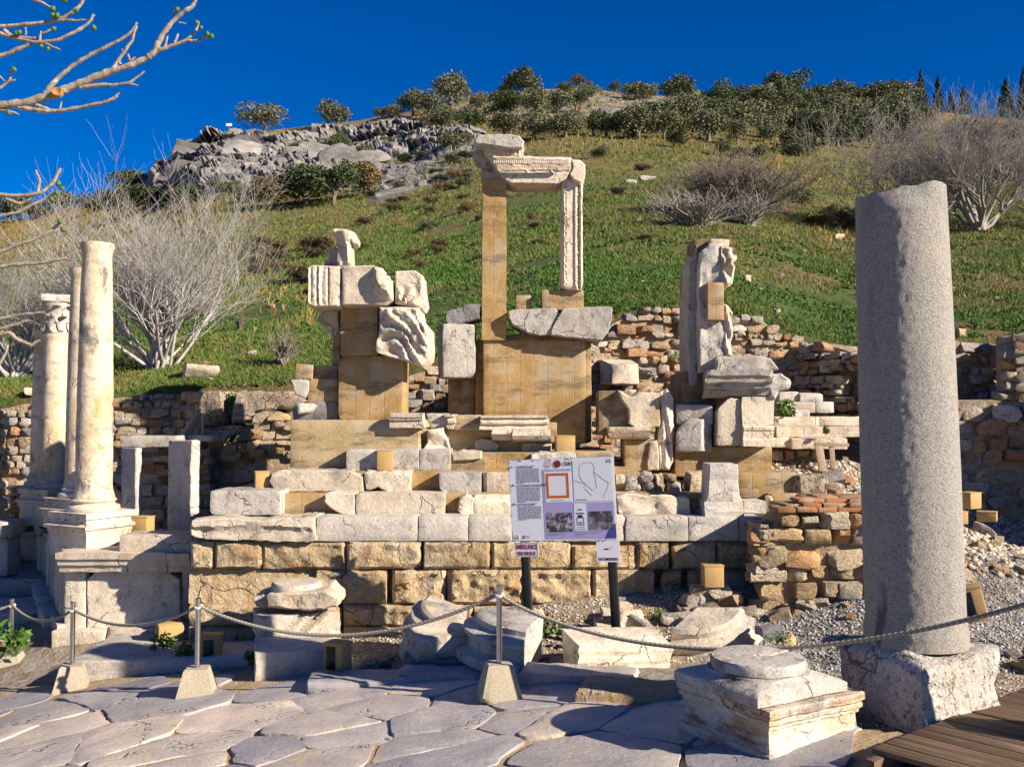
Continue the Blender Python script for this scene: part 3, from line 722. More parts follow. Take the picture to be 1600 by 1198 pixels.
# first step
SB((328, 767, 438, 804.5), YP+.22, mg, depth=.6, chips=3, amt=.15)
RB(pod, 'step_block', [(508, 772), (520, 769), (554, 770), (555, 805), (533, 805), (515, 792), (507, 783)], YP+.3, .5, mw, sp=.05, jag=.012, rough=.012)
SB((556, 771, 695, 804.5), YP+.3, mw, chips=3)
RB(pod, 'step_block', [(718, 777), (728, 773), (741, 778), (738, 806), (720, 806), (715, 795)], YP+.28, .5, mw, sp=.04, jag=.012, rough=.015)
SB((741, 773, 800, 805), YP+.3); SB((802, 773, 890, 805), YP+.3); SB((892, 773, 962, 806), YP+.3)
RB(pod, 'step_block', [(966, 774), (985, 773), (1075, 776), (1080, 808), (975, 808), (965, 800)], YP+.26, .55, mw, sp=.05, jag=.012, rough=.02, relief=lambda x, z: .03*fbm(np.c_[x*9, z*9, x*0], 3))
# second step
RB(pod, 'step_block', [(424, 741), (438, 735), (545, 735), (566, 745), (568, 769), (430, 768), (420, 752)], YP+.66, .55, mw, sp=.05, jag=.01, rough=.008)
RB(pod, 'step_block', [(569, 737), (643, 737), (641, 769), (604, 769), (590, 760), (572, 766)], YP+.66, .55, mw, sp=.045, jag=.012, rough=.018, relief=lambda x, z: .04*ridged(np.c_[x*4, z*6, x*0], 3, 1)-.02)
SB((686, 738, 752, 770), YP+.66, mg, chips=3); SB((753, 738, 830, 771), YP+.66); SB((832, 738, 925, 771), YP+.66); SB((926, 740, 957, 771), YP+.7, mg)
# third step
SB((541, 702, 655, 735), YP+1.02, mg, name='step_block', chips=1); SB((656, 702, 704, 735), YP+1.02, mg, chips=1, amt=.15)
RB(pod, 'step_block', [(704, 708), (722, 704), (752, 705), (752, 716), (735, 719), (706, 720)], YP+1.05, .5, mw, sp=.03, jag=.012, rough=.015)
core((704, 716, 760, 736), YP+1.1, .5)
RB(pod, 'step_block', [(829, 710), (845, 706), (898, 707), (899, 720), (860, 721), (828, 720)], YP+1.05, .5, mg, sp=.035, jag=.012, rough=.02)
core((829, 719, 957, 737), YP+1.12, .5)
core((900, 707, 957, 721), YP+1.1, .5, cp2)
# fourth tier: remnants of a moulded base course
MO = [(0, .05), (.12, .05), (.2, .02), (.35, .015), (.42, .05), (.55, .055), (.62, .02), (.78, .0), (.86, .045), (1, .05)]
moulding(pod, 'moulded_block', (751, 649, 856, 671), YP+1.42, MO, mw, depth=.5, seed=2)
moulding(pod, 'moulded_block', (770, 671, 800, 688), YP+1.40, [(0, 0), (.3, .04), (.6, .09), (1, .08)], mw, depth=.4, seed=3)
moulding(pod, 'moulded_block', (801, 671, 860, 690), YP+1.37, [(0, 0), (.2, .07), (.5, .10), (.8, .08), (1, .02)], mw, depth=.4, seed=4)
moulding(pod, 'moulded_block', (697, 647, 710, 670), YP+1.44, MO, mw, depth=.5, seed=5, jag=.06)
core((710, 648, 751, 672), YP+1.52, .6, cp2); core((856, 660, 870, 690), YP+1.5, .4)
RB(pod, 'moulded_block', [(665, 646), (700, 645), (708, 655), (700, 668), (672, 669)], YP+1.5, .4, mg, sp=.04, jag=.01, rough=.02)
RB(pod, 'moulded_block', [(668, 671), (692, 668), (694, 678), (699, 688), (703, 703), (660, 703), (668, 692)], YP+1.34, .45, mw, sp=.035, rough=.006, relief=lambda x, z: .04*np.sin(z*14))
RB(pod, 'moulded_block', [(742, 690), (752, 684), (770, 687), (781, 696), (776, 704), (741, 704)], YP+1.56, .3, mw, sp=.04, jag=.01, rough=.008)
SB((816, 692, 861, 706), YP+1.5, mw)
moulding(pod, 'moulded_block', (609, 645, 661, 668), YP+1.12, [(0, .0), (.5, 0), (.55, .03), (.68, .03), (.72, .05), (.95, .05), (1, .02)], mw, depth=.35, seed=8)
core((655, 669, 668, 704), YP+1.5, .6, cp2)
for r, yy in (((1078, 778, 1104, 795), YP+.5), ((1088, 795, 1106, 807), YP+.4), ((1164, 778, 1199, 803), YP+.45)): SB(r, yy, mg, name='rubble_fill', face=.02)
# odd stones on the right-hand steps
for r in [(960, 742, 976, 762), (976, 745, 1000, 772), (1001, 739, 1022, 752), (1003, 752, 1034, 772), (1024, 742, 1038, 770), (1040, 740, 1062, 752), (1044, 753, 1070, 772), (1072, 740, 1104, 774), (962, 762, 978, 775), (1080, 776, 1100, 790)]:
    x0, x1, z0, z1 = rect_px(*r, YP+.8)
    stone(pod, ((x0+x1)/2, YP+.95, (z0+z1)/2), ((x1-x0)*1.08, .35, (z1-z0)*1.08), 'rubble_fill')
RB(None, 'marble_shard', [(1200, 776), (1206, 775), (1216, 803), (1203, 803)], YP+.2, .12, mw, sp=.04, rough=.008, label='thin white marble shard leaning on the right end of the first step', cat='marble shard')
# upright moulded block standing on the coping
up = E('moulded_pillar_block', 'upright white marble block with flared moulded foot standing on the right coping', 'stone block', W(1132, 807, YP+.05))
RB(up, 'shaft', [(1109, 725), (1153, 725), (1155, 772), (1160, 784), (1104, 784), (1107, 772)], YP+.08, .42, mc, sp=.05, rnd=.012, rough=.005, relief=lambda x, z: .06*np.clip((-.11-z)*5, 0, 1))
moulding(up, 'foot', (1102, 784, 1162, 807.5), YP+.02, [(0, .02), (.4, .02), (.5, 0), (.8, -.02), (1, -.03)], mc, depth=.45, jag=.0)

# ------------------------------------------------------------------ left pier with reliefs
Y1 = 12.55
pier = E('relief_pier', 'stepped ochre concrete pier carrying carved white marble blocks, on the left of the steps', 'pier', W(575, 736, Y1))
core((453, 656, 656, 737), Y1-.32, 1.5, cp2, parent=pier, res=.12)
core((528, 556, 629, 656), Y1, .75, c1, parent=pier, bev=.012)
core((530, 470, 590, 556), Y1, .75, c1, parent=pier, bev=.012)
core((519, 512, 531, 572), Y1+.25, .5, c1, 'concrete_fin', pier)
core((490, 571, 528, 594), Y1+.2, .5, c1, 'concrete_step', pier); core((480, 592, 528, 628), Y1+.12, .55, c1, 'concrete_step', pier)
core((461, 569, 488, 592), Y1+.1, .35, c1, 'concrete_step', pier, roll=3)
RB(pier, 'stone_chunk', [(455, 594), (481, 590), (482, 612), (476, 622), (462, 616)], Y1+.1, .35, mg, sp=.05, rough=.02, jag=.01)
RB(pier, 'stone_chunk', [(463, 632), (472, 629), (494, 632), (484, 644), (465, 646)], Y1+.0, .35, mw, sp=.04, rough=.012, jag=.01)
core((458, 628, 528, 657), Y1+.1, .6, M['bluestone'], 'dark_footing', pier, res=.08, rough=.02, chips=3, amt=.3)
def fl(k, a): return lambda x, z: a*np.clip(np.sin(x*k), -.3, 1)
RB(pier, 'relief_block', [(481, 418), (487, 414), (531, 416), (532, 478), (485, 479), (480, 472)], Y1-.28, .7, mw, sp=.028, rnd=.02, rough=.005,
   relief=lambda x, z: np.where(x < -.0, .018*np.sin(x*85), 0)-.03*(np.abs(x-.05) < .012)-.03*np.exp(-((x-.19)/.02)**2))
def vol(x, z):   # a bent sleeve or volute hanging off the right end
    d = np.hypot(x-.36, (z-.12))
    return .13*np.exp(-((d-.22)/.09)**2)*(x > .08)+.05*(x > .33)*np.sin(z*70)*.3-.02*(x < -.30)+.012*fbm(np.c_[x*5, z*5, x*0], 3)
RB(pier, 'relief_block', [(534, 415), (580, 414), (598, 419), (604, 436), (614, 438), (614, 470), (604, 477), (534, 477)], Y1-.30, .72, mw, sp=.028, rnd=.03, rough=.006, relief=vol)
def dr1(x, z): return .035*np.sin((x*1.0+.5*z+.35*vnoise(np.c_[x*4, z*4, x*0], 2))*34)+.07*np.exp(-(((x-.02)/.12)**2+((z+.10)/.12)**2))+.01
RB(pier, 'relief_block', [(617, 424), (648, 422), (660, 430), (662, 455), (664, 474), (660, 482), (640, 480), (618, 474)], Y1-.28, .6, mw, sp=.026, rnd=.03, rough=.008, relief=lambda x, z: dr1(x, z)*np.clip(.3-3*z, 0, 1))
def dr2(x, z):
    ph = x*1.15+.22*np.sin(z*4)+.28*vnoise(np.c_[x*2.5, z*2, x*0], 5)
    return .042*np.abs(np.sin(ph*17+z*2.0))+.012*np.sin(ph*46)+.05*np.sin(z*6+x*3)+.12*np.clip(x*1.2+.1, -.1, .35)+.018*fbm(np.c_[x*14, z*14, x*0], 3)
RB(pier, 'drapery_block', [(592, 480), (625, 479), (655, 480), (658, 497), (671, 512), (672, 545), (670, 560), (660, 574), (630, 562), (589, 551), (587, 545), (592, 515)], Y1-.34, .75, mw, sp=.024, rnd=.04, rough=.007, relief=dr2)
RB(pier, 'marble_remnant', [(501, 485), (529, 484), (529, 510), (521, 538), (517, 524), (513, 520), (505, 512), (501, 500)], Y1+.25, .3, mw, sp=.04, rough=.012, jag=.012)
# statue fragment on top
st = E('statue_fragment', 'broken white statue torso with flared shoulder standing on the left pier', 'statue', W(538, 415, Y1))
RB(st, 'torso', [(527, 415), (527, 392), (526, 377), (520, 366), (517, 360), (522, 356), (540, 357), (552, 362), (557, 372), (556, 380), (549, 383), (547, 378), (547, 400), (548, 415)], Y1-.22, .34, mw, sp=.026, rnd=.07, rough=.01,
   relief=lambda x, z: .03*np.sin(x*25+z*6)+.05*np.clip(z*2, 0, .5))
RB(st, 'rear_lump', [(505, 414), (513, 402), (510, 388), (520, 384), (530, 388), (530, 415)], Y1+.12, .3, mg, sp=.035, rnd=.05, rough=.02, jag=.01)
O('iron_rod', mesh('iron_rod', *tubes([(np.array([W(600, 429, Y1-.05), W(622, 429, Y1-.05)]), .012)], 6)), M['post'], pier, (0, 0, 0)).location = -WL[pier.name]

# ------------------------------------------------------------------ centre pier with the portal frame
Y2 = 13.45
pc = E('portal_pier', 'tall ochre concrete pier whose post, fluted jamb and carved lintel form an open frame', 'pier', W(832, 690, Y2))
core((755, 522, 915, 692), Y2, 1.0, c1, parent=pc, bev=.012, res=.08)
core((743, 530, 924, 690), Y2+.18, .75, c1, parent=pc, bev=.012)
core((752, 277, 791, 531), Y2-.06, .55, c1, 'concrete_post', pc, bev=.012, roll=.15, res=.12)
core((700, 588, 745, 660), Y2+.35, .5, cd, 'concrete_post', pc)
core((847, 453, 912, 484), Y2-.02, .6, c1, 'concrete_seat', pc); core((806, 461, 830, 484), Y2+.1, .35, c1, 'concrete_seat', pc)
RB(pc, 'marble_fascia', [(795, 484), (868, 482), (873, 487), (862, 505), (866, 521), (845, 524), (822, 518), (800, 507), (796, 496)], Y2-.18, .55, mg, sp=.045, rnd=.02, rough=.008, jag=.01)
RB(pc, 'marble_fascia', [(880, 482), (940, 479), (957, 480), (957, 497), (950, 520), (940, 533), (905, 528), (862, 523), (861, 517), (866, 503)], Y2-.22, .6, mg, sp=.045, rnd=.02, rough=.01, jag=.01)
BX(pc, 'grey_slab', (686, 506, 745, 590), Y2-.12, .5, mg, chips=4, amt=.3, res=.07, rough=.012, yaw=12, bev=.012)
RB(pc, 'grey_slab', [(698, 487), (740, 474), (749, 475), (749, 498), (701, 509), (697, 500)], Y2-.05, .5, M['bluestone'], sp=.06, rnd=.02, rough=.015, jag=.01)
def jam(x, z): return .035*(x < -.095)+.02*((x > -.085) & (x < .03))+.04*((x > .04) & (x < .075))-.05*((x > .078) & (x < .112))+.03*(x > .115)
RB(pc, 'carved_jamb', [(878, 276), (910, 276), (911, 440), (909, 453), (885, 452), (877, 448)], Y2-.1, .4, mw, sp=.017, rnd=.012, rough=.004, relief=jam)
# lintel: fasciae with a dentil row, mitred to the left, returning to the right
def lin(x, z): return .10*np.clip((z-.02)*5, 0, 1)-.02*(np.abs(z+.04) < .012)-.015*(np.abs(z-.075) < .008)
RB(pc, 'lintel', [(761, 242), (893, 246), (895, 262), (884, 280), (870, 287), (800, 286), (792, 282), (775, 263)], Y2-.2, .55, mw, sp=.026, rnd=.014, rough=.005, relief=lin)
RB(pc, 'lintel_return', [(893, 249), (906, 250), (915, 257), (914, 279), (908, 287), (896, 280), (890, 272), (895, 262)], Y2-.22, .5, mw, sp=.026, rnd=.025, rough=.01, jag=.008)
den = []
p0, p1 = W(771, 253.5, Y2-.33), W(889, 254.5, Y2-.33)
for i in range(38):
    t = (i+.5)/38; c = p0+(p1-p0)*t; den.append(boxV(.017, .05, .042, c))
dv, df = join(den); o = O('dentil_row', mesh('dentil_row', dv, df, 20), mw, pc, (0, 0, 0)); o.location = -WL[pc.name]; o['kind'] = 'stuff'
RB(pc, 'capstone', [(741, 218), (745, 211), (800, 209), (813, 212), (819, 221), (816, 230), (800, 232), (748, 226), (741, 222)], Y2-.34, .85, mg, sp=.035, rnd=.03, rough=.01, jag=.01)
RB(pc, 'capstone', [(755, 229), (816, 231), (812, 244), (770, 243), (757, 240)], Y2-.24, .7, mw, sp=.03, rnd=.015, rough=.006, relief=lambda x, z: .015*np.sign(np.sin(x*95))*(np.abs(z) < .03))
RB(pc, 'bracket', [(739, 236), (752, 231), (768, 238), (770, 252), (788, 284), (752, 284), (752, 250), (742, 246)], Y2-.04, .5, mg, sp=.04, rnd=.02, rough=.012, jag=.01)

# ------------------------------------------------------------------ right pier: figured slab seen edge on, cornice below
Y3 = 12.95
pr = E('figure_pier', 'tall narrow upright slab with a carved figure facing right above a broken cornice', 'pier', W(1150, 742, Y3))
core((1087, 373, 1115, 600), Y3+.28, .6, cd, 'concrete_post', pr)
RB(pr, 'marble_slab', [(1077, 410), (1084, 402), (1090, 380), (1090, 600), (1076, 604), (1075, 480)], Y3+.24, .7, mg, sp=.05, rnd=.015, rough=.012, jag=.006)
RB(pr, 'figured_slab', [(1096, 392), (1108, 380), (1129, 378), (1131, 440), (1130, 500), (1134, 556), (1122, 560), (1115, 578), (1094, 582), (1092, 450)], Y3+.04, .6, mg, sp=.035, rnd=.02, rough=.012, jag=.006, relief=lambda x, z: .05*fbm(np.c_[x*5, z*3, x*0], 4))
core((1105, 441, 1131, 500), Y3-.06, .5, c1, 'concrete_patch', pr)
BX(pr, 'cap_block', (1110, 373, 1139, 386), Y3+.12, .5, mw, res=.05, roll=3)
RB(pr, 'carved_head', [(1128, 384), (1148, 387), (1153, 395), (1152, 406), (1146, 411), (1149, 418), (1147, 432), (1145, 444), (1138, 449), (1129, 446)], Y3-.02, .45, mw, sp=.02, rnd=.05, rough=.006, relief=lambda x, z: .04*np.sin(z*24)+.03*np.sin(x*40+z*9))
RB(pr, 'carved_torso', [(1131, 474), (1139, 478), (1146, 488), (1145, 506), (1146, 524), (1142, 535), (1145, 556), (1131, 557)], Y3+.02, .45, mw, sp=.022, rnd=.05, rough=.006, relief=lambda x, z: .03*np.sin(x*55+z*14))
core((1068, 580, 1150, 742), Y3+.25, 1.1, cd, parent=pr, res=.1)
core((1120, 618, 1205, 742), Y3+.05, .9, c1, parent=pr, res=.1)
BX(pr, 'grey_block', (1065, 632, 1122, 664), Y3-.05, .6, mg, res=.06, chips=3, rough=.012, yaw=-14, bev=.03)
BX(pr, 'grey_block', (1064, 655, 1119, 706), Y3-.12, .6, mg, res=.06, chips=3, rough=.012, yaw=-14, bev=.03)
CO = [(0, -.12), (.12, -.02), (.3, .0), (.36, .06), (.5, .07), (.56, .12), (.75, .13), (.8, .16), (1, .17)]
moulding(pr, 'cornice', (1108, 578, 1205, 622), Y3-.24, CO, mg, depth=.75, rough=.01, yaw=-5, jag=.05, n=24)
RB(pr, 'cornice_end', [(1203, 582), (1222, 584), (1236, 596), (1234, 606), (1220, 611), (1212, 622), (1203, 620)], Y3-.28, .6, mg, sp=.04, rnd=.05, rough=.022, jag=.012)
RB(pr, 'cornice_top', [(1119, 558), (1180, 555), (1205, 558), (1218, 577), (1175, 580), (1117, 581)], Y3-.12, .6, mg, sp=.05, rnd=.03, rough=.016, jag=.012)
PB = [(0, .06), (.12, .06), (.16, .035), (.3, .035), (.33, .05), (.38, .05), (.42, .01), (.75, .0), (.85, -.01), (1, .0)]
moulding(pr, 'moulded_block', (1160, 620, 1209, 697), Y3-.24, PB, M['marble'], depth=.6, n=12, rough=.006)
BX(pr, 'moulded_block', (1121, 622, 1162, 696), Y3-.2, .6, mw, res=.06, rough=.01)
core((1055, 697, 1206, 745), Y3+.0, .9, c1, parent=pr, res=.1)
core((1153, 739, 1245, 778), Y3-.6, .8, c1, parent=pr, res=.1); core((1205, 772, 1250, 806), Y3-.85, .7, c1, parent=pr, res=.1)
BX(None, 'rough_stone_block', (1243, 741, 1290, 771), Y3-.7, .4, M['porous'], chips=3, res=.05, rough=.015, bev=.03, label='squarish tan stone block resting at the right end of the ochre concrete sill', cat='stone block')

# ------------------------------------------------------------------ draped figure group between centre and right piers
Y4 = 13.0
fg = E('figure_block', 'white marble block with a draped figure at its right edge on an ochre prop', 'relief', W(1000, 735, Y4))
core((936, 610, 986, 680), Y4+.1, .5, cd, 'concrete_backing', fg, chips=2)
RB(fg, 'white_block', [(966, 609), (985, 620), (1000, 612), (1031, 614), (1031, 666), (1000, 669), (983, 662), (984, 640), (972, 625)], Y4-.05, .5, mw, sp=.04, rnd=.025, rough=.012, jag=.008)
RB(fg, 'draped_figure', [(1030, 613), (1042, 607), (1053, 622), (1054, 720), (1046, 735), (1030, 733), (1028, 700), (1032, 660)], Y4-.02, .4, mw, sp=.022, rnd=.05, rough=.006, relief=lambda x, z: .045*np.abs(np.sin(x*30+z*3+.5*np.sin(z*7)))+.03*np.sin(z*9))
moulding(fg, 'moulded_block', (953, 667, 1017, 686), Y4-.16, [(0, -.04), (.2, .0), (.5, .02), (.7, .05), (1, .06)], mw, depth=.45, jag=.04)
core((976, 686, 1015, 735), Y4-.05, .5, c1, 'concrete_prop', fg)
RB(fg, 'marble_remnant', [(1015, 690), (1027, 688), (1031, 734), (1013, 735), (1011, 722)], Y4-.1, .3, mw, sp=.035, rough=.012)
# ------------------------------------------------------------------ colonnade on its long pedestal, left
mcol = M['column_marble']
YC = 11.43
ped = E('colonnade_pedestal', 'long marble pedestal wall under the columns, with slab panels and a moulded cornice', 'pedestal wall', W(150, 1012, YC))
AX = np.array([-.503, .864]); LN = np.array([.864, .503])      # along the row, and across it (towards the right)
AXA = math.atan2(AX[1], AX[0])-math.pi/2
def rowp(p, s, c=0): return np.array([p[0]+AX[0]*s+LN[0]*c, p[1]+AX[1]*s+LN[1]*c])
ptop = W(150, 838, YC)[2]; pbot = W(80, 1012, YC)[2]; ca = W(95, 890, YC)
# front face: two panels, plinth, cornice
BX(ped, 'panel', (100, 893, 134, 987), YC+.1, .35, mw, res=.08, rough=.006, chips=2, amt=.12)
RB(ped, 'panel', [(136, 905), (150, 893), (240, 891), (262, 893), (281, 905), (282, 1000), (190, 985), (136, 987)], YC+.1, .3, mw, sp=.06, rnd=.012, rough=.005, relief=lambda x, z: .012*(np.abs(z-.33) < .02))
BX(ped, 'panel', (282, 893, 294, 1000), YC+.16, .3, mw, res=.1)
BX(ped, 'plinth_block', (80, 985, 163, 1013), YC-.06, .6, mw, res=.08, rough=.007, chips=1, amt=.15); BX(ped, 'plinth_block', (164, 981, 300, 1010), YC-.05, .5, mw, res=.08, rough=.007)
BX(ped, 'wall_core', (112, 860, 300, 1000), YC+.42, .5, M['marble'], res=.2)
CP = [(0, -.06), (.16, -.04), (.22, .0), (.45, .02), (.52, .06), (.7, .07), (.74, .04), (1, .045)]
moulding(ped, 'cornice', (92, 862, 262, 893), YC-.02, [(0, .0), (.3, .02), (.36, .05), (.62, .06), (.68, .09), (1, .10)], mw, depth=.55, n=26, jag=.004)
moulding(ped, 'cornice', (263, 863, 300, 894), YC+.0, [(0, .0), (.3, .02), (.36, .05), (.62, .06), (.68, .09), (1, .10)], mw, depth=.5, n=8, jag=.004)
BX(ped, 'parapet_block', (186, 836, 300, 863), YC+.02, .5, mw, res=.08, rough=.004, chips=0, bev=.01)
# the long left face, receding: each orthostat slab, plinth blocks and cornice lengths
base = np.array([W(100, 1000, YC)[0], YC+.1])
yawA = math.atan2(AX[1], AX[0])
s = .12; rr = random.Random(5)
def side(name, s, ln, th, h, z, out, mat, seed, **k):
    V, F = stone_block(ln-.012, th, h, seed, **k)
    p = rowp(base, s+ln/2, -out+th/2)
    return O(name, mesh(name, V, F), mat, ped, (p[0], p[1], z+h/2), (0, 0, yawA+math.pi))
zt = W(95, 893, YC)[2]
k = 0
while s < 7.2:
    ln = rr.uniform(.34, .55); side('orthostat', s, ln, .25, zt-pbot-.17, pbot+.2, rr.uniform(-.03, .03), mw, k, res=.15, rough=.01); s += ln; k += 1
s = .0
while s < 7.2:
    ln = rr.uniform(.7, 1.1); side('plinth_block', s, ln, .4, .24+rr.uniform(-.02, .02), pbot, .17+rr.uniform(-.02, .04), mg, 40+k, res=.1, rough=.014, chips=2); s += ln; k += 1
s = -.02
while s < 3.0:
    ln = rr.uniform(.8, 1.2); side('cornice', s, ln, .5, .22, zt, .06, mw, 70+k, res=.1, rough=.006); s += ln; k += 1
V, F = boxV(7.4, .8, zt-pbot+.1); p = rowp(base, 3.8, .62); O('wall_core', mesh('wall_core', V, F), mg, ped, (p[0], p[1], (zt+pbot)/2), (0, 0, yawA+math.pi))
def column(name, label, px, py0, py1, Y, d0, d1, capital=False, pedestal=True, joints=(), seed=1):
    b = Wv(px, py0, Y); h = W(px, py1, Y)[2]-b.z
    zb = ptop-.28
    t = E(name, label, 'column', (b.x, b.y, zb))
    r0, r1 = d0/2, d1/2
    if pedestal:      # moulded square pedestal block under the base
        H = b.z-zb; a = .355
        V, F = sqlathe([(a, 0), (a, H*.5), (a+.015, H*.55), (a+.02, H*.6), (a+.05, H*.64), (a+.055, H*.7), (a-.0, H*.74), (a-.01, H*.86), (a+.02, H*.87), (a+.02, H)], 8, .004, seed, chips=1)
        O('pedestal_block', mesh('pedestal_block', V, F, 30), mw, t, (b.x, b.y, zb), (0, 0, yawA+math.pi/2+.52))
    bh = r0*.72
    V, F = lathe([(r0*1.38, 0), (r0*1.42, bh*.12), (r0*1.42, bh*.3), (r0*1.36, bh*.42), (r0*1.17, bh*.5), (r0*1.12, bh*.62), (r0*1.2, bh*.7), (r0*1.24, bh*.82), (r0*1.16, bh*.95), (r0*1.06, bh)], 40, .004, 9, seed)
    O('base', mesh('base', V, F, 40), mw, t, (b.x, b.y, b.z+.002))
    cap = .62 if capital else 0
    sh = h-bh-cap; pr = []
    n = 60
    for i in range(n+1):
        q = i/n; r = r0+(r1-r0)*q+.012*math.sin(q*3.1)
        if q < .035: r += .03*(1-q/.035)
        if q > .965: r += .028 if q > .98 else .012
        pr.append((r, sh*q))
    V, F = lathe(pr, 48, .003, 6, seed)
    ang = np.arctan2(V[:, 1], V[:, 0])
    for jz in joints:      # open cracks round the drum
        dz = V[:, 2]-(jz*sh+.035*np.sin(ang*1.3+seed)+.03*fbm(np.c_[np.cos(ang)*3, np.sin(ang)*3, ang*0], 3))
        f = np.exp(-(dz/.018)**2)*.022; V[:, :2] *= (1-f/np.maximum(.05, np.hypot(V[:, 0], V[:, 1])))[:, None]
    O('shaft', mesh('shaft', V, F, 50), mcol, t, (b.x, b.y, b.z+bh))
    if capital:
        z0 = b.z+bh+sh; cc = E  # bell, leaves in two rows, abacus
        V, F = lathe([(r1*1.0, 0), (r1*1.08, .02), (r1*1.0, .05), (r1*1.05, .3), (r1*1.25, .46), (r1*1.3, .5)], 24)
        bell = O('capital', mesh('capital', V, F), mg, t, (b.x, b.y, z0))
        lv = []
        for row, (zz, hh, nn, ro) in enumerate(((.05, .22, 8, 1.05), (.18, .26, 8, 1.1))):
            for i in range(nn):
                a = 2*math.pi*(i+.5*row)/nn; P = []
                for tt in np.linspace(0, 1, 6): P.append((r1*ro+.02+.11*max(0, tt-.45)**1.6*3.2, zz+hh*math.sin(tt*1.75)/.985))
                vv = []; ff = []
                for jx, (rad, z) in enumerate(P):
                    wd = .085*math.sin(.5+2.3*jx/5)
                    for sx in (-1, 0, 1):
                        aa = a+sx*wd/rad; q = rad+(.025 if sx == 0 else 0); vv.append((q*math.cos(aa), q*math.sin(aa), z))
                for jx in range(5):
                    for sx in (0, 1): ff.append((jx*3+sx, jx*3+sx+1, jx*3+sx+4, jx*3+sx+3))
                lv.append((vv, ff))
        V, F = join(lv); V = V+.006*vec3(V*25, 2); o = O('acanthus_leaves', mesh('acanthus_leaves', V, F, 60), mg, bell, (b.x, b.y, z0)); o['kind'] = 'stuff'
        V, F = sqlathe([(r1*1.0, 0), (r1*1.2, .02), (r1*1.25, .1), (r1*1.2, .12)], 8, .012, 3, chips=3); O('abacus', mesh('abacus', V, F), mg, bell, (b.x, b.y, z0+.5), (0, 0, .4))
    return t
column('marble_column', 'nearest and tallest pale marble column of the row, smooth with a rim at its top', 146, 797, 381, 12.15, .445, .345, joints=(.52, .36, .12, .72), seed=2)
column('marble_column', 'marble column half hidden behind the nearest one, with a darker rim', 126, 776, 421, 14.3, .44, .35, joints=(.45, .2, .7), seed=5)
column('marble_column', 'marble column with a carved leafy capital at the left of the row', 85, 762, 463, 15.4, .42, .355, capital=True, joints=(.42, .68), seed=8)
column('marble_column', 'slim grey column farthest back at the left edge of the row', 68, 758, 517, 15.9, .42, .33, joints=(.3,), seed=11)
# platform slab before the pedestal, lane at far left
RB(None, 'platform_slab', [(98, 1036), (120, 1032), (270, 1030), (392, 1024), (390, 1045), (330, 1050), (230, 1058), (150, 1068), (100, 1066)], 10.1, 1.35, M['marble_coping'], sp=.08, rnd=.03, rough=.012, label='broken grey marble platform slab lying in front of the column pedestal', cat='stone slab')

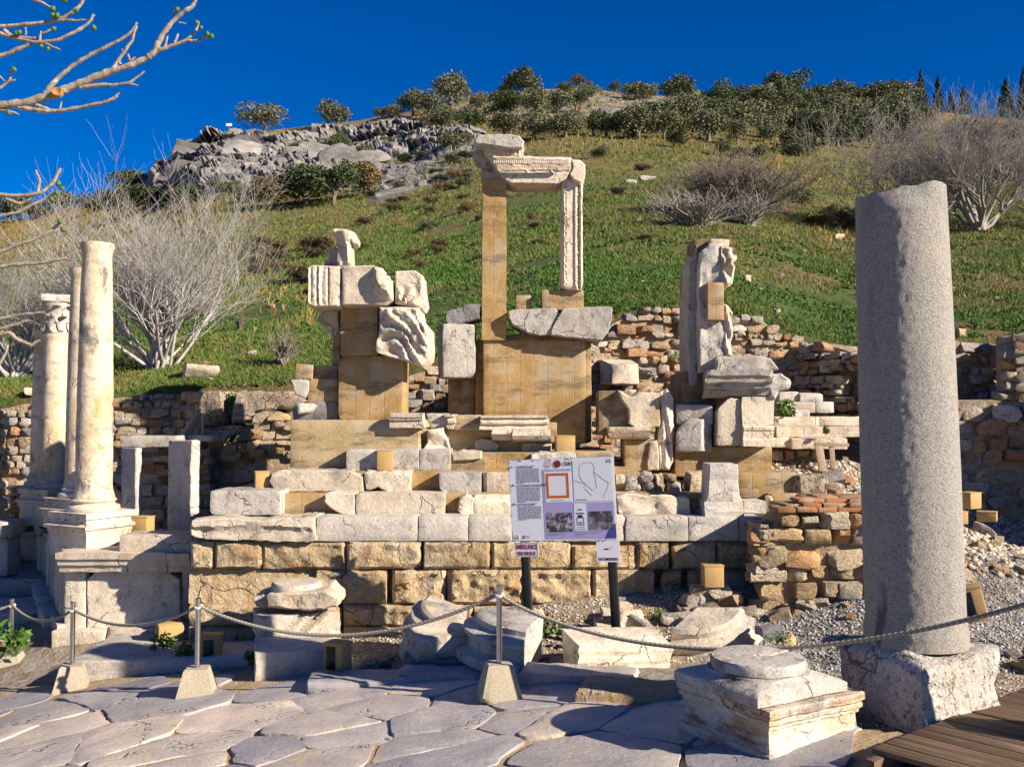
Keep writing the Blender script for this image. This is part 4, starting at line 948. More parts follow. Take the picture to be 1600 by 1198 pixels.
# ------------------------------------------------------------------ rubble walls
def plane_hit(px, py, A, B):
    a = np.array([*(W(A[0], 651, A[1])[:2])]); b = np.array([*(W(B[0], 651, B[1])[:2])]); d = b-a; L = np.linalg.norm(d); d /= L; n = np.array([-d[1], d[0]])
    r = ray(px, py); t = (a@n)/(r[:2]@n); p = r*t; return (p[:2]-a)@d, EYE+p[2]
def rubble_wall(name, label, A, B, top, bot, ch=(.10, .165), wf=(.9, 2.1), mat='rubble', core='mortar', seed=0, depth=.5, holes=(), cat='rubble wall', recess=.085, topmat=None, maxn=300, jit=.018, gap=.99, stf=.3):
    rng = random.Random(seed)
    a = np.array(W(A[0], 651, A[1])[:2]); b = np.array(W(B[0], 651, B[1])[:2]); d = b-a; L = np.linalg.norm(d); d /= L; nrm = np.array([-d[1], d[0]])
    if nrm@(a+b) < 0: nrm = -nrm
    ang = math.atan2(d[1], d[0])
    tp = np.array(sorted(plane_hit(x, y, A, B) for x, y in top)); bp = np.array(sorted(plane_hit(x, y, A, B) for x, y in bot))
    hl = []
    for x0, y0, x1, y1 in holes:
        s0, z0 = plane_hit(x0, y1, A, B); s1, z1 = plane_hit(x1, y0, A, B); hl.append((min(s0, s1), max(s0, s1), min(z0, z1), max(z0, z1)))
    s0, s1 = max(0, -1e9), L
    mid = a+d*L/2
    t = E(name, label, cat, (mid[0], mid[1], float(bp[:, 1].min())))
    # core
    ns = max(6, int(L/.25)); S = np.linspace(s0, s1, ns+1); V = []
    for s_ in S:
        zt_ = np.interp(s_, tp[:, 0], tp[:, 1])-.06+.05*rng.uniform(-1, 1); zb = np.interp(s_, bp[:, 0], bp[:, 1])-.5
        for o, z in ((recess, zb), (recess, (zb+zt_)/2), (recess+.01, zt_), (depth, zt_+.02), (depth, zb)):
            q = a+d*s_+nrm*o; V.append((q[0], q[1], z))
    V = np.array(V); F = []
    for i in range(ns):
        for j in range(5): F.append((i*5+j, i*5+(j+1) % 5, (i+1)*5+(j+1) % 5, (i+1)*5+j))
    F += [tuple(range(5)), tuple(ns*5+j for j in (4, 3, 2, 1, 0))]
    V = V+.02*vec3(V*3, 2)
    if not hl:
        o = O('mortar_core', mesh('mortar_core', V, F, 60), M[core], t, (0, 0, 0)); o.location = -WL[t.name]
    else:
        V2 = V.copy(); V2 = V2+np.r_[nrm*.35, 0]; o = O('mortar_core', mesh('mortar_core', V2, F, 60), M[core], t, (0, 0, 0)); o.location = -WL[t.name]
    z = float(bp[:, 1].min())-.05; zmax = float(tp[:, 1].max()); cnt = 0; rows = []
    while z < zmax:
        h = rng.uniform(*ch); s_ = s0-rng.uniform(0, .2); ph = rng.uniform(0, 9)
        while s_ < s1:
            w = h*rng.uniform(*wf); 
            if s_+w > s1+.12: w = max(.08, s1+.05-s_)
            sc = s_+w/2; zz = z+h/2+.03*math.sin(sc*1.7+ph)
            if np.interp(sc, bp[:, 0], bp[:, 1])-.12 < zz < np.interp(sc, tp[:, 0], tp[:, 1])-h*.25 and not any(q[0] < sc < q[1] and q[2] < zz < q[3] for q in hl):
                rows.append((sc, zz, w, h))
            s_ += w
        z += h
    big = rows
    if len(rows) > maxn: print('wall', name, len(rows), 'stones'); big = rows[:maxn]
    for sc, zz, w, h in big:
        dp = rng.uniform(.24, .34); hh = h*rng.uniform(.95, 1.08); q = a+d*sc+nrm*(dp/2+rng.uniform(-jit, jit))
        stone(t, (q[0], q[1], zz+rng.uniform(-.012, .012)), (w*gap*rng.uniform(.93, 1.04), dp, hh*.98), m=M[mat],
              rot=(rng.uniform(-.12, .12), rng.uniform(-.07, .07), ang+rng.uniform(-.1, .1)+rng.choice((0, math.pi))), rng=rng)
    return t
rubble_wall('rubble_wall', 'sunlit rubble wall at the far left edge behind the columns', (-130, 16.6), (172, 16.7), [(-130, 640), (0, 634), (30, 628), (172, 622)], [(-130, 815), (172, 720)], seed=1, ch=(.12, .19))
br = E('brick_pier', 'stub of orange bricks beside the far left rubble wall', 'brick pier', W(30, 815, 15.6))
for i in range(9):
    y = 762+i*6.5
    for j, (xa, xb) in enumerate(((12, 30), (31, 50)) if i % 2 else ((14, 24), (25, 50))):
        BX(br, 'brick', (xa+R.uniform(-1, 1), y, xb+R.uniform(-2, 1), y+5.6), 15.5+R.uniform(-.05, .05), .3, M['brick'], res=.2, bev=.012, chips=1, rough=.008)
BX(br, 'mortar_core', (16, 764, 48, 825), 15.58, .35, M['mortar_pale'], res=.2)
rubble_wall('rubble_wall', 'rubble retaining wall right of the columns, half in shade', (170, 16.4), (292, 16.6), [(170, 622), (230, 616), (292, 612)], [(170, 705), (292, 705)], seed=2, ch=(.10, .16))
rubble_wall('rubble_wall', 'short shaded return of rubble wall beside the slanting timber prop', (282, 16.5), (306, 16.05), [(282, 613), (306, 610)], [(282, 705), (306, 710)], seed=3, ch=(.11, .18))
rubble_wall('rubble_wall', 'low dark rubble wall in shade behind the two upright jamb slabs', (180, 14.3), (324, 14.3), [(180, 695), (324, 700)], [(180, 830), (324, 830)], seed=4, ch=(.11, .2), wf=(1.1, 2.6))
rubble_wall('rubble_wall', 'rough rubble bank below the two big pitted blocks, left of the stepped pier', (305, 14.7), (456, 14.5), [(305, 700), (345, 690), (400, 694), (456, 700)], [(305, 835), (456, 800)], seed=5, ch=(.11, .2), wf=(1., 2.3), jit=.07)
rubble_wall('rubble_wall', 'coursed pier of flat rubble stones between pitted block and ochre pedestal', (397, 14.4), (470, 14.4), [(397, 642), (430, 634), (470, 640)], [(397, 712), (470, 712)], seed=6, ch=(.10, .16), wf=(1.2, 2.6), mat='rubble_warm')
# big pitted blocks, prop, jambs
BX(None, 'pitted_block', (313, 612, 358, 665), 14.6, .7, M['porous'], res=.05, rough=.03, bev=.06, chips=4, amt=.3, yaw=-18, label='tall rounded pitted travertine block beside the timber prop', cat='stone block')
RB(None, 'pitted_block', [(366, 614), (375, 611), (455, 612), (476, 628), (470, 640), (420, 640), (398, 645), (396, 660), (364, 660), (361, 640)], 14.5, .7, M['porous'], sp=.06, rnd=.06, rough=.03, jag=.02, label='wide pitted travertine block with overhanging right end on the rubble pier', cat='stone block')
RB(None, 'pitted_block', [(331, 668), (372, 663), (371, 675), (355, 682), (350, 691), (334, 690)], 14.5, .5, M['porous'], sp=.06, rnd=.04, rough=.03, label='low pitted block tucked under the tall rounded one', cat='stone block')
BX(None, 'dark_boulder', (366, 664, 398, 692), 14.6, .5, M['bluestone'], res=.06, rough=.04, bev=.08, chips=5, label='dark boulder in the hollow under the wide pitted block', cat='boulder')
pp = E('timber_prop', 'slanting wooden prop with an upright post bracing the pitted block', 'prop', W(300, 688, 14.3))
def beam(parent, name, p, q, w, d, mat=None):
    p, q = Vector(p), Vector(q); V, F = stone_block(w, d, (q-p).length, 3, .002, .006, 0, 0, .3)
    o = O(name, mesh(name, V, F), mat or M['timber'], parent, (p+q)/2); o.rotation_euler = (q-p).to_track_quat('Z', 'Y').to_euler(); return o
beam(pp, 'brace', W(281, 690, 14.25), W(312, 646, 14.5), .10, .10); beam(pp, 'upright', W(311, 690, 14.4), W(311, 640, 14.5), .05, .08); beam(pp, 'upright', W(316, 690, 14.35), W(316, 645, 14.45), .04, .05)
BX(None, 'lintel_slab', (186, 681, 275, 699), 13.5, .5, M['marble_grey'], res=.08, rough=.012, chips=3, label='horizontal blue-grey stone lintel lying over the left jamb slab', cat='lintel')
BX(None, 'lintel_slab', (255, 681, 330, 690), 14.0, .4, mw, res=.08, rough=.008, label='thin white lintel slab under the feet of the timber prop', cat='lintel')
BX(None, 'jamb_slab', (183, 700, 224, 806), 13.4, .10, M['marble_grey'], res=.06, rough=.012, chips=2, yaw=-35, label='upright blue-grey jamb slab nearer the columns, under the lintel', cat='jamb')
BX(None, 'jamb_slab', (254, 688, 314, 834), 13.0, .14, M['marble_grey'], res=.06, rough=.014, chips=2, amt=.2, yaw=-33, label='taller weathered jamb slab standing before the dark rubble', cat='jamb')
rubble_wall('rubble_wall', 'rubble wall glimpsed between the left and centre ochre piers', (556, 15.6), (760, 15.8), [(556, 600), (575, 590), (630, 580), (680, 572), (760, 545)], [(556, 672), (760, 672)], seed=7, ch=(.10, .17))
rubble_wall('rubble_wall', 'ragged rubble wall rising right of the centre pier, with a white block built in', (915, 15.4), (1088, 15.8), [(915, 540), (935, 520), (960, 494), (985, 489), (1010, 481), (1088, 484)], [(915, 735), (1088, 735)], seed=8, ch=(.09, .165), wf=(1., 2.4), jit=.07)
BX(None, 'built_in_block', (946, 556, 1000, 600), 15.05, .5, mw, res=.07, rough=.015, chips=4, yaw=18, label='white corniced block built into the ragged rubble wall right of the centre pier', cat='stone block')
rubble_wall('rubble_wall', 'curved rubble wall behind the figured slab, left half', (1138, 16.3), (1258, 16.5), [(1138, 488), (1180, 492), (1215, 508), (1258, 528)], [(1138, 650), (1258, 660)], seed=9, ch=(.10, .16))
rubble_wall('rubble_wall', 'curved rubble wall with a dark niche, right half beside the granite column', (1248, 16.4), (1360, 15.2), [(1248, 530), (1300, 540), (1360, 556)], [(1248, 650), (1360, 650)], seed=10, ch=(.10, .165), holes=[(1314, 590, 1342, 628)], depth=.6)
rubble_wall('rubble_wall', 'upper sunlit rubble wall right of the granite column below the grass', (1470, 16.2), (1566, 16.3), [(1470, 534), (1500, 529), (1566, 531)], [(1470, 640), (1566, 640)], seed=11, ch=(.12, .18))
rubble_wall('rubble_wall', 'projecting return of rubble wall at the right edge, in shade', (1560, 16.2), (1585, 14.9), [(1560, 527), (1585, 522)], [(1560, 640), (1585, 645)], seed=12, ch=(.10, .16))
rubble_wall('rubble_wall', 'front of the projecting rubble buttress at the right picture edge', (1583, 14.9), (1760, 14.9), [(1583, 524), (1760, 520)], [(1583, 650), (1760, 650)], seed=22, ch=(.12, .18))
rubble_wall('rubble_wall', 'lower rubble retaining wall in shade right of the granite column', (1470, 13.9), (1700, 13.8), [(1470, 628), (1540, 622), (1700, 616)], [(1470, 790), (1700, 785)], seed=13, ch=(.14, .27), wf=(1., 2.1), depth=1.6, jit=.06)
te = W(1575, 622, 14.6); V, F = boxV(3.2, 1.6, 1.2); O('terrace', mesh('terrace', V, F), M['dirt'], None, (te[0]+.2, te[1]+.15, W(1575, 622, 14.4)[2]-.66), kind='structure')
# front right wall with brick courses
t = rubble_wall('rubble_wall', 'low rubble wall of tan stones under brick courses, right of the podium', (1192, 10.15), (1440, 10.0), [(1192, 822), (1215, 806), (1250, 802), (1440, 798)], [(1192, 905), (1240, 930), (1440, 930)], seed=14, ch=(.12, .22), wf=(1., 2.1), mat='rubble_warm', core='mortar_pale', depth=.95, recess=.09, jit=.03)
rg = random.Random(8)
for py in range(822, 912, 13):
    for yy in (10.28, 10.5, 10.72, 10.93):
        p = W(1190+rg.uniform(-5, 6), py+rg.uniform(-3, 3), yy); stone(t, p, (rg.uniform(.16, .3), rg.uniform(.2, .3), rg.uniform(.09, .13)), m=M['rubble_warm'], rng=rg)
rng = random.Random(4)
for i, (y0, y1, x0, yy) in enumerate(((793, 801, 1214, 10.1), (786, 792.5, 1256, 10.14), (780, 785.5, 1248, 10.3), (775, 779.5, 1276, 10.45))):
    x = x0
    while x < 1440:
        w = rng.uniform(28, 44); BX(t, 'brick', (x, y0, x+w-1.5, y1), yy+rng.uniform(-.03, .03), .35, M['brick'], res=.15, bev=.012, chips=1, amt=.2, rough=.01, seed=int(x)+i); x += w
BX(t, 'mortar_core', (1228, 788, 1440, 801), 10.22, .7, M['mortar_pale'], res=.2, rough=.01); BX(t, 'mortar_core', (1262, 777, 1440, 790), 10.58, .5, M['mortar_pale'], res=.2, rough=.01)

# ------------------------------------------------------------------ white marble stair on the right
stt = E('marble_stair', 'flight of white marble steps behind the cornice, beside the granite column', 'stair', W(1270, 705, 14))
for r, yy, dd in (((1206, 683, 1236, 699), 13.75, .6), ((1237, 684, 1325, 701.5), 13.7, .6), ((1214, 666.5, 1400, 682.5), 13.85, .7), ((1208, 651, 1280, 666), 14.2, .7), ((1281, 651, 1400, 666), 14.2, .7),
                  ((1211, 628, 1274, 645), 15.0, .6), ((1275, 628, 1303, 645), 15.0, .6), ((1218, 612, 1248, 627), 15.5, .5), ((1249, 614, 1286, 628), 15.45, .5)):
    BX(stt, 'step_slab', r, yy, dd, mw if yy < 14.9 else mc, res=.09, rough=.01, chips=2, amt=.2)
BX(stt, 'footing', (1204, 699, 1290, 722), 14.0, .8, M['mortar_pale'], res=.1, rough=.04)
for r in [(1206, 702, 1222, 718), (1224, 702, 1240, 716), (1242, 703, 1266, 714), (1268, 702, 1284, 716)]:
    x0, x1, z0, z1 = rect_px(*r, 13.9); stone(stt, ((x0+x1)/2, 14.0, (z0+z1)/2), (x1-x0, .3, z1-z0), 'rubble_fill')
BX(None, 'boulder', (1240, 640, 1266, 654), 14.35, .35, M['rubble'], res=.08, rough=.03, bev=.05, chips=4, label='pale rounded stone lying on the top white marble step', cat='boulder')
tr = E('timber_trestle', 'small weathered timber trestle propping the white marble steps', 'trestle', W(1292, 735, 13.5))
beam(tr, 'leg', W(1286, 737, 13.4), W(1278, 691, 13.62), .11, .04); beam(tr, 'leg', W(1302, 734, 13.4), W(1299, 697, 13.62), .07, .04); beam(tr, 'crossbar', W(1273, 695, 13.6), W(1326, 695, 13.6), .05, .05)

# the ruin goes on beyond the right picture edge: the wall that keeps the lower terrace in shade
rubble_wall('rubble_wall', 'return wall of the lower terrace just outside the right picture edge', (1770, 13.9), (1930, 11.3), [(1770, 520), (1830, 490), (1930, 500)], [(1770, 790), (1930, 830)], seed=31, ch=(.22, .34), depth=.8)
# ------------------------------------------------------------------ granite column on its rock base
def granite_column():
    b = Wv(1431, 1003, 6.8); tp = Wv(1406, 299, 6.8); h = tp.z-b.z
    t = E('granite_column', 'tall broken grey speckled granite column shaft on a rough block', 'column', b)
    seg, n = 110, 150; th = np.linspace(0, 2*math.pi, seg, endpoint=False); V = []
    for i in range(n+1):
        q = i/n; r = .332+(.300-.332)*q+.01*math.sin(q*3)
        if q < .05: r += .012*(1 if q < .04 else .5)
        zt = h*(1+.005*np.cos(th-.3))-.03*np.clip(np.cos(th-math.radians(200)), -.2, 1)-.10*np.exp(-((np.abs((th-math.radians(236)+math.pi)%(2*math.pi)-math.pi))/.35)**4)*0+.02*fbm(np.c_[np.cos(th)*3, np.sin(th)*3, th*0], 3)
        z = np.minimum(zt, q*h*1.02)
        x = r*np.cos(th)+(tp.x-b.x)*q; y = r*np.sin(th)
        V.append(np.c_[x, y, z])
    V = np.concatenate(V); ang = np.tile(th, n+1)
    # weather-roughened stripe between the smooth faces
    a0 = math.radians(250); d = np.abs((ang-a0+math.pi) % (2*math.pi)-math.pi)
    k = np.exp(-((d-.12*fbm(V*2.2, 3))/.30)**2); nz = fbm(V*46, 3, 4)
    rad = np.c_[np.cos(ang), np.sin(ang), 0*ang]; bite = np.exp(-((d-.05)/.55)**4)*np.clip((V[:, 2]-h+.17)/.15, 0, 1); V = V+rad*(k*(.009*nz-.002)+.002*fbm(V*6, 3)-.055*bite)[:, None]
    F = []
    for i in range(n):
        for j in range(seg): F.append((i*seg+j, i*seg+(j+1) % seg, (i+1)*seg+(j+1) % seg, (i+1)*seg+j))
    c0 = len(V); V = np.concatenate([V, [[tp.x-b.x, 0, V[-seg:, 2].mean()-.03]]])
    F += [(n*seg+j, n*seg+(j+1) % seg, c0) for j in range(seg)]; F.append(tuple(range(seg-1, -1, -1)))
    O('shaft', mesh('shaft', V, F, 60), M['granite'], t, b)
    return t
granite_column()
V, F = stone_block(.84, .78, .62, 77, .035, .06, 3, .25, .05, freq=3.2, maxn=30)
wob = np.clip((.1-V[:, 2])/.4, 0, 1)[:, None]; V = V+np.c_[np.zeros(len(V)), -.10*wob[:, 0], np.zeros(len(V))]+.012*vec3(V*14, 3, 5)
bl = Wv(1430, 1003, 6.8)
O('base_block', mesh('base_block', V, F, 45), stone_mat('pecked_pale_limestone', [(.3, (.52, .46, .40)), (.6, (.66, .60, .53)), (.8, (.74, .68, .61))], 3, [(GR, 2.6, .55, .72, (1, 1, 1)), ((.5, .34, .2), 1.5, .57, .75, (1, 1, 1))], bump=1.0, bscale=26, bdist=.03, pits=.8, var=0), None,
  (bl.x+.03, bl.y-.03, bl.z-.31), (0, 0, math.radians(22)), label='rough pecked pale stone block under the granite column', cat='stone block')
# ------------------------------------------------------------------ foreground column base
cb = np.array([1.737, 6.557]); zb = W(1198, 1196, 5.96)[2]-.02
t = E('column_base', 'low square marble pedestal with sloped plinth and round disc, nearest the camera', 'column base', (cb[0], cb[1], zb))
stm = stone_mat('rust_streaked_marble', [(.25, (.46, .39, .31)), (.5, (.60, .53, .44)), (.75, (.70, .63, .54))], 2.4,
    [((.50, .33, .15), 2.2, .48, .68, (.5, .5, 1.6)), ((.28, .10, .035), 3.0, .53, .66, (.45, .45, 2.6)), ((.22, .20, .18), 5, .57, .70, (1, 1, 1))], bump=.7, bscale=24, var=0)
yawb = math.radians(30)
H1 = .345; a = .437
V, F = sqlathe([(a-.02, -.06), (a, .02), (a, H1*.2), (a-.02, H1*.23), (a-.018, H1*.30), (a-.04, H1*.36), (a-.044, H1*.60), (a-.028, H1*.63), (a-.028, H1*.68), (a-.012, H1*.72), (a-.010, H1*.78), (a-.018, H1*.80), (a, H1*.85), (a, H1*.97), (a-.01, H1)], 30, .006, 4, chips=0, freq=9)
V = V+.007*vec3(V*22, 3, 4)-.012*np.clip(ridged(V*5, 3, 6)-.72, 0, 1)[:, None]*V; O('pedestal_block', mesh('pedestal_block', V, F, 35), stm, t, (cb[0], cb[1], zb), (0, 0, yawb))
a2 = .40; pr = [(a2-.01, 0), (a2, .008), (a2, .062), (a2-.010, .078), (a2-.055, .096), (a2-.085, .112), (a2-.09, .122)]
V, F = sqlathe(pr, 30, .005, 9, chips=0, freq=8)
q = np.clip((V[:, 2]-.074)/.04, 0, 1)[:, None]; rad = np.hypot(V[:, 0], V[:, 1])[:, None]; V[:, :2] = V[:, :2]*(1-q)+V[:, :2]/np.maximum(rad, 1e-6)*np.minimum(rad, .36-.02*q)*q
O('plinth', mesh('plinth', V, F, 40), mg, t, (cb[0]-.075, cb[1]-.02, zb+H1+.004), (0, 0, yawb))
V, F = lathe([(.30, 0), (.312, .012), (.315, .06), (.304, .078), (.25, .082), (.03, .080), (.028, .06), (.0, .06)], 64, .004, 9, 3, cap=False)
V[:, 2] -= .03*np.exp(-((V[:, 1]-.55*V[:, 0]+.0)/.012)**2)*((V[:, 0] > 0) & (V[:, 2] > .07)); O('disc', mesh('disc', V, F, 35), mg, t, (cb[0]-.08, cb[1]-.02, zb+H1+.124))
# ------------------------------------------------------------------ fallen fragments behind the rope
FB = 'stone fragment'
V = E('pedestal_fragment', 'stack of broken white moulded blocks with a disc on top, before the podium', FB, W(465, 1020, 10.0)); pf = V
V, F = stone_block(.84, .62, .38, 41, .012, .02, 5, .3, .03, freq=7, maxn=34)
crk = lambda m, w_: np.exp(-((V[:, 0]*.8-V[:, 2]*.9-m)/w_)**2)*(V[:, 1] < -.2)
V[:, 1] += .10*crk(.02, .03)+.06*crk(-.14, .025)+.03*np.clip(ridged(V*np.array([4, 1, 4]), 3, 8)-.6, 0, 1)*(V[:, 1] < -.25)
c_ = Wv(462, 979, 10.3); O('body', mesh('body', V, F, 32), mw, pf, c_, (0, 0, math.radians(20)))
RB(pf, 'upper_block', [(415, 930), (421, 926), (508, 923), (525, 935), (526, 947), (505, 953), (452, 952), (418, 950)], 9.95, .6, mw, sp=.045, rnd=.04, rough=.02, jag=.012)
RB(pf, 'broken_corner', [(394, 934), (412, 926), (417, 930), (416, 949), (398, 948)], 10.1, .5, mg, sp=.05, rnd=.03, rough=.02)
b = Wv(463, 926, 10.25); V, F = lathe([(.255, 0), (.262, .02), (.258, .10), (.24, .125), (.0, .128)], 40, .006, 9, 7, cap=False); O('disc', mesh('disc', V, F, 35), mw, pf, b, (.03, 0, 0))
BX(None, 'footing_block', (384, 1005, 508, 1056), 9.25, .75, M['marble_coping'], res=.05, rough=.012, chips=5, amt=.3, yaw=16, bev=.012, zbot=-.28, label='shaded grey block under the stack of broken moulded pieces', cat='stone block')
def ringseg(name, label, px, py, Y, r0, prof, a0, a1, tilt, mat, seed, n=22, rin=.0):
    """segment of a round moulded base: prof = (radius, z)"""
    c = Wv(px, py, Y); th = np.linspace(math.radians(a0), math.radians(a1), n+1); p = [(rin, prof[0][1])]+list(prof)+[(rin, prof[-1][1])]; p = np.array(p); m = len(p); V = []; F = []
    for t_ in th: V.append(np.c_[p[:, 0]*math.cos(t_), p[:, 0]*math.sin(t_), p[:, 1]])
    V = np.concatenate(V)
    for i in range(n):
        for j in range(m): F.append((i*m+j, (i+1)*m+j, (i+1)*m+(j+1) % m, i*m+(j+1) % m))
    F += [tuple(range(m)), tuple(n*m+j for j in range(m-1, -1, -1))]
    V = V+.010*vec3(V*6+seed, 4); V = chip(V-V.mean(0), np.ptp(V, axis=0), random.Random(seed), 3, .3)+V.mean(0)
    return O(name, mesh(name, V, F, 32), mat, None, c, tilt, label=label, cat=FB)
# tall white fragment and its neighbours
DR = [(.50, 0), (.52, .02), (.525, .06), (.52, .10), (.475, .115), (.455, .13), (.445, .18), (.45, .21), (.475, .225), (.475, .255), (.45, .27), (.415, .285), (.40, .30), (.40, .345), (.37, .37)]
V, F = stone_block(.62, .6, .36, 57, .016, .02, 6, .42, .045, freq=6, maxn=26); c_ = Wv(688, 1010, 9.35)
O('broken_block', mesh('broken_block', V, F, 30), mw, None, c_, (.10, .08, math.radians(24)), label='white broken block, bright on top, between the stack and the shaded drum', cat=FB)
ringseg('drum_fragment', 'white moulded drum fragment leaning behind the bright broken block', 722, 1000, 10.1, .5, [(r*1.22, z*.95) for r, z in DR], 150, 262, (.22, .16, .1), mw, 27)
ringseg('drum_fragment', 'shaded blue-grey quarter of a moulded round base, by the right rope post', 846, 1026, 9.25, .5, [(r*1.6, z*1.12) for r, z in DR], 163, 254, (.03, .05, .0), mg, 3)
moulding(None, 'moulded_fragment', (893, 1003, 1041, 1060), 8.62, [(0, .08), (.10, .11), (.36, .12), (.42, .07), (.52, .085), (.62, .075), (.66, .03), (.78, .04), (.86, .03), (.92, -.02), (1, -.10)], mw, depth=.62, rough=.012, seed=6, yaw=7, jag=.05, n=26, label='flat white moulded block lying below the sign', cat=FB)
ringseg('drum_fragment', 'tilted white quarter of a moulded round base right of the flat moulded block', 1096, 1000, 9.45, .5, [(r*1.12, z*1.0) for r, z in DR], 222, 335, (.30, -.20, .05), mw, 15, n=34)
RB(None, 'rough_slab', [(1072, 968), (1090, 957), (1125, 948), (1135, 960), (1150, 985), (1140, 1000), (1100, 985)], 9.9, .3, M['porous'], sp=.05, rnd=.03, rough=.02, label='rough grey slab edge propped behind the tilted base quarter', cat='stone block')
RB(None, 'moulded_fragment', [(932, 974), (946, 976), (962, 977), (966, 965), (941, 962), (943, 957), (958, 960), (980, 985), (975, 996), (930, 999)], 9.75, .35, mw, sp=.04, rnd=.02, rough=.01, label='small white hooked moulding fragment at the right sign post', cat=FB)
for r, yy, dd, nm, lab in (((778, 966, 833, 990), 9.9, .4, 'rough_stone', 'tan rough stone at the foot of the left sign post'), ((820, 960, 850, 975), 10.25, .3, 'rough_stone', 'small stone just behind the left sign post'),
        ((966, 947, 990, 962), 10.1, .3, 'rough_stone', 'white stone right of the right sign post, upper'), ((970, 962, 1006, 982), 9.95, .3, 'rough_stone', 'larger white stone right of the right sign post, lower'),
        ((1036, 965, 1065, 978), 9.95, .3, 'rough_stone', 'grey stone left of the rough propped slab'), ((1227, 998, 1250, 1010), 8.6, .2, 'rough_stone', 'small orange cube-like stone on the grey gravel'), ((1190, 985, 1230, 1000), 8.7, .3, 'rough_stone', 'dark brown flat stone beside the tilted base quarter')):
    x0, x1, z0, z1 = rect_px(*r, yy)
    V, F = stone_block(x1-x0, dd, z1-z0, int(r[0]), .02, .03, 4, .35, .06)
    O(nm, mesh(nm, V, F), M['rubble_warm'] if 'tan' in lab or 'orange' in lab else (M['bluestone'] if 'dark' in lab else mw), None, ((x0+x1)/2, yy+dd/2, (z0+z1)/2), label=lab, cat='stone')
# step slabs at the street edge under the drum fragment
for poly, yy, dep, m_, lab in (([(925, 1010+32), (640, 1036), (640, 1050), (925, 1056)], 9.0, .1, None, None),):
    pass
BX(None, 'kerb_slab', (626, 1030, 745, 1056), 9.0, .7, M['bluestone'], res=.07, rough=.02, chips=3, label='dark grey kerb slab under the shaded drum fragment', cat='kerb stone', zbot=-.1)
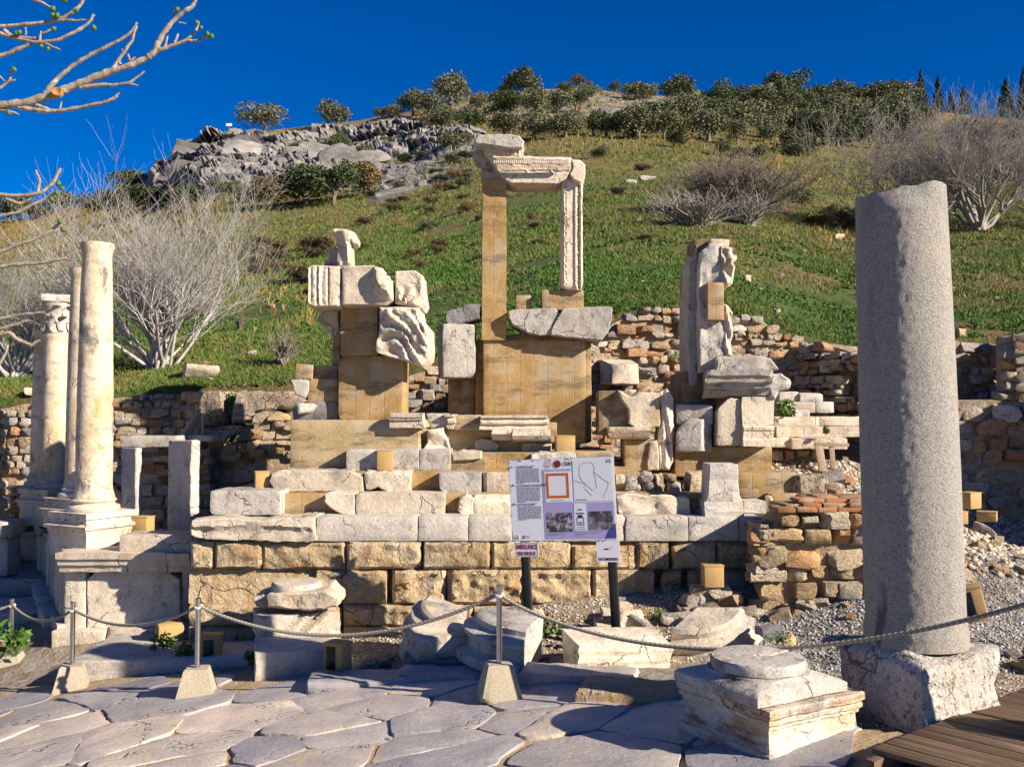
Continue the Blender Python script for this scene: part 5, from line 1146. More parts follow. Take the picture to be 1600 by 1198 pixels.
# ------------------------------------------------------------------ sign
def text_mesh(s, size, name='lettering', align='LEFT', bold=False):
    cu = bpy.data.curves.new(name, 'FONT'); cu.body = s; cu.size = size; cu.align_x = align; cu.extrude = .0006; cu.resolution_u = 2
    if bold: cu.offset = size*.022
    o = bpy.data.objects.new('tmp_text', cu); COL.objects.link(o); bpy.context.view_layer.update()
    me = bpy.data.meshes.new_from_object(o.evaluated_get(bpy.context.evaluated_depsgraph_get()))
    bpy.data.objects.remove(o); bpy.data.curves.remove(cu); me.name = name; me.materials.clear()
    return me
def sign():
    Ys = 9.72; c = Wv(878, 780, Ys)
    t = E('information_sign', 'purple and white information board on two black posts before the podium', 'sign', c)
    t.rotation_euler = (0, math.radians(-3), math.radians(-19))
    w, h = 1.10, .83
    def loc(o, x, z, y=0): o.parent = t; o.location = (x, y, z); return o
    def plate(name, x, z, ww, hh, mat, y, th=.002, parent=None):
        V, F = boxV(ww, th, hh); o = O(name, mesh(name, V, F, 20), mat, None); o.parent = t; o.location = (x, y-th/2, z); return o
    white = flat('sign_white', (.84, .83, .86), .45, 0, .05, 6); lil = flat('sign_lilac', (.44, .38, .64), .45, 0, .08, 5); ink = flat('sign_ink', (.03, .03, .035), .6); pale = flat('sign_pale', (.80, .81, .84), .45)
    org = flat('sign_orange', (.62, .13, .02), .5); red = flat('sign_red', (.22, .012, .015), .5); pink = flat('sign_pink_ring', (.62, .25, .30), .5); blue = flat('sign_blue', (.06, .08, .30), .5); gl = flat('sign_grey_line', (.30, .30, .34), .6)
    amb = flat('sign_dark_red', (.28, .02, .05), .5)
    plate('back_panel', 0, 0, w, h, M['steelgrey'], .028, .03)
    board = plate('board', 0, 0, w-.01, h-.01, white, -.003, .004)
    F_ = -.0075
    L, T = -w/2, h/2
    def at(u, v): return L+u*w, T-v*h
    def box(name, u0, v0, u1, v1, mat, lev=0, th=.001):
        x0, z0 = at(u0, v0); x1, z1 = at(u1, v1); return plate(name, (x0+x1)/2, (z0+z1)/2, x1-x0, z0-z1, mat, F_-.0012*lev, th)
    box('lilac_field', .325, .545, .985, .975, lil, 0); box('lilac_field', .325, .13, .60, .545, lil, 0)
    box('picture_ground', .345, .16, .60, .53, pale, 1); box('plan_ground', .62, .03, .985, .53, pale, 1)
    for a in ((.36, .18, .575, .21), (.36, .45, .575, .48), (.36, .21, .382, .45), (.553, .21, .575, .45)): box('orange_frame', *a, org, 2)
    box('caption', .40, .505, .52, .512, gl, 2)
    def photo(name, sc, lo, hi):
        n = NT(name); v = n.coords(False); f = n.noise(n.scaled(v, (1, 1, 1.3)), sc, 8, .75, 1.0)
        return n.fin(n.ramp(f, [(lo, (.02, .02, .03)), (.5, (.12, .11, .14)), (hi, (.62, .60, .62))]), .5)
    box('photo_print', .345, .66, .59, .89, photo('old_ruins_photo', 16, .40, .62), 1); box('photo_print', .745, .65, .968, .87, photo('old_hillside_photo', 7, .40, .75), 1)
    box('elevation_print', .612, .555, .725, .88, pale, 1)
    for a in ((.645, .62, .69, .625), (.645, .63, .69, .635), (.63, .665, .705, .678), (.645, .69, .69, .72), (.635, .725, .64, .81), (.697, .725, .702, .81), (.635, .722, .702, .728), (.655, .77, .658, .81), (.666, .765, .669, .81), (.68, .77, .683, .81), (.635, .81, .702, .814), (.63, .835, .705, .84), (.62, .86, .715, .864)): box('elevation_line', *a, ink, 2)
    def capt(u, v, n, ww):
        for i in range(n): box('caption', u, v+i*.018, u+ww*(1 if i < n-1 else .6), v+i*.018+.007, gl, 1)
    capt(.345, .905, 2, .17); capt(.612, .895, 3, .11); capt(.745, .885, 2, .13)
    # plan outline
    P = [(.69, .10), (.72, .07), (.80, .06), (.83, .12), (.82, .18), (.86, .22), (.90, .27), (.95, .31), (.93, .40), (.90, .46), (.90, .52)]
    P2 = [(.69, .10), (.68, .20), (.70, .27), (.76, .35), (.80, .40), (.84, .36), (.83, .25), (.82, .18)]; P3 = [(.63, .28), (.69, .30), (.74, .32), (.72, .36), (.76, .42), (.79, .46)]
    paths = [(np.array([(at(u, v)[0], F_-.0022, at(u, v)[1]) for u, v in p]), .0018) for p in (P, P2, P3)]
    V, F = tubes(paths, 4); o = O('plan_outline', mesh('plan_outline', V, F), gl, None); o.parent = t; o.location = (0, 0, 0)
    box('scale_bar', .635, .505, .74, .512, ink, 2)
    def txt(s, u, v, size, mat, lev=1, name='lettering', bold=False, align='LEFT'):
        me = text_mesh(s, size, name, align, bold); o = O(name, me, mat, None); o.parent = t; x, z = at(u, v); o.location = (x, F_-.0012*lev-.001, z); o.rotation_euler = (math.pi/2, 0, 0); return o
    def disc(u, v, r, mat, lev, name='emblem', rin=0):
        n = 28; V = []; F = []
        for k in range(n):
            a = 2*math.pi*k/n; V += [(r*math.cos(a), 0, r*math.sin(a)), (rin*math.cos(a), 0, rin*math.sin(a))]
        for k in range(n): F.append((2*k, 2*((k+1) % n), 2*((k+1) % n)+1, 2*k+1))
        o = O(name, mesh(name, V, [tuple(reversed(f)) for f in F], 0), mat, None); o.parent = t; x, z = at(u, v); o.location = (x, F_-.0014*lev, z); return o
    disc(.385, .07, .036, pink, 2, rin=.030); disc(.385, .07, .024, pink, 2, rin=.020); txt('E', .385, .095, .04, pink, 2, align='CENTER')
    disc(.475, .068, .037, red, 2); disc(.475, .068, .022, org, 3, rin=.019)
    txt('OAI', .535, .085, .05, ink, 2, bold=True)
    for hd, v, n in (('DOMITIAN LANE', .095, 12), ('THE MEMMIUS MONUMENT', .325, 12), ('THE MONUMENT', .555, 11)):
        disc(.035, v-.012, .011, ink, 2, 'bullet'); txt(hd, .075, v, .026, ink, 2)
        rng = random.Random(int(v*1000))
        for i in range(n):
            vv = v+.022+i*.0155; u = .075; end = .30 if i < n-1 else .15
            V, F = [], []; prs = []
            while u < end:
                ww = rng.uniform(.012, .045); x0, z0 = at(u, vv); x1, _ = at(min(end, u+ww), vv); prs.append(boxV(x1-x0, .0008, .0062, ((x0+x1)/2, 0, z0))); u += ww+.008
            V, F = join(prs); o = O('text_line', mesh('text_line', V, F, 20), gl, None); o.parent = t; o.location = (0, F_-.0012, 0); o['kind'] = 'stuff'
    for u, v in ((.045, .945), (.955, .05)):      # small headphone marks
        box('audio_mark', u-.03, v-.03, u+.03, v+.03, pale, 1); disc(u, v, .017, ink, 2, 'audio_mark', .013); box('audio_mark', u-.018, v, u-.010, v+.022, ink, 2); box('audio_mark', u+.010, v, u+.018, v+.022, ink, 2)
    for a in ((.105, .93, .135, .935), (.108, .94, .112, .955), (.118, .94, .122, .955), (.128, .94, .132, .955), (.104, .957, .136, .962)): box('emblem', *a, ink, 1)
    disc(.16, .945, .014, ink, 2, rin=.010)
    x0, z0 = at(.86, .99)
    me = mesh('blue_corner', [(0, 0, 0), (.12, 0, 0), (.12, 0, .15), (.05, 0, .10)], [(0, 1, 2, 3)], 0); o = O('blue_corner', me, blue, None); o.parent = t; o.location = (at(.885, .975)[0], F_-.0016, at(.885, .975)[1])
    # torn and peeled edges
    for i in range(26):
        rng = random.Random(i); e = rng.choice('tbl'); 
        u, v = {'t': (rng.uniform(.02, .98), .006), 'b': (rng.uniform(.02, .98), .994), 'l': (.006, rng.uniform(.02, .98))}[e]
        box('peeled_edge', u-.012*rng.random()-.003, v-.006, u+.012*rng.random()+.003, v+.006, M['steelgrey'] if i % 3 else white, 2)
    pk = mesh('peeled_corner', [(0, 0, 0), (.10, -.012, .0), (.075, -.03, -.09), (.02, -.015, -.05)], [(0, 3, 2, 1)], 0); o = O('peeled_corner', pk, white, None); o.parent = t; o.location = (L+.005, F_-.002, T-.005)
    # posts
    pl = .98
    for u in (-.44, .47):
        V, F = stone_block(.085, .06, pl+h*.9, 1, 0, .006, 0, 0, .5); o = O('post', mesh('post', V, F), M['post'], None); o.parent = t; o.location = (u, .065, -h*.05-pl/2)
    # small plates
    plate('ambulance_plate', -.40, -h/2-.085, .25, .15, white, -.002, .004)
    for a in ((-.612, -.49, .004, .13), (-.368, -.49, .004, .13)): pass
    for (x, z, ww, hh) in ((-.40, -h/2-.018, .238, .004), (-.40, -h/2-.152, .238, .004), (-.519, -h/2-.085, .004, .136), (-.281, -h/2-.085, .004, .136)): plate('plate_border', x, z, ww, hh, gl, -.007, .001)
    def txp(s, x, z, size, mat, name='lettering', bold=True):
        me = text_mesh(s, size, name, 'CENTER', bold); o = O(name, me, mat, None); o.parent = t; o.location = (x, -.0075, z); o.rotation_euler = (math.pi/2, 0, 0); return o
    o = txp('AMBULANCE', -.40, -h/2-.078, .055, amb); o.scale = (.72, 1.25, 1); o = txp('0506 968 85 81', -.40, -h/2-.140, .046, amb); o.scale = (.68, 1.2, 1)
    plate('no_smoking_plate', .45, -h/2-.105, .235, .215, white, -.002, .004)
    o = txp('NO SMOKING', .45, -h/2-.195, .038, ink); o.scale = (.8, 1, 1)
    plate('cigarette_mark', .435, -h/2-.085, .045, .012, ink, -.0065, .001); disc(.0, .0, .014, gl, 2, 'smoke_mark', .011).location = (.48, -.0075, -h/2-.075)
sign()
# ------------------------------------------------------------------ rope barrier
STZ = []
def stanchion(px, py, Y, label):
    b = Wv(px, py, Y); t = E('rope_stanchion', label, 'stanchion', b, 'rope posts along the street edge')
    V, F = sqlathe([(.175, -.03), (.172, .0), (.165, .03), (.105, .265), (.098, .275)], 8, .005, int(px) % 50, chips=2, freq=10)
    O('concrete_foot', mesh('concrete_foot', V, F, 35), M['cast'], t, b, (0, 0, math.radians(R.uniform(8, 26))))
    V, F = lathe([(.0235, .25), (.0235, .885), (.028, .886), (.028, .90), (.012, .907), (0, .908)], 16, cap=False); O('post', mesh('post', V, F, 40), M['steel'], t, b)
    P = [(b.x+.030*math.cos(a), b.y+.030*math.sin(a), b.z+.825+.012*math.sin(a)) for a in np.linspace(0, 2*math.pi, 14)]
    V, F = tubes([(np.array(P), .013)], 6); o = O('rope_loop', mesh('rope_loop', V, F), M['rope'], t, (0, 0, 0)); o.location = -WL[t.name]
    STZ.append(b); return t
PX_ = [(-210, 1062, 11.2), (17, 1058, 11.2), (112, 1080, 9.85), (308, 1090, 8.82), (780, 1088, 7.9)]
LB = ['steel rope post on concrete foot beyond the left picture edge', 'steel rope post on concrete foot at the far left beside a green plant', 'steel rope post on concrete foot before the column pedestal', 'steel rope post on concrete foot before the left corner of the podium', 'steel rope post on concrete foot left of the information sign']
for q, l in zip(PX_, LB): stanchion(*q, l)
V, F = stone_block(.42, .42, .30, 5, .01, .02, 3, .3, .1); O('stone_block', mesh('stone_block', V, F), M['porous'], None, (3.92, 5.6, .625), label='stone block carrying the rope post beyond the right picture edge', cat='stone block')
stanchion(1850, 1087.6, 5.6, 'steel rope post on concrete foot beyond the right picture edge')
def rope(a, b, sag, label, skew=.5):
    n = 48; P = []
    for i in range(n+1):
        t_ = i/n; p = a.lerp(b, t_); s_ = 1-(2*abs(t_**(math.log(.5)/math.log(skew))-.5))**2; P.append((p.x, p.y, p.z-sag*s_))
    P = np.array(P); V, F = tubes([(P, .0155)], 8)
    c = P.mean(0); me = mesh('rope', V-c, F, 180); uv = me.uv_layers.new(name='UVMap'); L = np.r_[0, np.cumsum(np.linalg.norm(np.diff(P, axis=0), axis=1))]
    li = np.zeros(len(me.loops), np.int32); me.loops.foreach_get('vertex_index', li)
    UV = np.stack([L[li//8]*26, (li % 8)/8], -1).astype(np.float32); uv.data.foreach_set('uv', UV.ravel())
    O('barrier_rope', me, M['rope'], None, c, label=label, cat='rope', group='ropes slung between the posts')
up_ = Vector((0, 0, .83))
for i, (a, b, sg) in enumerate(zip(STZ[:-1], STZ[1:], (.14, .15, .17, .30, .0))):
    if i < 4: rope(a+up_, b+up_, sg, ['rope running off beyond the left picture edge', 'short rope from the far left post to the second post', 'rope hanging across the front of the column pedestal', 'long rope sagging below the stacked blocks between two posts'][i])
rope(STZ[4]+up_, STZ[5]+up_, .50, 'long rope sweeping past the sign and the granite column to the right edge', .46)
# ------------------------------------------------------------------ ochre lamp housings
def lamp(px0, py0, px1, py1, Y, label, yaw=0, roll=0, pane=True, dep=None):
    x0, x1, z0, z1 = rect_px(px0, py0, px1, py1, Y); w, h = x1-x0, z1-z0; d = dep or w*.8
    t = E('floodlight_housing', label, 'floodlight', ((x0+x1)/2, Y+d/2, z0), 'ochre floodlight housings among the stones')
    V, F = stone_block(w, d, h, 1, .002, .012, 0, 0, .2); o = O('housing', mesh('housing', V, F), M['lampbox'], t, ((x0+x1)/2, Y+d/2, (z0+z1)/2), (0, math.radians(roll), math.radians(yaw)))
    V, F = stone_block(w*1.04, d*1.04, h*.07, 1, .001, .006, 0, 0, .3); o2 = O('lid', mesh('lid', V, F), M['lampbox'], t, ((x0+x1)/2, Y+d/2, (z0+z1)/2)); m4 = Matrix.Rotation(math.radians(yaw), 4, 'Z')@Matrix.Rotation(math.radians(roll), 4, 'Y')
    o2.rotation_euler = o.rotation_euler; o2.location = o.location+m4@Vector((0, 0, h/2))
    if pane:
        V, F = stone_block(w*.5, .02, h*.8, 1, 0, .004, 0, 0, .3); o3 = O('lamp_glass', mesh('lamp_glass', V, F), M['glass'], t, (0, 0, 0)); o3.rotation_euler = o.rotation_euler; o3.location = o.location+m4@Vector((-w*.12, -d/2, 0))
    return t
lamp(204, 808, 233, 836, 12.2, 'ochre box lamp standing on the parapet right of the nearest column', -12, pane=False)
lamp(240, 975, 279, 1009, 10.9, 'ochre box lamp on the ground in the shaded corner by the pedestal', 30, pane=False)
lamp(311, 994, 343, 1048, 10.2, 'tall box lamp with dark glass behind the third rope post', 10)
lamp(508, 1006, 543, 1051, 9.0, 'tan box lamp with a dark glass front beside the stacked blocks', -25)
lamp(588, 704, 613, 735, 11.9, 'small ochre box lamp against the third marble step', 4, pane=False)
lamp(396, 737, 418, 767, 11.7, 'ochre box lamp at the left end of the second step', 20, pane=False)
lamp(1100, 884, 1131, 918, 10.3, 'ochre box lamp on rubble below the right end of the podium', 3, pane=False)
lamp(1503, 920, 1544, 972, 8.3, 'tilted ochre box lamp right of the granite column foot', -22, -14)
lamp(1508, 770, 1534, 795, 12.2, 'grey-sided box lamp in the shade at the right edge', 28, pane=False)
lamp(1496, 799, 1513, 819, 11.6, 'small ochre box lamp partly hidden behind the granite column', 5, pane=False)
lamp(1534, 800, 1562, 815, 11.7, 'low ochre box lamp on the rubble at the right edge', -30, pane=False)
lamp(868, 681, 898, 707, 12.2, 'ochre block lamp on the upper step below the centre pier', 5, pane=False)
# ------------------------------------------------------------------ timber deck
dk = E('boardwalk', 'dark ribbed timber boardwalk at the lower right corner', 'boardwalk', (2.4, 6.1, .35))
e2 = Vector((.785, .62, 0)); e1 = Vector((.66, -.75, 0)); A0 = Vector((2.32, 5.86, .47)); bw = .142
for i in range(-2, 26):
    c = A0+e2*(bw*(i+.5))+e1*1.7; V, F = stone_block(3.4, bw-.008, .03, 1, .0008, .004, 0, 0, .5)
    O('deck_board', mesh('deck_board', V, F) if i == -2 else dbm, M['deck'], dk, c+Vector((0, 0, -.015)), (0, math.radians(R.uniform(-.15, .15)), math.atan2(e1.y, e1.x)))
    if i == -2: dbm = bpy.data.objects[-1].data if False else dk.children[0].data
for k, off in enumerate((.06, 1.7, 3.2)):
    c = A0+e2*1.7+e1*off; V, F = stone_block(4.2, .06, .12, 1, .002, .006, 0, 0, .5); O('joist', mesh('joist', V, F), M['deck'], dk, c+Vector((0, 0, -.092)), (0, 0, math.atan2(e2.y, e2.x)))
ORD = ['first', 'second', 'third', 'fourth', 'fifth', 'sixth', 'seventh', 'eighth', 'ninth', 'tenth', 'eleventh', 'twelfth', 'thirteenth', 'fourteenth', 'fifteenth', 'sixteenth', 'seventeenth', 'eighteenth', 'nineteenth', 'twentieth', 'twenty-first', 'twenty-second']
RW = ['topmost', 'second', 'middle', 'fourth', 'lowest']
def place_labels(items, base):
    """items: (object, px, py); each gets its place in the group in words"""
    n = len(items); nb = 1 if n <= 11 else 2 if n <= 26 else 3; items = sorted(items, key=lambda q: q[2]); k = -(-n//nb)
    for b in range(nb):
        row = sorted(items[b*k:(b+1)*k], key=lambda q: q[1]); nm = {1: ('',), 2: (', upper row', ', lower row'), 3: (', upper row', ', middle row', ', lower row')}[nb][b]
        for i, (o, _, _) in enumerate(row): o['label'] = '%s, %s from the left%s' % (base, ORD[i], nm)
# ------------------------------------------------------------------ street paving
street = E('street', 'x', 'x', (0, 0, 0)); del street['label']; del street['category']; street['kind'] = 'structure'
xs = np.arange(-13, 3.9, .1); ys = np.arange(1.0, 10.6, .1)
XX, YY = np.meshgrid(xs, ys); P3 = np.stack([XX, YY, 0*XX], -1)
edge_y = lambda x: np.interp(x, [-13, -6.2, -4.6, -3.2, -1.9, -.6, .35, .9, 1.6, 2.3, 2.9, 3.6], [10.9, 10.6, 9.9, 9.75, 9.0, 8.7, 8.35, 7.75, 7.3, 6.35, 5.8, 5.3])
ZZ = gz(XX.ravel(), YY.ravel()).reshape(XX.shape)+.026+.010*fbm(P3*1.5, 4, 7)+.008*fbm(P3*7, 2, 8)-.25*np.clip((YY-edge_y(XX)-.15)*2, 0, 1)
nx, ny = len(xs), len(ys); ii = (np.arange(ny-1)[:, None]*nx+np.arange(nx-1)[None]).ravel()
O('sand_bed', mesh('sand_bed', np.stack([XX, YY, ZZ], -1).reshape(-1, 3), np.stack([ii, ii+1, ii+nx+1, ii+nx], -1), 180), M['sand'], street, (0, 0, 0), kind='structure')
def clip_half(P, m, n):
    out = []
    for i in range(len(P)):
        a, b = P[i], P[(i+1) % len(P)]; da, db = (a-m)@n, (b-m)@n
        if da <= 0: out.append(a)
        if (da < 0) != (db < 0): out.append(a+(b-a)*da/(da-db))
    return np.array(out)
rng = random.Random(21)
# seeds on a skewed jittered grid: the slabs run lower left to upper right
ang = math.radians(20); ca_, sa_ = math.cos(ang), math.sin(ang)
seeds = []
for i in range(-24, 26):
    for j in range(-8, 28):
        if rng.random() < .24: continue
        u = (i+.5*(j % 2)+rng.uniform(-.42, .42))*.70; v = (j+rng.uniform(-.42, .42))*.50
        x = u*ca_-v*sa_-2.5; y = u*sa_+v*ca_+2.6
        if -12.5 < x < 4 and 1.6 < y < 11: seeds.append((x, y))
seeds = np.array(seeds); nslab = 0
for s_ in seeds:
    if s_[1] > edge_y(s_[0])-.12: continue
    if s_[0] > 2.35+(6.1-s_[1])*.5+.2 and s_[1] < 6.4: continue
    P = np.array([(s_[0]-2, s_[1]-2), (s_[0]+2, s_[1]-2), (s_[0]+2, s_[1]+2), (s_[0]-2, s_[1]+2)])
    # distances measured in the slabs' own skewed frame
    T = np.array([[ca_, sa_], [-sa_*1.25, ca_*1.25]])
    q = (seeds-s_)@T.T; near = np.argsort((q**2).sum(1))[1:16]
    for k in near:
        m = (s_+seeds[k])/2; n = T.T@(T@(seeds[k]-s_)); P = clip_half(P, m, n/np.linalg.norm(n))
        if len(P) < 3: break
    if len(P) < 3: continue
    c = P.mean(0); P = P-c
    far = s_[1] > 8.6
    B = resample(P, .05 if not far else .09)
    B = (np.roll(B, 1, 0)+2*B+np.roll(B, -1, 0))/4
    d = np.linalg.norm(B, axis=1, keepdims=True); gap = rng.choice((.0, .0, .004, .008, .016, .04))
    B = B*(1-gap/np.maximum(d, .1)); sd = rng.uniform(0, 99)
    B = B+.05*np.stack([fbm(np.c_[(B+c)*3.0, np.full(len(B), sd)], 3), fbm(np.c_[(B+c)*3.0, np.full(len(B), sd+7)], 3)], -1)+.012*np.stack([fbm(np.c_[B*14, np.full(len(B), sd)], 2), fbm(np.c_[B*14, np.full(len(B), sd+3)], 2)], -1)
    v2, f2 = fill_poly(B, .075 if not far else .13); n = len(B)
    ed = edge_dist(v2, B); rr = np.clip(1-ed/.025, 0, 1)
    lift = rng.uniform(.040, .056); tx, ty = rng.uniform(-.014, .014), rng.uniform(-.012, .012); w3 = np.c_[v2+c, np.full(len(v2), sd)]
    zt = gz(v2[:, 0]+c[0], v2[:, 1]+c[1])+lift+tx*v2[:, 0]+ty*v2[:, 1]+.012*fbm(w3*1.6, 3)+.005*ridged(w3*np.array([2.2, 6, 1]), 3, 3)-.008*rr**2
    zc = zt.mean(); V = np.concatenate([np.c_[v2, zt-zc], np.c_[B*1.01, zt[:n]-zc-.11]]); m = len(v2)
    F = [tuple(f) for f in f2]+[((i+1) % n, i, m+i, m+(i+1) % n) for i in range(n)]
    a, b, cc = (V[i] for i in F[0])
    if np.cross(b-a, cc-a)[2] < 0: F = [tuple(reversed(f)) if len(f) == 3 else f for f in F]
    O('paving_stone', mesh('paving_stone', V, F, 50), M['paving'], street, (c[0], c[1], zc)); nslab += 1
print('paving stones', nslab)
# flat kerb slabs along the edge of the street
for px, py, Y, w, d, yaw, lab, m in ((905, 1080, 8.3, 1.0, .42, -12, 'blue-grey flat kerb slab right of the rope post, in shadow', 'paving'), (985, 1107, 7.7, .85, .5, -14, 'tan flat kerb slab left of the foreground pedestal', 'ashlar'),
        (560, 1052, 8.75, .9, .45, 4, 'shaded flat slab before the lamp and stacked blocks', 'paving'), (690, 1060, 8.7, .8, .4, -5, 'dark flat slab left of the right rope post', 'paving')):
    p = Wv(px, py, Y); V, F = stone_block(w, d, .16, int(px), .012, .025, 3, .3, .09)
    O('kerb_slab', mesh('kerb_slab', V, F), M[m], None, (p.x, p.y, g1(p.x, p.y)+.02), (0, 0, math.radians(yaw)), label=lab, cat='kerb stone')
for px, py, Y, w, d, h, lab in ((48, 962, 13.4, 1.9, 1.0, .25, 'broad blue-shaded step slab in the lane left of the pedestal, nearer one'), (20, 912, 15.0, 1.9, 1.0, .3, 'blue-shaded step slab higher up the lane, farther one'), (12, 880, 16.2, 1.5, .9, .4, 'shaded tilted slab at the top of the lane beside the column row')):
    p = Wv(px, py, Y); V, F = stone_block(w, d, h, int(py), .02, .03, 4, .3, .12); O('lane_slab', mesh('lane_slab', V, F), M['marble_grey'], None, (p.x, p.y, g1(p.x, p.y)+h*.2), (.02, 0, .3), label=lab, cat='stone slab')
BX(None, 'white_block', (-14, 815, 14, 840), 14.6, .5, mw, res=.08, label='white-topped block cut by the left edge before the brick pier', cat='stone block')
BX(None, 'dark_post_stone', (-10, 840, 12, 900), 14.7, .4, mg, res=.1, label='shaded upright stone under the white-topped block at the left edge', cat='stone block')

# ------------------------------------------------------------------ loose rubble
def rubble(n, x0, y0, x1, y1, Y0, Y1, smin, smax, label, group, mat='rubble', seed=1, name='loose_stone', onhill=False):
    rng = random.Random(seed); its = []
    for _ in range(n):
        px = rng.uniform(x0, x1); t_ = rng.random(); py = y0+(y1-y0)*t_; Y = Y0+(Y1-Y0)*t_
        if onhill: p = hp(np.array(px), hY(np.array(px), py)); Y = p[1]; x, y, z = map(float, p)
        else: x = (px-800)/1500*Y; y = Y+rng.uniform(-.2, .2); z = g1(x, y)
        s_ = rng.uniform(smin, smax)*Y/1500*(.6+.8*rng.random()**2)
        its.append((stone(None, (x, y, z+s_*.18), (s_*rng.uniform(.9, 1.5), s_*rng.uniform(.8, 1.3), s_*rng.uniform(.5, .9)), name, M[mat], (rng.uniform(-.3, .3), rng.uniform(-.3, .3), rng.uniform(0, 6)), rng, label=label, cat='stone', group=group), px, py))
    place_labels(its, label)
rubble(26, 1070, 920, 1345, 955, 10.4, 10.0, 14, 34, 'pale stone at the foot of the low tan wall', 'rubble stones under the low tan wall', seed=1)
rubble(16, 985, 945, 1090, 985, 10.4, 9.8, 10, 28, 'small rubble stone right of the sign', 'rubble stones right of the sign', seed=2)
rubble(40, 1490, 790, 1640, 900, 13.0, 10.4, 8, 26, 'rubble stone on the right-hand slope', 'rubble stones on the right-hand slope', seed=3)
rubble(36, 1205, 720, 1345, 785, 13.4, 12.0, 9, 24, 'rubble stone on the bank below the marble steps', 'rubble stones under the marble steps', seed=4)
rubble(10, 1090, 955, 1340, 1060, 9.6, 8.2, 6, 14, 'small stone scattered on the grey gravel', 'small stones on the gravel', seed=5)
rubble(22, 830, 962, 980, 1010, 10.3, 9.5, 6, 16, 'small stone on dirt below the sign', 'small stones below the sign', seed=6)
rubble(14, 560, 1010, 720, 1048, 9.7, 8.9, 10, 26, 'shaded stone between stacked blocks and white drum', 'stones between the fallen fragments', seed=7, mat='rubble')
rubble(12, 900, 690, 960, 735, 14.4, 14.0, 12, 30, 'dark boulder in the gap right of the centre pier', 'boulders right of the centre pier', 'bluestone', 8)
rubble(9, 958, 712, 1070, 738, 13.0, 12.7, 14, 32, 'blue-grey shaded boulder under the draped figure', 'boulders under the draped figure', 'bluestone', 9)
rubble(14, 1535, 985, 1680, 1050, 8.0, 7.4, 20, 46, 'tan rubble stone beside the granite column base', 'tan rubble beside the column base', 'rubble_warm', 10)
rubble(20, 190, 815, 330, 838, 13.6, 12.6, 10, 24, 'shaded stone behind the pedestal parapet', 'stones behind the parapet', seed=11)
rubble(16, -40, 885, 60, 1000, 14.5, 11.4, 10, 26, 'shaded stone in the lane beside the pedestal', 'stones in the lane', seed=12)
rubble(46, 940, 330, 1600, 500, 0, 0, 3, 11, 'small pale stone lying on the grassy slope', 'pale stones on the grassy slope', 'rubble', 13, onhill=True)
rubble(26, 180, 480, 560, 605, 0, 0, 4, 13, 'small stone on earth below the bare shrub', 'stones on the slope below the bare shrub', 'rubble', 14, onhill=True)
for px, py, w, h, lab in ((1098, 927, 34, 22, 'grey stone under the left side of the box lamp below the podium'), (1126, 929, 36, 24, 'tan stone under the right side of the box lamp below the podium'), (1112, 942, 44, 20, 'flat stone at the bottom of the pile carrying the box lamp'), (1082, 940, 30, 20, 'white stone left of the pile carrying the box lamp'), (1144, 938, 34, 22, 'brown stone right of the pile carrying the box lamp')):
    x0, x1, z0, z1 = rect_px(px-w/2, py-h/2, px+w/2, py+h/2, 10.35); stone(None, ((x0+x1)/2, 10.45, (z0+z1)/2), (x1-x0, .3, z1-z0), 'loose_stone', label=lab, cat='stone')
for px, py, w, h, lab, m in ((314, 588, 54, 22, 'long flat pale rock on the slope above the pitted blocks', 'marble'), (1168, 440, 10, 14, 'white upright stone on the grass right of the figured slab', 'marble'), (1500, 525, 18, 14, 'orange rock on top of the upper right wall', 'rubble_warm'), (1010, 282, 26, 8, 'flat grey rock on the upper meadow', 'marble_grey'), (985, 287, 20, 6, 'small flat rock left of the grey rock on the upper meadow', 'marble_grey'), (1310, 374, 16, 9, 'tan boulder in the grass by the granite column', 'rubble_warm'), (60, 632, 38, 12, 'white slab on top of the far left wall', 'marble')):
    p = hp(np.array(px), np.maximum(hY(np.array(px), py), 17)); k = p[1]/1500; V, F = stone_block(w*k, w*k*.6, h*k, px, .05*h*k, .1*h*k, 4, .4, h*k/4)
    O('rock', mesh('rock', V, F), M[m], None, (p[0], p[1], p[2]+h*k*.3), (0, .05, .2), label=lab, cat='rock')
# grey gravel on the path right of the podium, grit on the dirt: too many to count
def pebbles(name, n, x0, x1, y0, y1, s0, s1, mat, seed, cond=None):
    rs = np.random.RandomState(seed); x = rs.uniform(x0, x1, n); y = rs.uniform(y0, y1, n)
    if cond is not None: k = cond(x, y); x, y = x[k], y[k]
    n = len(x); z = gz(x, y)+.03*fbm(np.stack([x, y, 0*x], -1)*1.3, 4)+.015*fbm(np.stack([x, y, 0*x], -1)*5, 2); s_ = rs.uniform(s0, s1, n)
    o6 = np.array([(1, 0, 0), (-1, 0, 0), (0, 1, 0), (0, -1, 0), (0, 0, .75), (0, 0, -.4)])
    V = np.stack([x, y, z], -1)[:, None]+(o6[None]+rs.uniform(-.35, .35, (n, 6, 3)))*s_[:, None, None]
    f8 = np.array([(0, 2, 4), (2, 1, 4), (1, 3, 4), (3, 0, 4), (2, 0, 5), (1, 2, 5), (3, 1, 5), (0, 3, 5)])
    F = (f8[None]+6*np.arange(n)[:, None, None]).reshape(-1, 3)
    return O(name, mesh(name, V.reshape(-1, 3), F, 0, False), M[mat], None, kind='stuff')
M['gravel'] = (lambda t: (lambda v: t.fin(t.ramp(t.vor(v, 14, out='Color'), [(0, (.11, .11, .115)), (.45, (.28, .275, .27)), (1, (.52, .50, .48))]), .9))(t.coords(False)))(NT('mixed_grey_gravel'))
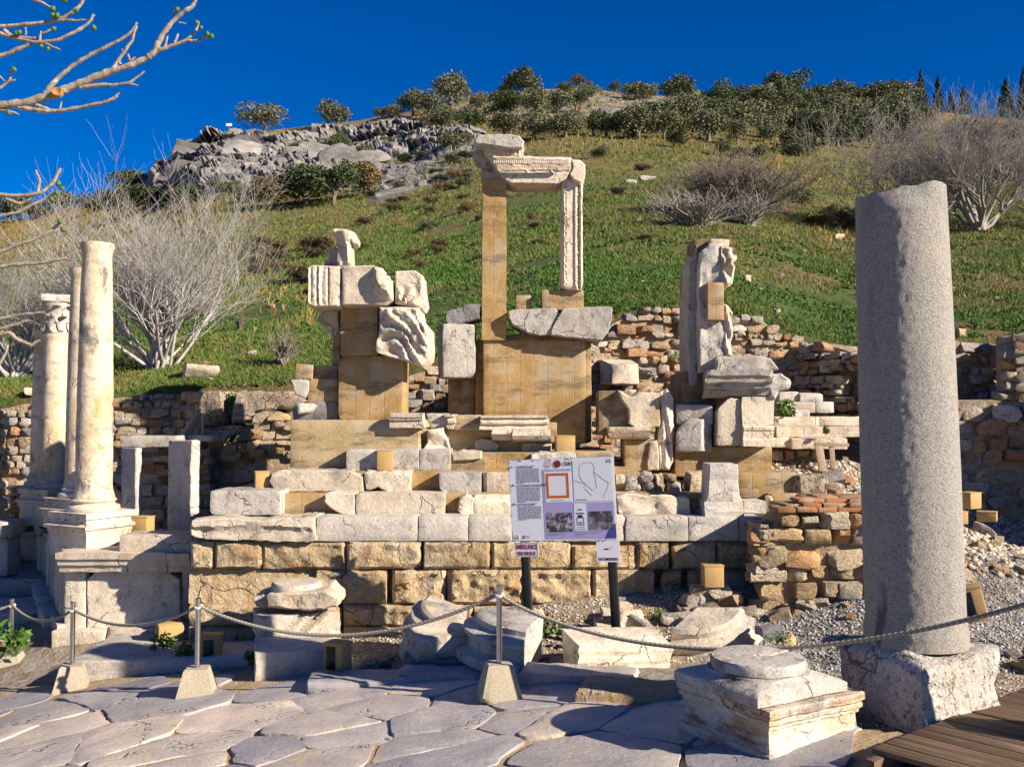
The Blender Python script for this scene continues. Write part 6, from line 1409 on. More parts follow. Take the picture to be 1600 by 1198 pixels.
M['grit'] = (lambda t: (lambda v: t.fin(t.ramp(t.vor(v, 14, out='Color'), [(0, (.20, .14, .09)), (.45, (.40, .33, .24)), (1, (.62, .55, .45))]), .9))(t.coords(False)))(NT('mixed_tan_grit'))
pebbles('gravel', 26000, 1.6, 7.5, 7.3, 11.4, .008, .024, 'gravel', 1, lambda x, y: (x > 1.7+.3*np.sin(y*3)) & (y > 7.6-.2*(x-3)))
pebbles('grit', 9000, -3.6, 2.2, 8.7, 10.9, .006, .022, 'grit', 2); pebbles('grit', 5000, 1.4, 4.5, 5.6, 8, .005, .016, 'grit', 3)
pebbles('rubble_scree', 2600, 5.0, 8.5, 10.5, 14, .02, .065, 'grit', 4); pebbles('rubble_scree', 1500, 3.3, 5.2, 11.5, 14.2, .015, .055, 'grit', 5)

# ------------------------------------------------------------------ grass on the slope
def tufts(name, n, mat, h0, h1, wpx, blades, sel, seed, lean=.5, ylim=(0, 1)):
    rs = np.random.RandomState(seed); px = rs.uniform(-120, 1720, n); g = rs.uniform(ylim[0], ylim[1], n)
    Y = np.interp(g, GV, GY); P = hp(px, Y); k = sel(px, g, P); px, Y, P = px[k], Y[k], P[k]; n = len(px)
    sc = Y/1500*(.62+.38*np.minimum(1, 26/Y))
    a = rs.uniform(0, 2*math.pi, (n, blades)); r = rs.uniform(0, 1, (n, blades))*(wpx*1.2)*sc[:, None]
    bx = P[:, None, 0]+np.cos(a)*r; by = P[:, None, 1]+np.sin(a)*r; bz = np.repeat(P[:, None, 2], blades, 1)-.01+(by-P[:, None, 1])*.3
    h = rs.uniform(h0, h1, (n, blades))*sc[:, None]; w = wpx*.5*sc[:, None]*rs.uniform(.5, 1.3, (n, blades)); th = rs.uniform(0, math.pi, (n, blades))
    lx = rs.normal(0, lean, (n, blades))*h; ly = rs.normal(0, lean, (n, blades))*h
    A = np.stack([bx-np.cos(th)*w, by-np.sin(th)*w, bz], -1); B = np.stack([bx+np.cos(th)*w, by+np.sin(th)*w, bz], -1); C = np.stack([bx+lx, by+ly, bz+h], -1)
    V = np.stack([A, B, C], 2).reshape(-1, 3); F = np.arange(len(V)).reshape(-1, 3)
    return O(name, mesh(name, V, F, 0, False), M[mat], None, kind='stuff')
def nz(P, f, s): return fbm(np.stack([P[:, 0]*f, P[:, 1]*f, 0*P[:, 0]], -1), 4, s)
tufts('short_grass', 90000, 'grass', 2.5, 7.5, 1.8, 5, lambda px, g, P: (nz(P, .30, 3)+.5*nz(P, 1.1, 4) > -.20+.75*np.clip(g-.10, 0, 1)), 1, .5, (.0, .75))
tufts('yellow_grass', 70000, 'olivegrass', 3, 9, 1.6, 5, lambda px, g, P: (nz(P, .12, 8)+.6*nz(P, .6, 9) > .07-.75*np.clip(g-.18, 0, .5)), 2, .45, (.0, .99))
tufts('straw_grass', 26000, 'drygrass', 4, 11, 1.3, 5, lambda px, g, P: (nz(P, .08, 12)+.5*nz(P, .5, 13) > .30-.62*(g-.35)), 3, .3, (.1, 1.0))
tufts('straw_grass', 4500, 'drygrass', 8, 16, 1.6, 7, lambda px, g, P: (((px > 1210) & (px < 1275) & (g > .62) & (g < .75)) | ((px > 400) & (px < 490) & (g > .2) & (g < .47) & (nz(P, .5, 4) > -.1)) | ((px > 1270) & (px < 1420) & (g > .40) & (g < .52)) | ((px > 880) & (px < 1300) & (g > .76) & (g < .88) & (nz(P, .2, 31) > -.05))), 4, .25, (.15, .9))
tufts('dark_scrub', 9000, 'dark_leaf', 2.5, 6, 3.0, 6, lambda px, g, P: (nz(P, .22, 41)+.4*nz(P, .9, 42) > .22), 6, .7, (.1, .8))
tufts('low_weeds', 22000, 'weed_leaf', 2.2, 5, 4.5, 5, lambda px, g, P: (nz(P, .45, 21)+.4*nz(P, 1.4, 22) > .0+.9*np.clip(g-.12, 0, 1)), 5, .9, (.0, .45))
def weed(px, py, Y, hpx, wpx, label, seed, mat='weed_leaf', n=140, hill=False):
    rs = np.random.RandomState(seed)
    if hill: p = Vector(hp(np.array(px), hY(np.array(px), py)).tolist()); Y = p.y
    else: p = Wv(px, py, Y)
    k = Y/1500; a = rs.uniform(0, 2*math.pi, n); r = np.sqrt(rs.uniform(0, 1, n))*wpx*k/2; z = rs.uniform(.05, 1, n)*hpx*k*(1-.5*(r/(wpx*k/2))**2)
    c = np.stack([r*np.cos(a), r*np.sin(a), z], -1); sz = hpx*k*.16*rs.uniform(.6, 1.3, n)
    d1 = rs.normal(0, 1, (n, 3)); d1 /= np.linalg.norm(d1, axis=1, keepdims=True); d2 = np.cross(d1, rs.normal(0, 1, (n, 3))); d2 /= np.linalg.norm(d2, axis=1, keepdims=True)
    V = np.stack([c-d1*sz[:, None], c+d2*sz[:, None]*.45, c+d1*sz[:, None], c-d2*sz[:, None]*.45], 1).reshape(-1, 3); F = np.arange(len(V)).reshape(-1, 4)
    t = E('weed', label, 'weed', p)
    O('leaves', mesh('leaves', V, F, 0, False), M[mat], t, p)
    st_ = []
    for i in range(7):
        q = c[i*7 % n]; st_.append((np.array([(0, 0, -.02), q*np.array([.4, .4, .55]), q]), np.array([.006, .005, .003])*max(1, k*120)))
    V, F = tubes(st_, 4); O('stems', mesh('stems', V, F), M['weed_leaf'], t, p)
for i, q in enumerate(((12, 1018, 10.9, 48, 62, 'bright green leafy plant beside the far left rope post'), (255, 1012, 10.6, 26, 40, 'dark green weed around the box lamp in the pedestal corner'), (290, 1030, 10.3, 30, 30, 'green weed at the lower left corner of the podium'),
      (852, 990, 10.0, 30, 52, 'green weed tuft at the foot of the left sign post'), (760, 982, 10.3, 24, 60, 'green weed patch between white drum and sign'), (1215, 1000, 8.7, 14, 50, 'flat green weed on the gravel by the small orange stone'),
      (990, 1062, 8.6, 10, 46, 'low green weed below the flat white fragment'), (1227, 648, 14.1, 26, 30, 'green plant growing at the left end of the marble steps'), (1291, 677, 13.6, 14, 10, 'tiny green sprig growing on the white marble step'),
      (1550, 1085, 7.1, 16, 60, 'trailing green weed between the rock base and the boardwalk'), (1380, 1140, 6.6, 9, 26, 'tiny weed at the bottom of the rock base'), (362, 632, 14.75, 20, 20, 'green tuft growing between the two pitted blocks'), (1060, 562, 15.3, 14, 24, 'small green tuft on the ragged rubble wall'),
      (1030, 964, 10.2, 16, 30, 'green weed among the stones right of the sign'), (390, 1030, 10.0, 14, 18, 'small dark weed at the left of the grey footing block'))):
    weed(*q, seed=i)
def shrub(name, label, px, py, hpx, wpx, nst, lev, mat, seed, r0=.03, spread=.9, trunk=None, cat='shrub', spl=(3, 5), taper=.62, sides=4, curv=.25, upb=.35, name2='stems'):
    """leafless shrub or tree: stems fan out from the foot and fork into fine twigs"""
    rng = random.Random(seed); p = Vector(hp(np.array(px), hY(np.array(px), py)).tolist()); k = p.y/1500; Hh = hpx*k; Wd = wpx*k
    main = []; fine = []
    def grow(o, d, L, r, l):
        n = 5; P = [np.array(o)]; dd = np.array(d)
        for i in range(n):
            dd = dd+np.array([rng.gauss(0, curv), rng.gauss(0, curv), rng.gauss(0, curv*.6)+upb*.25]); dd /= np.linalg.norm(dd); P.append(P[-1]+dd*L/n)
        rad = np.linspace(r, r*taper*.8, n+1); (main if l == 0 else fine).append((np.array(P), rad))
        if l < lev:
            for _ in range(rng.randint(*spl)):
                j = rng.randint(2, n); q = P[j]; e = (P[j]-P[j-1])/np.linalg.norm(P[j]-P[j-1])+np.array([rng.gauss(0, .55), rng.gauss(0, .55), rng.gauss(.1, .4)]); e /= np.linalg.norm(e)
                grow(q, e, L*rng.uniform(.5, .8), max(rad[j]*taper, .0030*max(1, k*78)*(1.35 if k > .02 else 1)), l+1)
    for i in range(nst):
        a = rng.uniform(0, 2*math.pi); tl = rng.uniform(.05, 1)*spread; d = np.array([math.cos(a)*math.sin(tl)*min(2.2, Wd/Hh*.75), math.sin(a)*math.sin(tl), math.cos(tl)*1.0]); d /= np.linalg.norm(d)
        o = np.array([rng.gauss(0, .06*Wd/3), rng.gauss(0, .05*Wd/3), -.05]); grow(o, d, Hh*rng.uniform(.40, .60)*(1+.35*math.sin(tl)), r0*rng.uniform(.7, 1.2), 0)
    t = E(name, label, cat, p)
    allp = np.concatenate([q[0] for q in main+fine]); 
    sx = Wd/np.ptp(np.percentile(allp[:, 0], [1.5, 98.5])); sz = Hh/np.percentile(allp[:, 2], 99)
    for lst, nm, sd in ((main, trunk or name2, sides+1), (fine, 'twigs', sides-1)):
        if lst:
            V, F = tubes(lst, sd); V = V*np.array([sx, sx, sz]); O(nm, mesh(nm, V, F, 180), M[mat], t, p)
    return t
shrub('bare_shrub', 'large leafless pale grey shrub with many stems behind the marble columns', 246, 576, 292, 370, 26, 3, 'twig', 1, .04, 1.12, spl=(4, 6), curv=.13, upb=.55)
shrub('bare_shrub', 'second leafless pale shrub at the left edge behind the columns', 20, 590, 215, 260, 22, 3, 'twig', 31, .04, 1.05, spl=(4, 6), curv=.13, upb=.55)
shrub('brown_shrub', 'dark brown leafless dome-shaped shrub on the slope above the figured slab', 1140, 338, 82, 190, 44, 3, 'twig_dark', 2, .05, 1.25, spl=(4, 6))
shrub('dead_shrub', 'row of pale dead stems in front of the dark brown shrub', 1085, 352, 56, 130, 90, 1, 'twig_mid', 3, .016, .7)
shrub('dead_shrub', 'smaller clump of pale dead stems at the right of the dark brown shrub', 1172, 352, 52, 70, 60, 1, 'twig_mid', 4, .016, .6)
for i, (px, py, h, w, n, lv, sp, lab) in enumerate(((1530, 362, 225, 330, 16, 4, 1.0, 'big leafless fig tree with pale crooked trunks at the right edge'), (1440, 362, 195, 270, 8, 4, 1.1, 'leafless fig tree leaning left, just right of the granite column top'), (1650, 362, 220, 220, 7, 4, .95, 'leafless fig tree half cut by the right picture edge'))):
    shrub('bare_fig_tree', lab, px, py, h, w, n, lv, 'twig_mid' if i != 3 else 'twig_dark', 10+i, .10 if i != 3 else .06, sp, 'trunk', 'tree', (3, 5), .56, 5, .18)
for i, (px, py, h, w, lab) in enumerate(((442, 570, 60, 48, 'small bundle of grey-brown bare stems on the slope left of the stepped pier'), (376, 515, 34, 14, 'thin tuft of dead upright stems in the grass'))):
    shrub('dead_shrub', lab, px, py, h, w, 30, 1, 'twig_dark', 50+i, .02, .5)

# ------------------------------------------------------------------ trees on the hill
def crown_mesh(seed, n, leaf, lobes, flat_=.8, cone=False):
    rs = np.random.RandomState(seed)
    if cone:
        z = rs.uniform(0, 1, n)**1.25; r = .5*(1-z)**.75*(.75+.35*fbm(np.stack([z*7, z*0, z*0], -1), 2, seed))*np.sqrt(rs.uniform(.25, 1, n)); a = rs.uniform(0, 2*math.pi, n)
        c = np.stack([r*np.cos(a), r*np.sin(a), z], -1)
    else:
        cs = rs.normal(0, 1, (lobes, 3)); cs /= np.linalg.norm(cs, axis=1, keepdims=True); cs = cs*rs.uniform(.10, .36, (lobes, 1))*np.array([1.05, 1.05, .75])+np.array([0, 0, .55]); rr = rs.uniform(.14, .27, lobes)
        w = rr**2; i = rs.choice(lobes, n, p=w/w.sum()); d = rs.normal(0, 1, (n, 3)); d /= np.linalg.norm(d, axis=1, keepdims=True); d[:, 2] = np.where((d[:, 2] < -.3) & (rs.rand(n) < .6), -d[:, 2], d[:, 2])
        c = cs[i]+d*rr[i][:, None]*rs.uniform(.55, 1.12, (n, 1))
    s_ = leaf*rs.uniform(.5, 1.3, n); d1 = rs.normal(0, 1, (n, 3)); d1 /= np.linalg.norm(d1, axis=1, keepdims=True); d2 = np.cross(d1, rs.normal(0, 1, (n, 3))); d2 /= np.linalg.norm(d2, axis=1, keepdims=True)
    if cone: d1[:, 2] += 1.2; d1 /= np.linalg.norm(d1, axis=1, keepdims=True)
    V = np.stack([c-d1*s_[:, None], c+d2*s_[:, None]*.6, c+d1*s_[:, None], c-d2*s_[:, None]*.6], 1).reshape(-1, 3); F = np.arange(len(V)).reshape(-1, 4)
    return mesh('crown', V, F, 0, False)
CR = [crown_mesh(100+i, 2600, .028, 9+i % 6) for i in range(7)]; CRC = [crown_mesh(200+i, 1500, .045, 1, cone=True) for i in range(3)]
def trunk_mesh(seed, tall=False):
    rng = random.Random(seed); P = []
    base = [np.array([0, 0, -.1])]; x = np.array([0., 0, 0])
    if tall: V, F = tubes([(np.array([(0, 0, -.1), (.01, 0, .5), (0, 0, .95)]), np.array([.05, .035, .008]))], 6); return mesh('trunk', V, F)
    P.append((np.array([(0, 0, -.1), (.015, .01, .12), (.0, .02, .26)]), np.array([.05, .04, .034])))
    for k in range(4):
        a = k*1.6+rng.uniform(0, .8); P.append((np.array([(0, .02, .24), (.10*math.cos(a), .10*math.sin(a), .42), (.2*math.cos(a), .2*math.sin(a), .66)]), np.array([.026, .018, .006])))
    V, F = tubes(P, 5); return mesh('trunk', V, F)
TRK = [trunk_mesh(i) for i in range(3)]; TRC = trunk_mesh(5, True)
def hill_tree(px, py, h, w, label, group=None, kind='olive', rng=random.Random(77)):
    Y = float(hY(np.array(float(px)), py)); Y = min(Y, 149.5); p = Vector(hp(np.array(float(px)), np.array(Y)).tolist()); k = Y/1500
    hh, ww = h*k*1.3, w*k*1.32
    t = E({'olive': 'olive_tree', 'dark': 'evergreen_tree', 'brown': 'brown_tree', 'cypress': 'cypress_tree', 'bush': 'bush'}[kind], label, 'bush' if kind == 'bush' else 'tree', p, group)
    m = M[{'olive': 'olive_leaf', 'dark': 'dark_leaf', 'brown': 'brown_leaf', 'cypress': 'cypress_leaf', 'bush': 'olive_leaf'}[kind]]
    c = kind == 'cypress'; rz = rng.uniform(0, 6.3)
    O('crown', rng.choice(CRC if c else CR), m, t, (p.x, p.y, p.z+(0.05*hh if c else (-.12 if kind != 'bush' else -.25)*hh)), (0, 0, rz), (ww*(1 if c else 1.02), ww*(1 if c else 1.02), hh*(1 if c else 1.12)))
    O('trunk', TRC if c else rng.choice(TRK), M['bark'], t, p, (0, 0, rz), (ww*(.8 if c else 1), ww*(.8 if c else 1), hh))
    return t
HT = [(413, 209, 34, 52, 'lone dark olive tree on the left shoulder of the ridge, first from the cliff', 'olive'), (515, 199, 32, 46, 'olive tree with a pale trunk on the ridge, second from the cliff', 'olive'), (368, 203, 9, 14, 'tiny bush on the cliff edge left of the first ridge tree', 'bush'),
      (480, 320, 52, 84, 'broad dark evergreen at the foot of the cliff', 'dark'), (522, 322, 48, 60, 'second dark evergreen at the cliff foot, right of the broad one', 'dark'), (420, 328, 46, 44, 'yellowish brown tree at the cliff foot, left of the evergreens', 'brown'), (562, 308, 46, 54, 'brown half-bare tree at the cliff foot, right of the evergreens', 'brown'),
      (362, 312, 22, 26, 'small green bush under the cliff, left', 'dark'), (340, 300, 18, 18, 'small bush right under the cliff face', 'bush'), (395, 318, 22, 40, 'low grey-green scrub at the cliff foot', 'bush'), (508, 262, 18, 18, 'small dark bush on the pale cliff', 'dark'), (528, 246, 28, 30, 'dark shrub in the cleft of the crag', 'dark'), (565, 248, 20, 30, 'grey-green shrub at the right of the cleft', 'bush'),
      (597, 190, 16, 24, 'small dark tree on the ridge left of the big group', 'dark'), (616, 188, 18, 24, 'small olive tree on the ridge beside the small dark one', 'olive'), (607, 232, 14, 20, 'small bush on the middle crag', 'bush'), (650, 214, 12, 24, 'flat bush on top of the middle crag', 'bush'),
      (645, 180, 28, 42, 'olive tree on the ridge, left of the tallest ridge group', 'olive'), (670, 184, 32, 42, 'olive tree in front of the tallest ridge group', 'olive'), (704, 170, 44, 52, 'tall olive tree with a reddish right side on the ridge', 'olive'), (722, 160, 24, 24, 'reddish brown tree at the top right of the tall ridge olive', 'brown'),
      (751, 172, 20, 30, 'small olive tree on the ridge between two tall ones', 'olive'), (775, 163, 18, 25, 'small tree left of the big round ridge tree', 'olive'), (790, 150, 16, 22, 'tiny tree on the skyline left of the big round one', 'dark'), (827, 151, 36, 56, 'big round olive tree on the highest part of the ridge', 'olive'),
      (798, 172, 20, 36, 'dark tree below the big round ridge tree', 'dark'), (788, 187, 26, 50, 'dark spreading tree above the portal capstone', 'dark'), (838, 182, 32, 36, 'olive tree right of and below the big round ridge tree', 'olive'), (872, 177, 30, 40, 'olive tree above the portal lintel, left', 'olive'), (900, 175, 24, 26, 'dark tree above the portal lintel, right', 'dark'), (915, 160, 22, 28, 'olive tree near the bare skyline tree', 'olive'), (882, 150, 18, 24, 'dark little tree on the skyline right of the big round tree', 'dark'),
      (901, 136, 15, 20, 'tiny brown tree standing out on the skyline', 'brown'), (921, 135, 9, 11, 'tiniest brown tree on the skyline', 'brown'),
      (687, 211, 28, 46, 'olive tree on the right end of the middle crag', 'olive'), (732, 207, 28, 40, 'dark tree left of the portal capstone', 'dark'), (788, 212, 28, 52, 'broad olive tree just behind the portal capstone', 'olive'), (835, 217, 30, 46, 'olive tree right of the portal capstone', 'olive'), (883, 216, 32, 48, 'olive tree above the right end of the lintel', 'olive'), (926, 213, 30, 34, 'olive tree just right of the lintel', 'olive'), (700, 244, 28, 42, 'olive tree on the slope left of the portal bracket', 'olive'), (727, 232, 20, 28, 'small olive tree touching the portal bracket', 'olive'),
      (913, 162, 18, 26, 'round tree on the pale rocks of the ridge', 'olive'), (963, 143, 13, 18, 'tiny dark tree on the skyline of the bare ridge', 'dark'), (994, 157, 24, 42, 'olive tree on the bare part of the ridge', 'olive'), (1016, 156, 18, 22, 'small olive tree beside the one on the bare ridge', 'olive'), (1062, 166, 38, 52, 'dense dark tree at the left end of the wooded ridge', 'dark'),
      (948, 214, 28, 48, 'olive tree on the middle slope, first right of the lintel', 'olive'), (998, 219, 42, 54, 'large olive tree on the middle slope, second right of the lintel', 'olive'), (970, 205, 24, 34, 'dark olive tree between the two mid-slope ones', 'dark'), (1038, 218, 32, 40, 'olive tree on the middle slope, third right of the lintel', 'olive'),
      (1224, 156, 36, 56, 'tall dark round tree breaking the skyline at the right', 'dark'), (1290, 163, 26, 42, 'olive tree on the skyline right of the tall dark one', 'olive'), (1325, 166, 26, 44, 'wide olive tree on the skyline before the cypresses', 'olive'), (1260, 160, 18, 34, 'low olive tree on the skyline beside the tall dark one', 'olive'), (1375, 172, 28, 50, 'round olive tree on the skyline left of the cypresses', 'olive'), (1405, 176, 30, 44, 'olive tree touching the first cypress', 'olive'),
      (1127, 245, 20, 22, 'dark bush at the lower edge of the wood, left', 'dark'), (1158, 246, 16, 26, 'grey bush at the lower edge of the wood, centre left', 'bush'), (1189, 247, 16, 30, 'grey bush at the lower edge of the wood, centre right', 'bush'), (1241, 243, 18, 52, 'wide grey-green bush at the lower edge of the wood, right', 'bush'), (939, 249, 16, 28, 'low round bush in the straw grass right of the lintel', 'bush'), (990, 216, 14, 20, 'small bush at the foot of the large mid-slope olive', 'bush'), (1258, 318, 26, 40, 'grey-green bush right of the dark brown shrub', 'bush'),
      (14, 348, 34, 60, 'olive tree at the far left edge on the skyline', 'olive'), (100, 332, 26, 46, 'olive tree on the skyline behind the left column', 'olive'), (60, 342, 18, 44, 'low olive tree between the two far left ones', 'olive'), (205, 300, 28, 56, 'dark tree at the left foot of the cliff', 'dark'), (175, 345, 40, 50, 'dark tree behind the bare shrub', 'dark'), (230, 330, 30, 56, 'dark scrub oak behind the bare shrub, right', 'dark'), (140, 335, 22, 40, 'small olive tree behind the nearest column', 'olive'), (290, 322, 24, 50, 'dark scrub below the cliff shadow', 'dark')]
for px, py, h, w, lab, kd in HT: hill_tree(px, py, h*1.15, w*1.2, lab, None, kd)
for i, (px, py, h, w, lab) in enumerate(((1439, 172, 50, 26, 'tallest cypress on the skyline at the right'), (1466, 176, 44, 18, 'narrow cypress right of the tallest one'), (1486, 178, 26, 14, 'small cypress in the middle of the skyline group'), (1506, 180, 34, 22, 'broad short cypress behind the bare trees'), (1572, 186, 46, 28, 'cypress behind the bare branches at the right'), (1600, 190, 62, 22, 'dark cypress at the right picture edge'), (1420, 174, 22, 14, 'small cypress left of the tallest one'))):
    hill_tree(px, py, h, w, lab, None, 'cypress')
rng = random.Random(99)
# the wood right of the crest: rows of olive trees one can count
for row, (y, x0, x1, st_, h, w) in enumerate(((172, 1085, 1440, 34, 28, 42), (184, 1048, 1460, 33, 30, 46), (197, 1020, 1440, 33, 32, 48), (211, 1040, 1430, 34, 36, 50), (226, 1050, 1420, 40, 34, 52))):
    x = x0+rng.uniform(0, 20); cnt_ = -1
    while x < x1:
        if not (row == 4 and 1250 < x < 1300 and rng.random() < .5):
            cnt_ += 1; hill_tree(x, y+rng.uniform(-8, 8), h*rng.uniform(.7, 1.45), w*rng.uniform(.75, 1.4), '%s tree from the left in the %s row of the olive wood on the slope' % (ORD[cnt_], RW[row]), 'olive trees of the wood on the slope', 'olive' if rng.random() < .72 else 'dark')
        x += st_*rng.uniform(.75, 1.25)
def bushes(n, x0, x1, y0, y1, h0, h1, w0, w1, base, group, kinds, grid=False):
    its = []
    for i in range(n):
        px = x0+(x1-x0)*(i+rng.uniform(.1, .9))/n if grid else rng.uniform(x0, x1); py = rng.uniform(y0, y1)
        its.append((hill_tree(px, py, rng.uniform(h0, h1), rng.uniform(w0, w1), base, group, kinds[i % len(kinds)]), px, py))
    place_labels(its, base)
bushes(16, 1420, 1640, 196, 330, 22, 40, 40, 60, 'dark tree seen through the bare fig branches', 'dark trees behind the bare figs', ('dark', 'olive'))
bushes(40, 560, 1010, 265, 420, 7, 15, 14, 34, 'low brownish scrub bush on the open slope', 'scrub bushes on the open slope', ('brown', 'bush', 'brown'))
bushes(14, 400, 520, 375, 470, 12, 26, 26, 50, 'straw-brown scrub bush beside the bare shrub', 'scrub bushes beside the bare shrub', ('brown',))
bushes(54, 250, 740, 215, 300, 8, 18, 14, 34, 'small dark bush growing in the crag', 'bushes in the cracks of the crag', ('dark', 'bush'))
bushes(12, 1266, 1436, 340, 358, 12, 28, 24, 44, 'brownish thicket bush behind the granite column', 'thicket behind the granite column', ('brown', 'brown', 'bush'), True)
# red and white marker on the cliff
mk = E('survey_marker', 'tiny red and white marker pole on the left end of the ridge', 'marker', hp(np.array(358.), np.array(149.)))
b = WL[mk.name]; V, F = lathe([(.06, 0), (.06, 1.4)], 6); O('pole', mesh('pole', V, F), flat('marker_red', (.5, .05, .04)), mk, b); V, F = boxV(.9, .05, .4); O('plate', mesh('plate', V, F), flat('marker_white', (.75, .7, .7)), mk, b+Vector((0, -.1, 1.3)))

# ------------------------------------------------------------------ fig branches over the upper left corner
fg_ = E('fig_tree', 'near leafless fig tree reaching grey knobbly branches with green figs into the left', 'tree', Wv(-460, 1130, 6.6))
tw = WL[fg_.name]
def trace(pts, r0, r1, Y, ox=0, oy=0, sc=2.963, dY=0.):
    n = len(pts); q = np.array(pts, float); px = ox+q[:, 0]/sc; py = oy+q[:, 1]/sc; Yv = Y+np.linspace(0, dY, n)
    P = W(px, py, Yv)
    # resample with a little knobbliness
    t = np.linspace(0, n-1, n*7); P2 = np.stack([np.interp(t, np.arange(n), P[:, k]) for k in range(3)], -1)
    for _ in range(3): P2[1:-1] = (P2[:-2]+2*P2[1:-1]+P2[2:])/4
    m = len(P2); P2 = P2+.006*vec3(P2*22, 2, 3)
    r = np.linspace(r0, r1, m)*(1+.16*vnoise(np.c_[np.arange(m)*.9, np.zeros(m), np.full(m, r0*99)])+.22*(vnoise(np.c_[np.arange(m)*1.7, np.full(m, 3.), np.full(m, r1*77)]) > .45))
    return P2, r
hub = W(-430, 600, 6.6)
MAIN = [(-300, 540), (0, 490), (130, 475), (240, 440), (330, 405), (420, 365), (520, 330), (600, 305), (680, 270), (720, 235), (740, 180), (780, 120), (840, 65), (890, 35), (905, 0), (920, -60), (960, -150)]
BR = [(MAIN, .031, .0095, 6.2)]
k_ = 6.2/1500
def br(pts, r0, r1, Y=6.2, **k): BR.append((pts, r0*.84*k_/2.963, r1*.8*k_/2.963, Y))
br([(210, 430), (260, 370), (330, 310), (400, 265), (480, 225), (560, 185), (610, 150), (635, 105)], 15, 7)
br([(520, 335), (545, 285), (590, 220), (610, 190), (632, 120)], 12, 7); br([(560, 300), (545, 275)], 8, 6); br([(575, 250), (563, 228)], 7, 5); br([(590, 255), (605, 285), (628, 262)], 7, 5)
br([(370, 405), (470, 395), (540, 395), (600, 385), (640, 355), (670, 330)], 13, 5); br([(590, 390), (640, 398)], 7, 4)
br([(720, 240), (790, 215), (860, 188), (905, 150), (920, 100)], 13, 6); br([(865, 190), (930, 190), (965, 165)], 8, 6); br([(765, 215), (776, 165)], 7, 5); br([(805, 205), (825, 155)], 8, 6); br([(805, 75), (808, 50)], 6, 4); br([(830, 105), (862, 110)], 6, 4)
br([(90, 500), (200, 515), (270, 515), (400, 492), (480, 475), (530, 455), (555, 432)], 14, 8); br([(275, 505), (285, 472)], 6, 4); br([(-60, 500), (0, 510), (60, 520), (90, 530)], 10, 4); br([(170, 490), (260, 520)], 14, 8)
br([(-300, 160), (0, 125), (60, 120), (180, 110), (270, 95), (330, 65), (370, 30), (395, -10), (400, -60)], 13, 9); br([(270, 97), (340, 95), (400, 92)], 9, 5); br([(118, 165), (118, 110)], 6, 4)
br([(-300, 120), (0, 155), (80, 180), (180, 200), (260, 190), (340, 155), (410, 110), (435, 65)], 13, 8); br([(185, 195), (190, 145)], 9, 5); br([(200, 155), (255, 125)], 7, 4); br([(200, 200), (280, 230)], 7, 4)
br([(-300, 300), (0, 262), (70, 235), (140, 205)], 14, 12); br([(20, 140), (60, 172), (170, 178)], 12, 9); br([(-200, 480), (0, 412), (40, 378), (52, 345), (62, 322)], 9, 6); br([(40, 380), (75, 368)], 6, 4); br([(0, 355), (25, 378)], 6, 5); br([(60, -30), (200, 15), (240, 40), (245, 65)], 9, 6)
br([(-400, 880), (0, 905), (130, 905), (200, 890), (250, 845), (280, 780)], 14, 9); br([(-300, 1060), (0, 1000), (80, 985), (160, 945), (220, 915), (268, 890)], 12, 8); br([(172, 895), (187, 842), (165, 790)], 9, 7); br([(30, 920), (90, 945), (150, 915)], 10, 8); br([(-400, 1260), (0, 1168), (90, 1130), (180, 1100), (260, 1055), (340, 962)], 13, 7)
def b4(pts, r0, r1, Y=6.6):
    q = [(x/3.327*2.963, (350+y/3.327)*2.963) for x, y in pts]; br(q, r0*.9, r1*.9, Y)
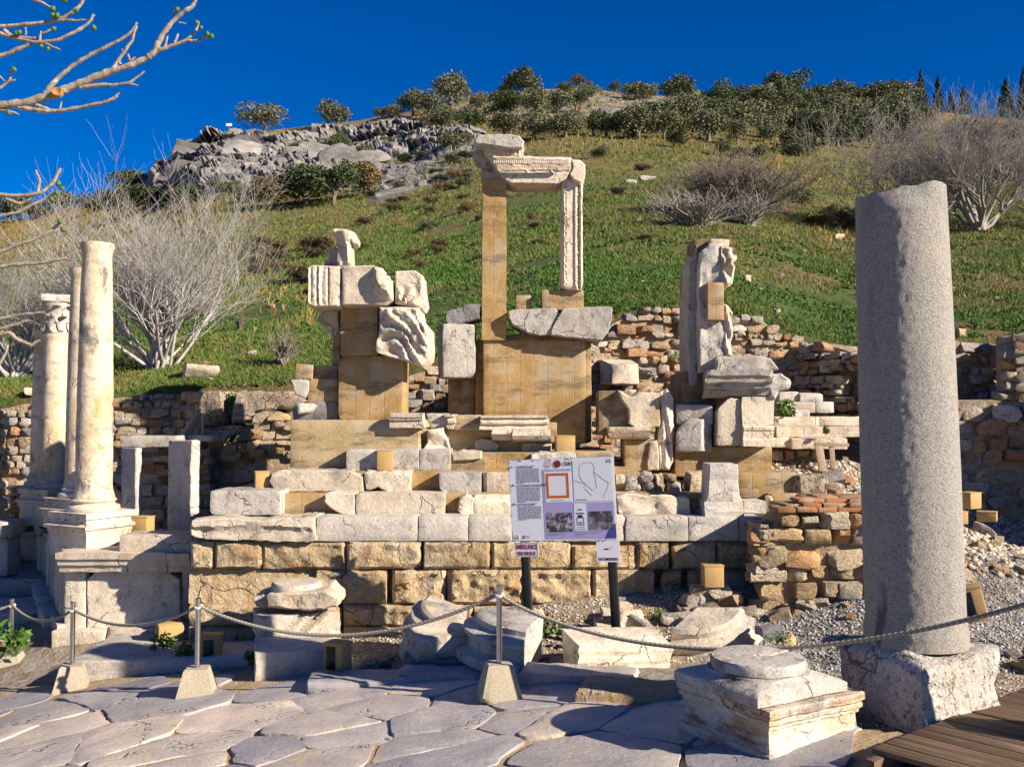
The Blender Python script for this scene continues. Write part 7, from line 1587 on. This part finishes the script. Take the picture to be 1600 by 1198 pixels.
b4([(-300, 260), (0, 225), (100, 205), (200, 205), (290, 190), (350, 178)], 15, 10); b4([(-300, 540), (0, 490), (120, 468), (235, 462)], 13, 9); b4([(-300, 590), (0, 572), (50, 565), (90, 602), (160, 632), (210, 605)], 18, 10); b4([(-200, 880), (0, 722), (30, 665), (42, 628)], 13, 9); b4([(0, 545), (100, 515), (150, 500)], 12, 9)
paths = []
for pts, r0, r1, Y in BR:
    P, r = trace(pts, r0, r1, Y); paths.append((P, r))
    if pts[0][0] <= -200:      # carry it on to the trunk outside the frame
        e = P[0]; paths.append((np.array([hub+np.array([0, 0, .2*(e[2]-hub[2])]), (hub+e)/2+np.array([0, 0, -.08]), e]), np.array([.06, .05, r[0]])))
V, F = tubes(paths, 8); o = O('branches', mesh('branches', V, F, 70), M['figbark'], fg_, (0, 0, 0)); o.location = -tw
V, F = tubes([(np.array([(tw.x, tw.y, tw.z-.3), (tw.x+.05, tw.y, tw.z+.8), tuple(hub)]), np.array([.16, .13, .08])), (np.array([tuple(hub), tuple(hub+np.array([.1, .1, 1.2]))]), np.array([.08, .04]))], 10); o = O('trunk', mesh('trunk', V, F), M['figbark'], fg_, (0, 0, 0)); o.location = -tw
fm, ff = lathe([(.0, -.018), (.010, -.015), (.0165, -.003), (.015, .007), (.007, .016), (.003, .021), (0, .022)], 12, cap=False); fmesh = mesh('fig', fm, ff, 180)
for x, y in ((245, 43), (245, 72), (265, 73), (355, 50), (90, 150), (75, 155), (250, 135), (190, 215), (222, 227), (435, 130), (820, 45), (910, 105), (930, 130), (960, 160), (980, 170), (65, 323), (270, 850), (287, 873), (240, 925), (262, 893), (277, 1025), (292, 1062), (40, 523), (300, 0)):
    O('fig', fmesh, M['fig'], fg_, Wv(x/2.963, y/2.963, 6.17), (R.uniform(-.6, .6), R.uniform(-.6, .6), 0), R.uniform(.85, 1.15))
o = O('cut_stub', mesh('cut_stub', *lathe([(.030, 0), (.032, .03), (.028, .036), (.018, .03), (0, .028)], 14, .003, 30, cap=False)), flat('cut_wood', (.34, .18, .06), .9, 0, .5, 50), fg_, Wv(270/2.963, 436/2.963, 6.18), (math.radians(80), 0, .2))
for o in list(COL.objects):
    if o.parent is None and o.get('category') and not o.get('kind'): o['kind'] = 'thing'
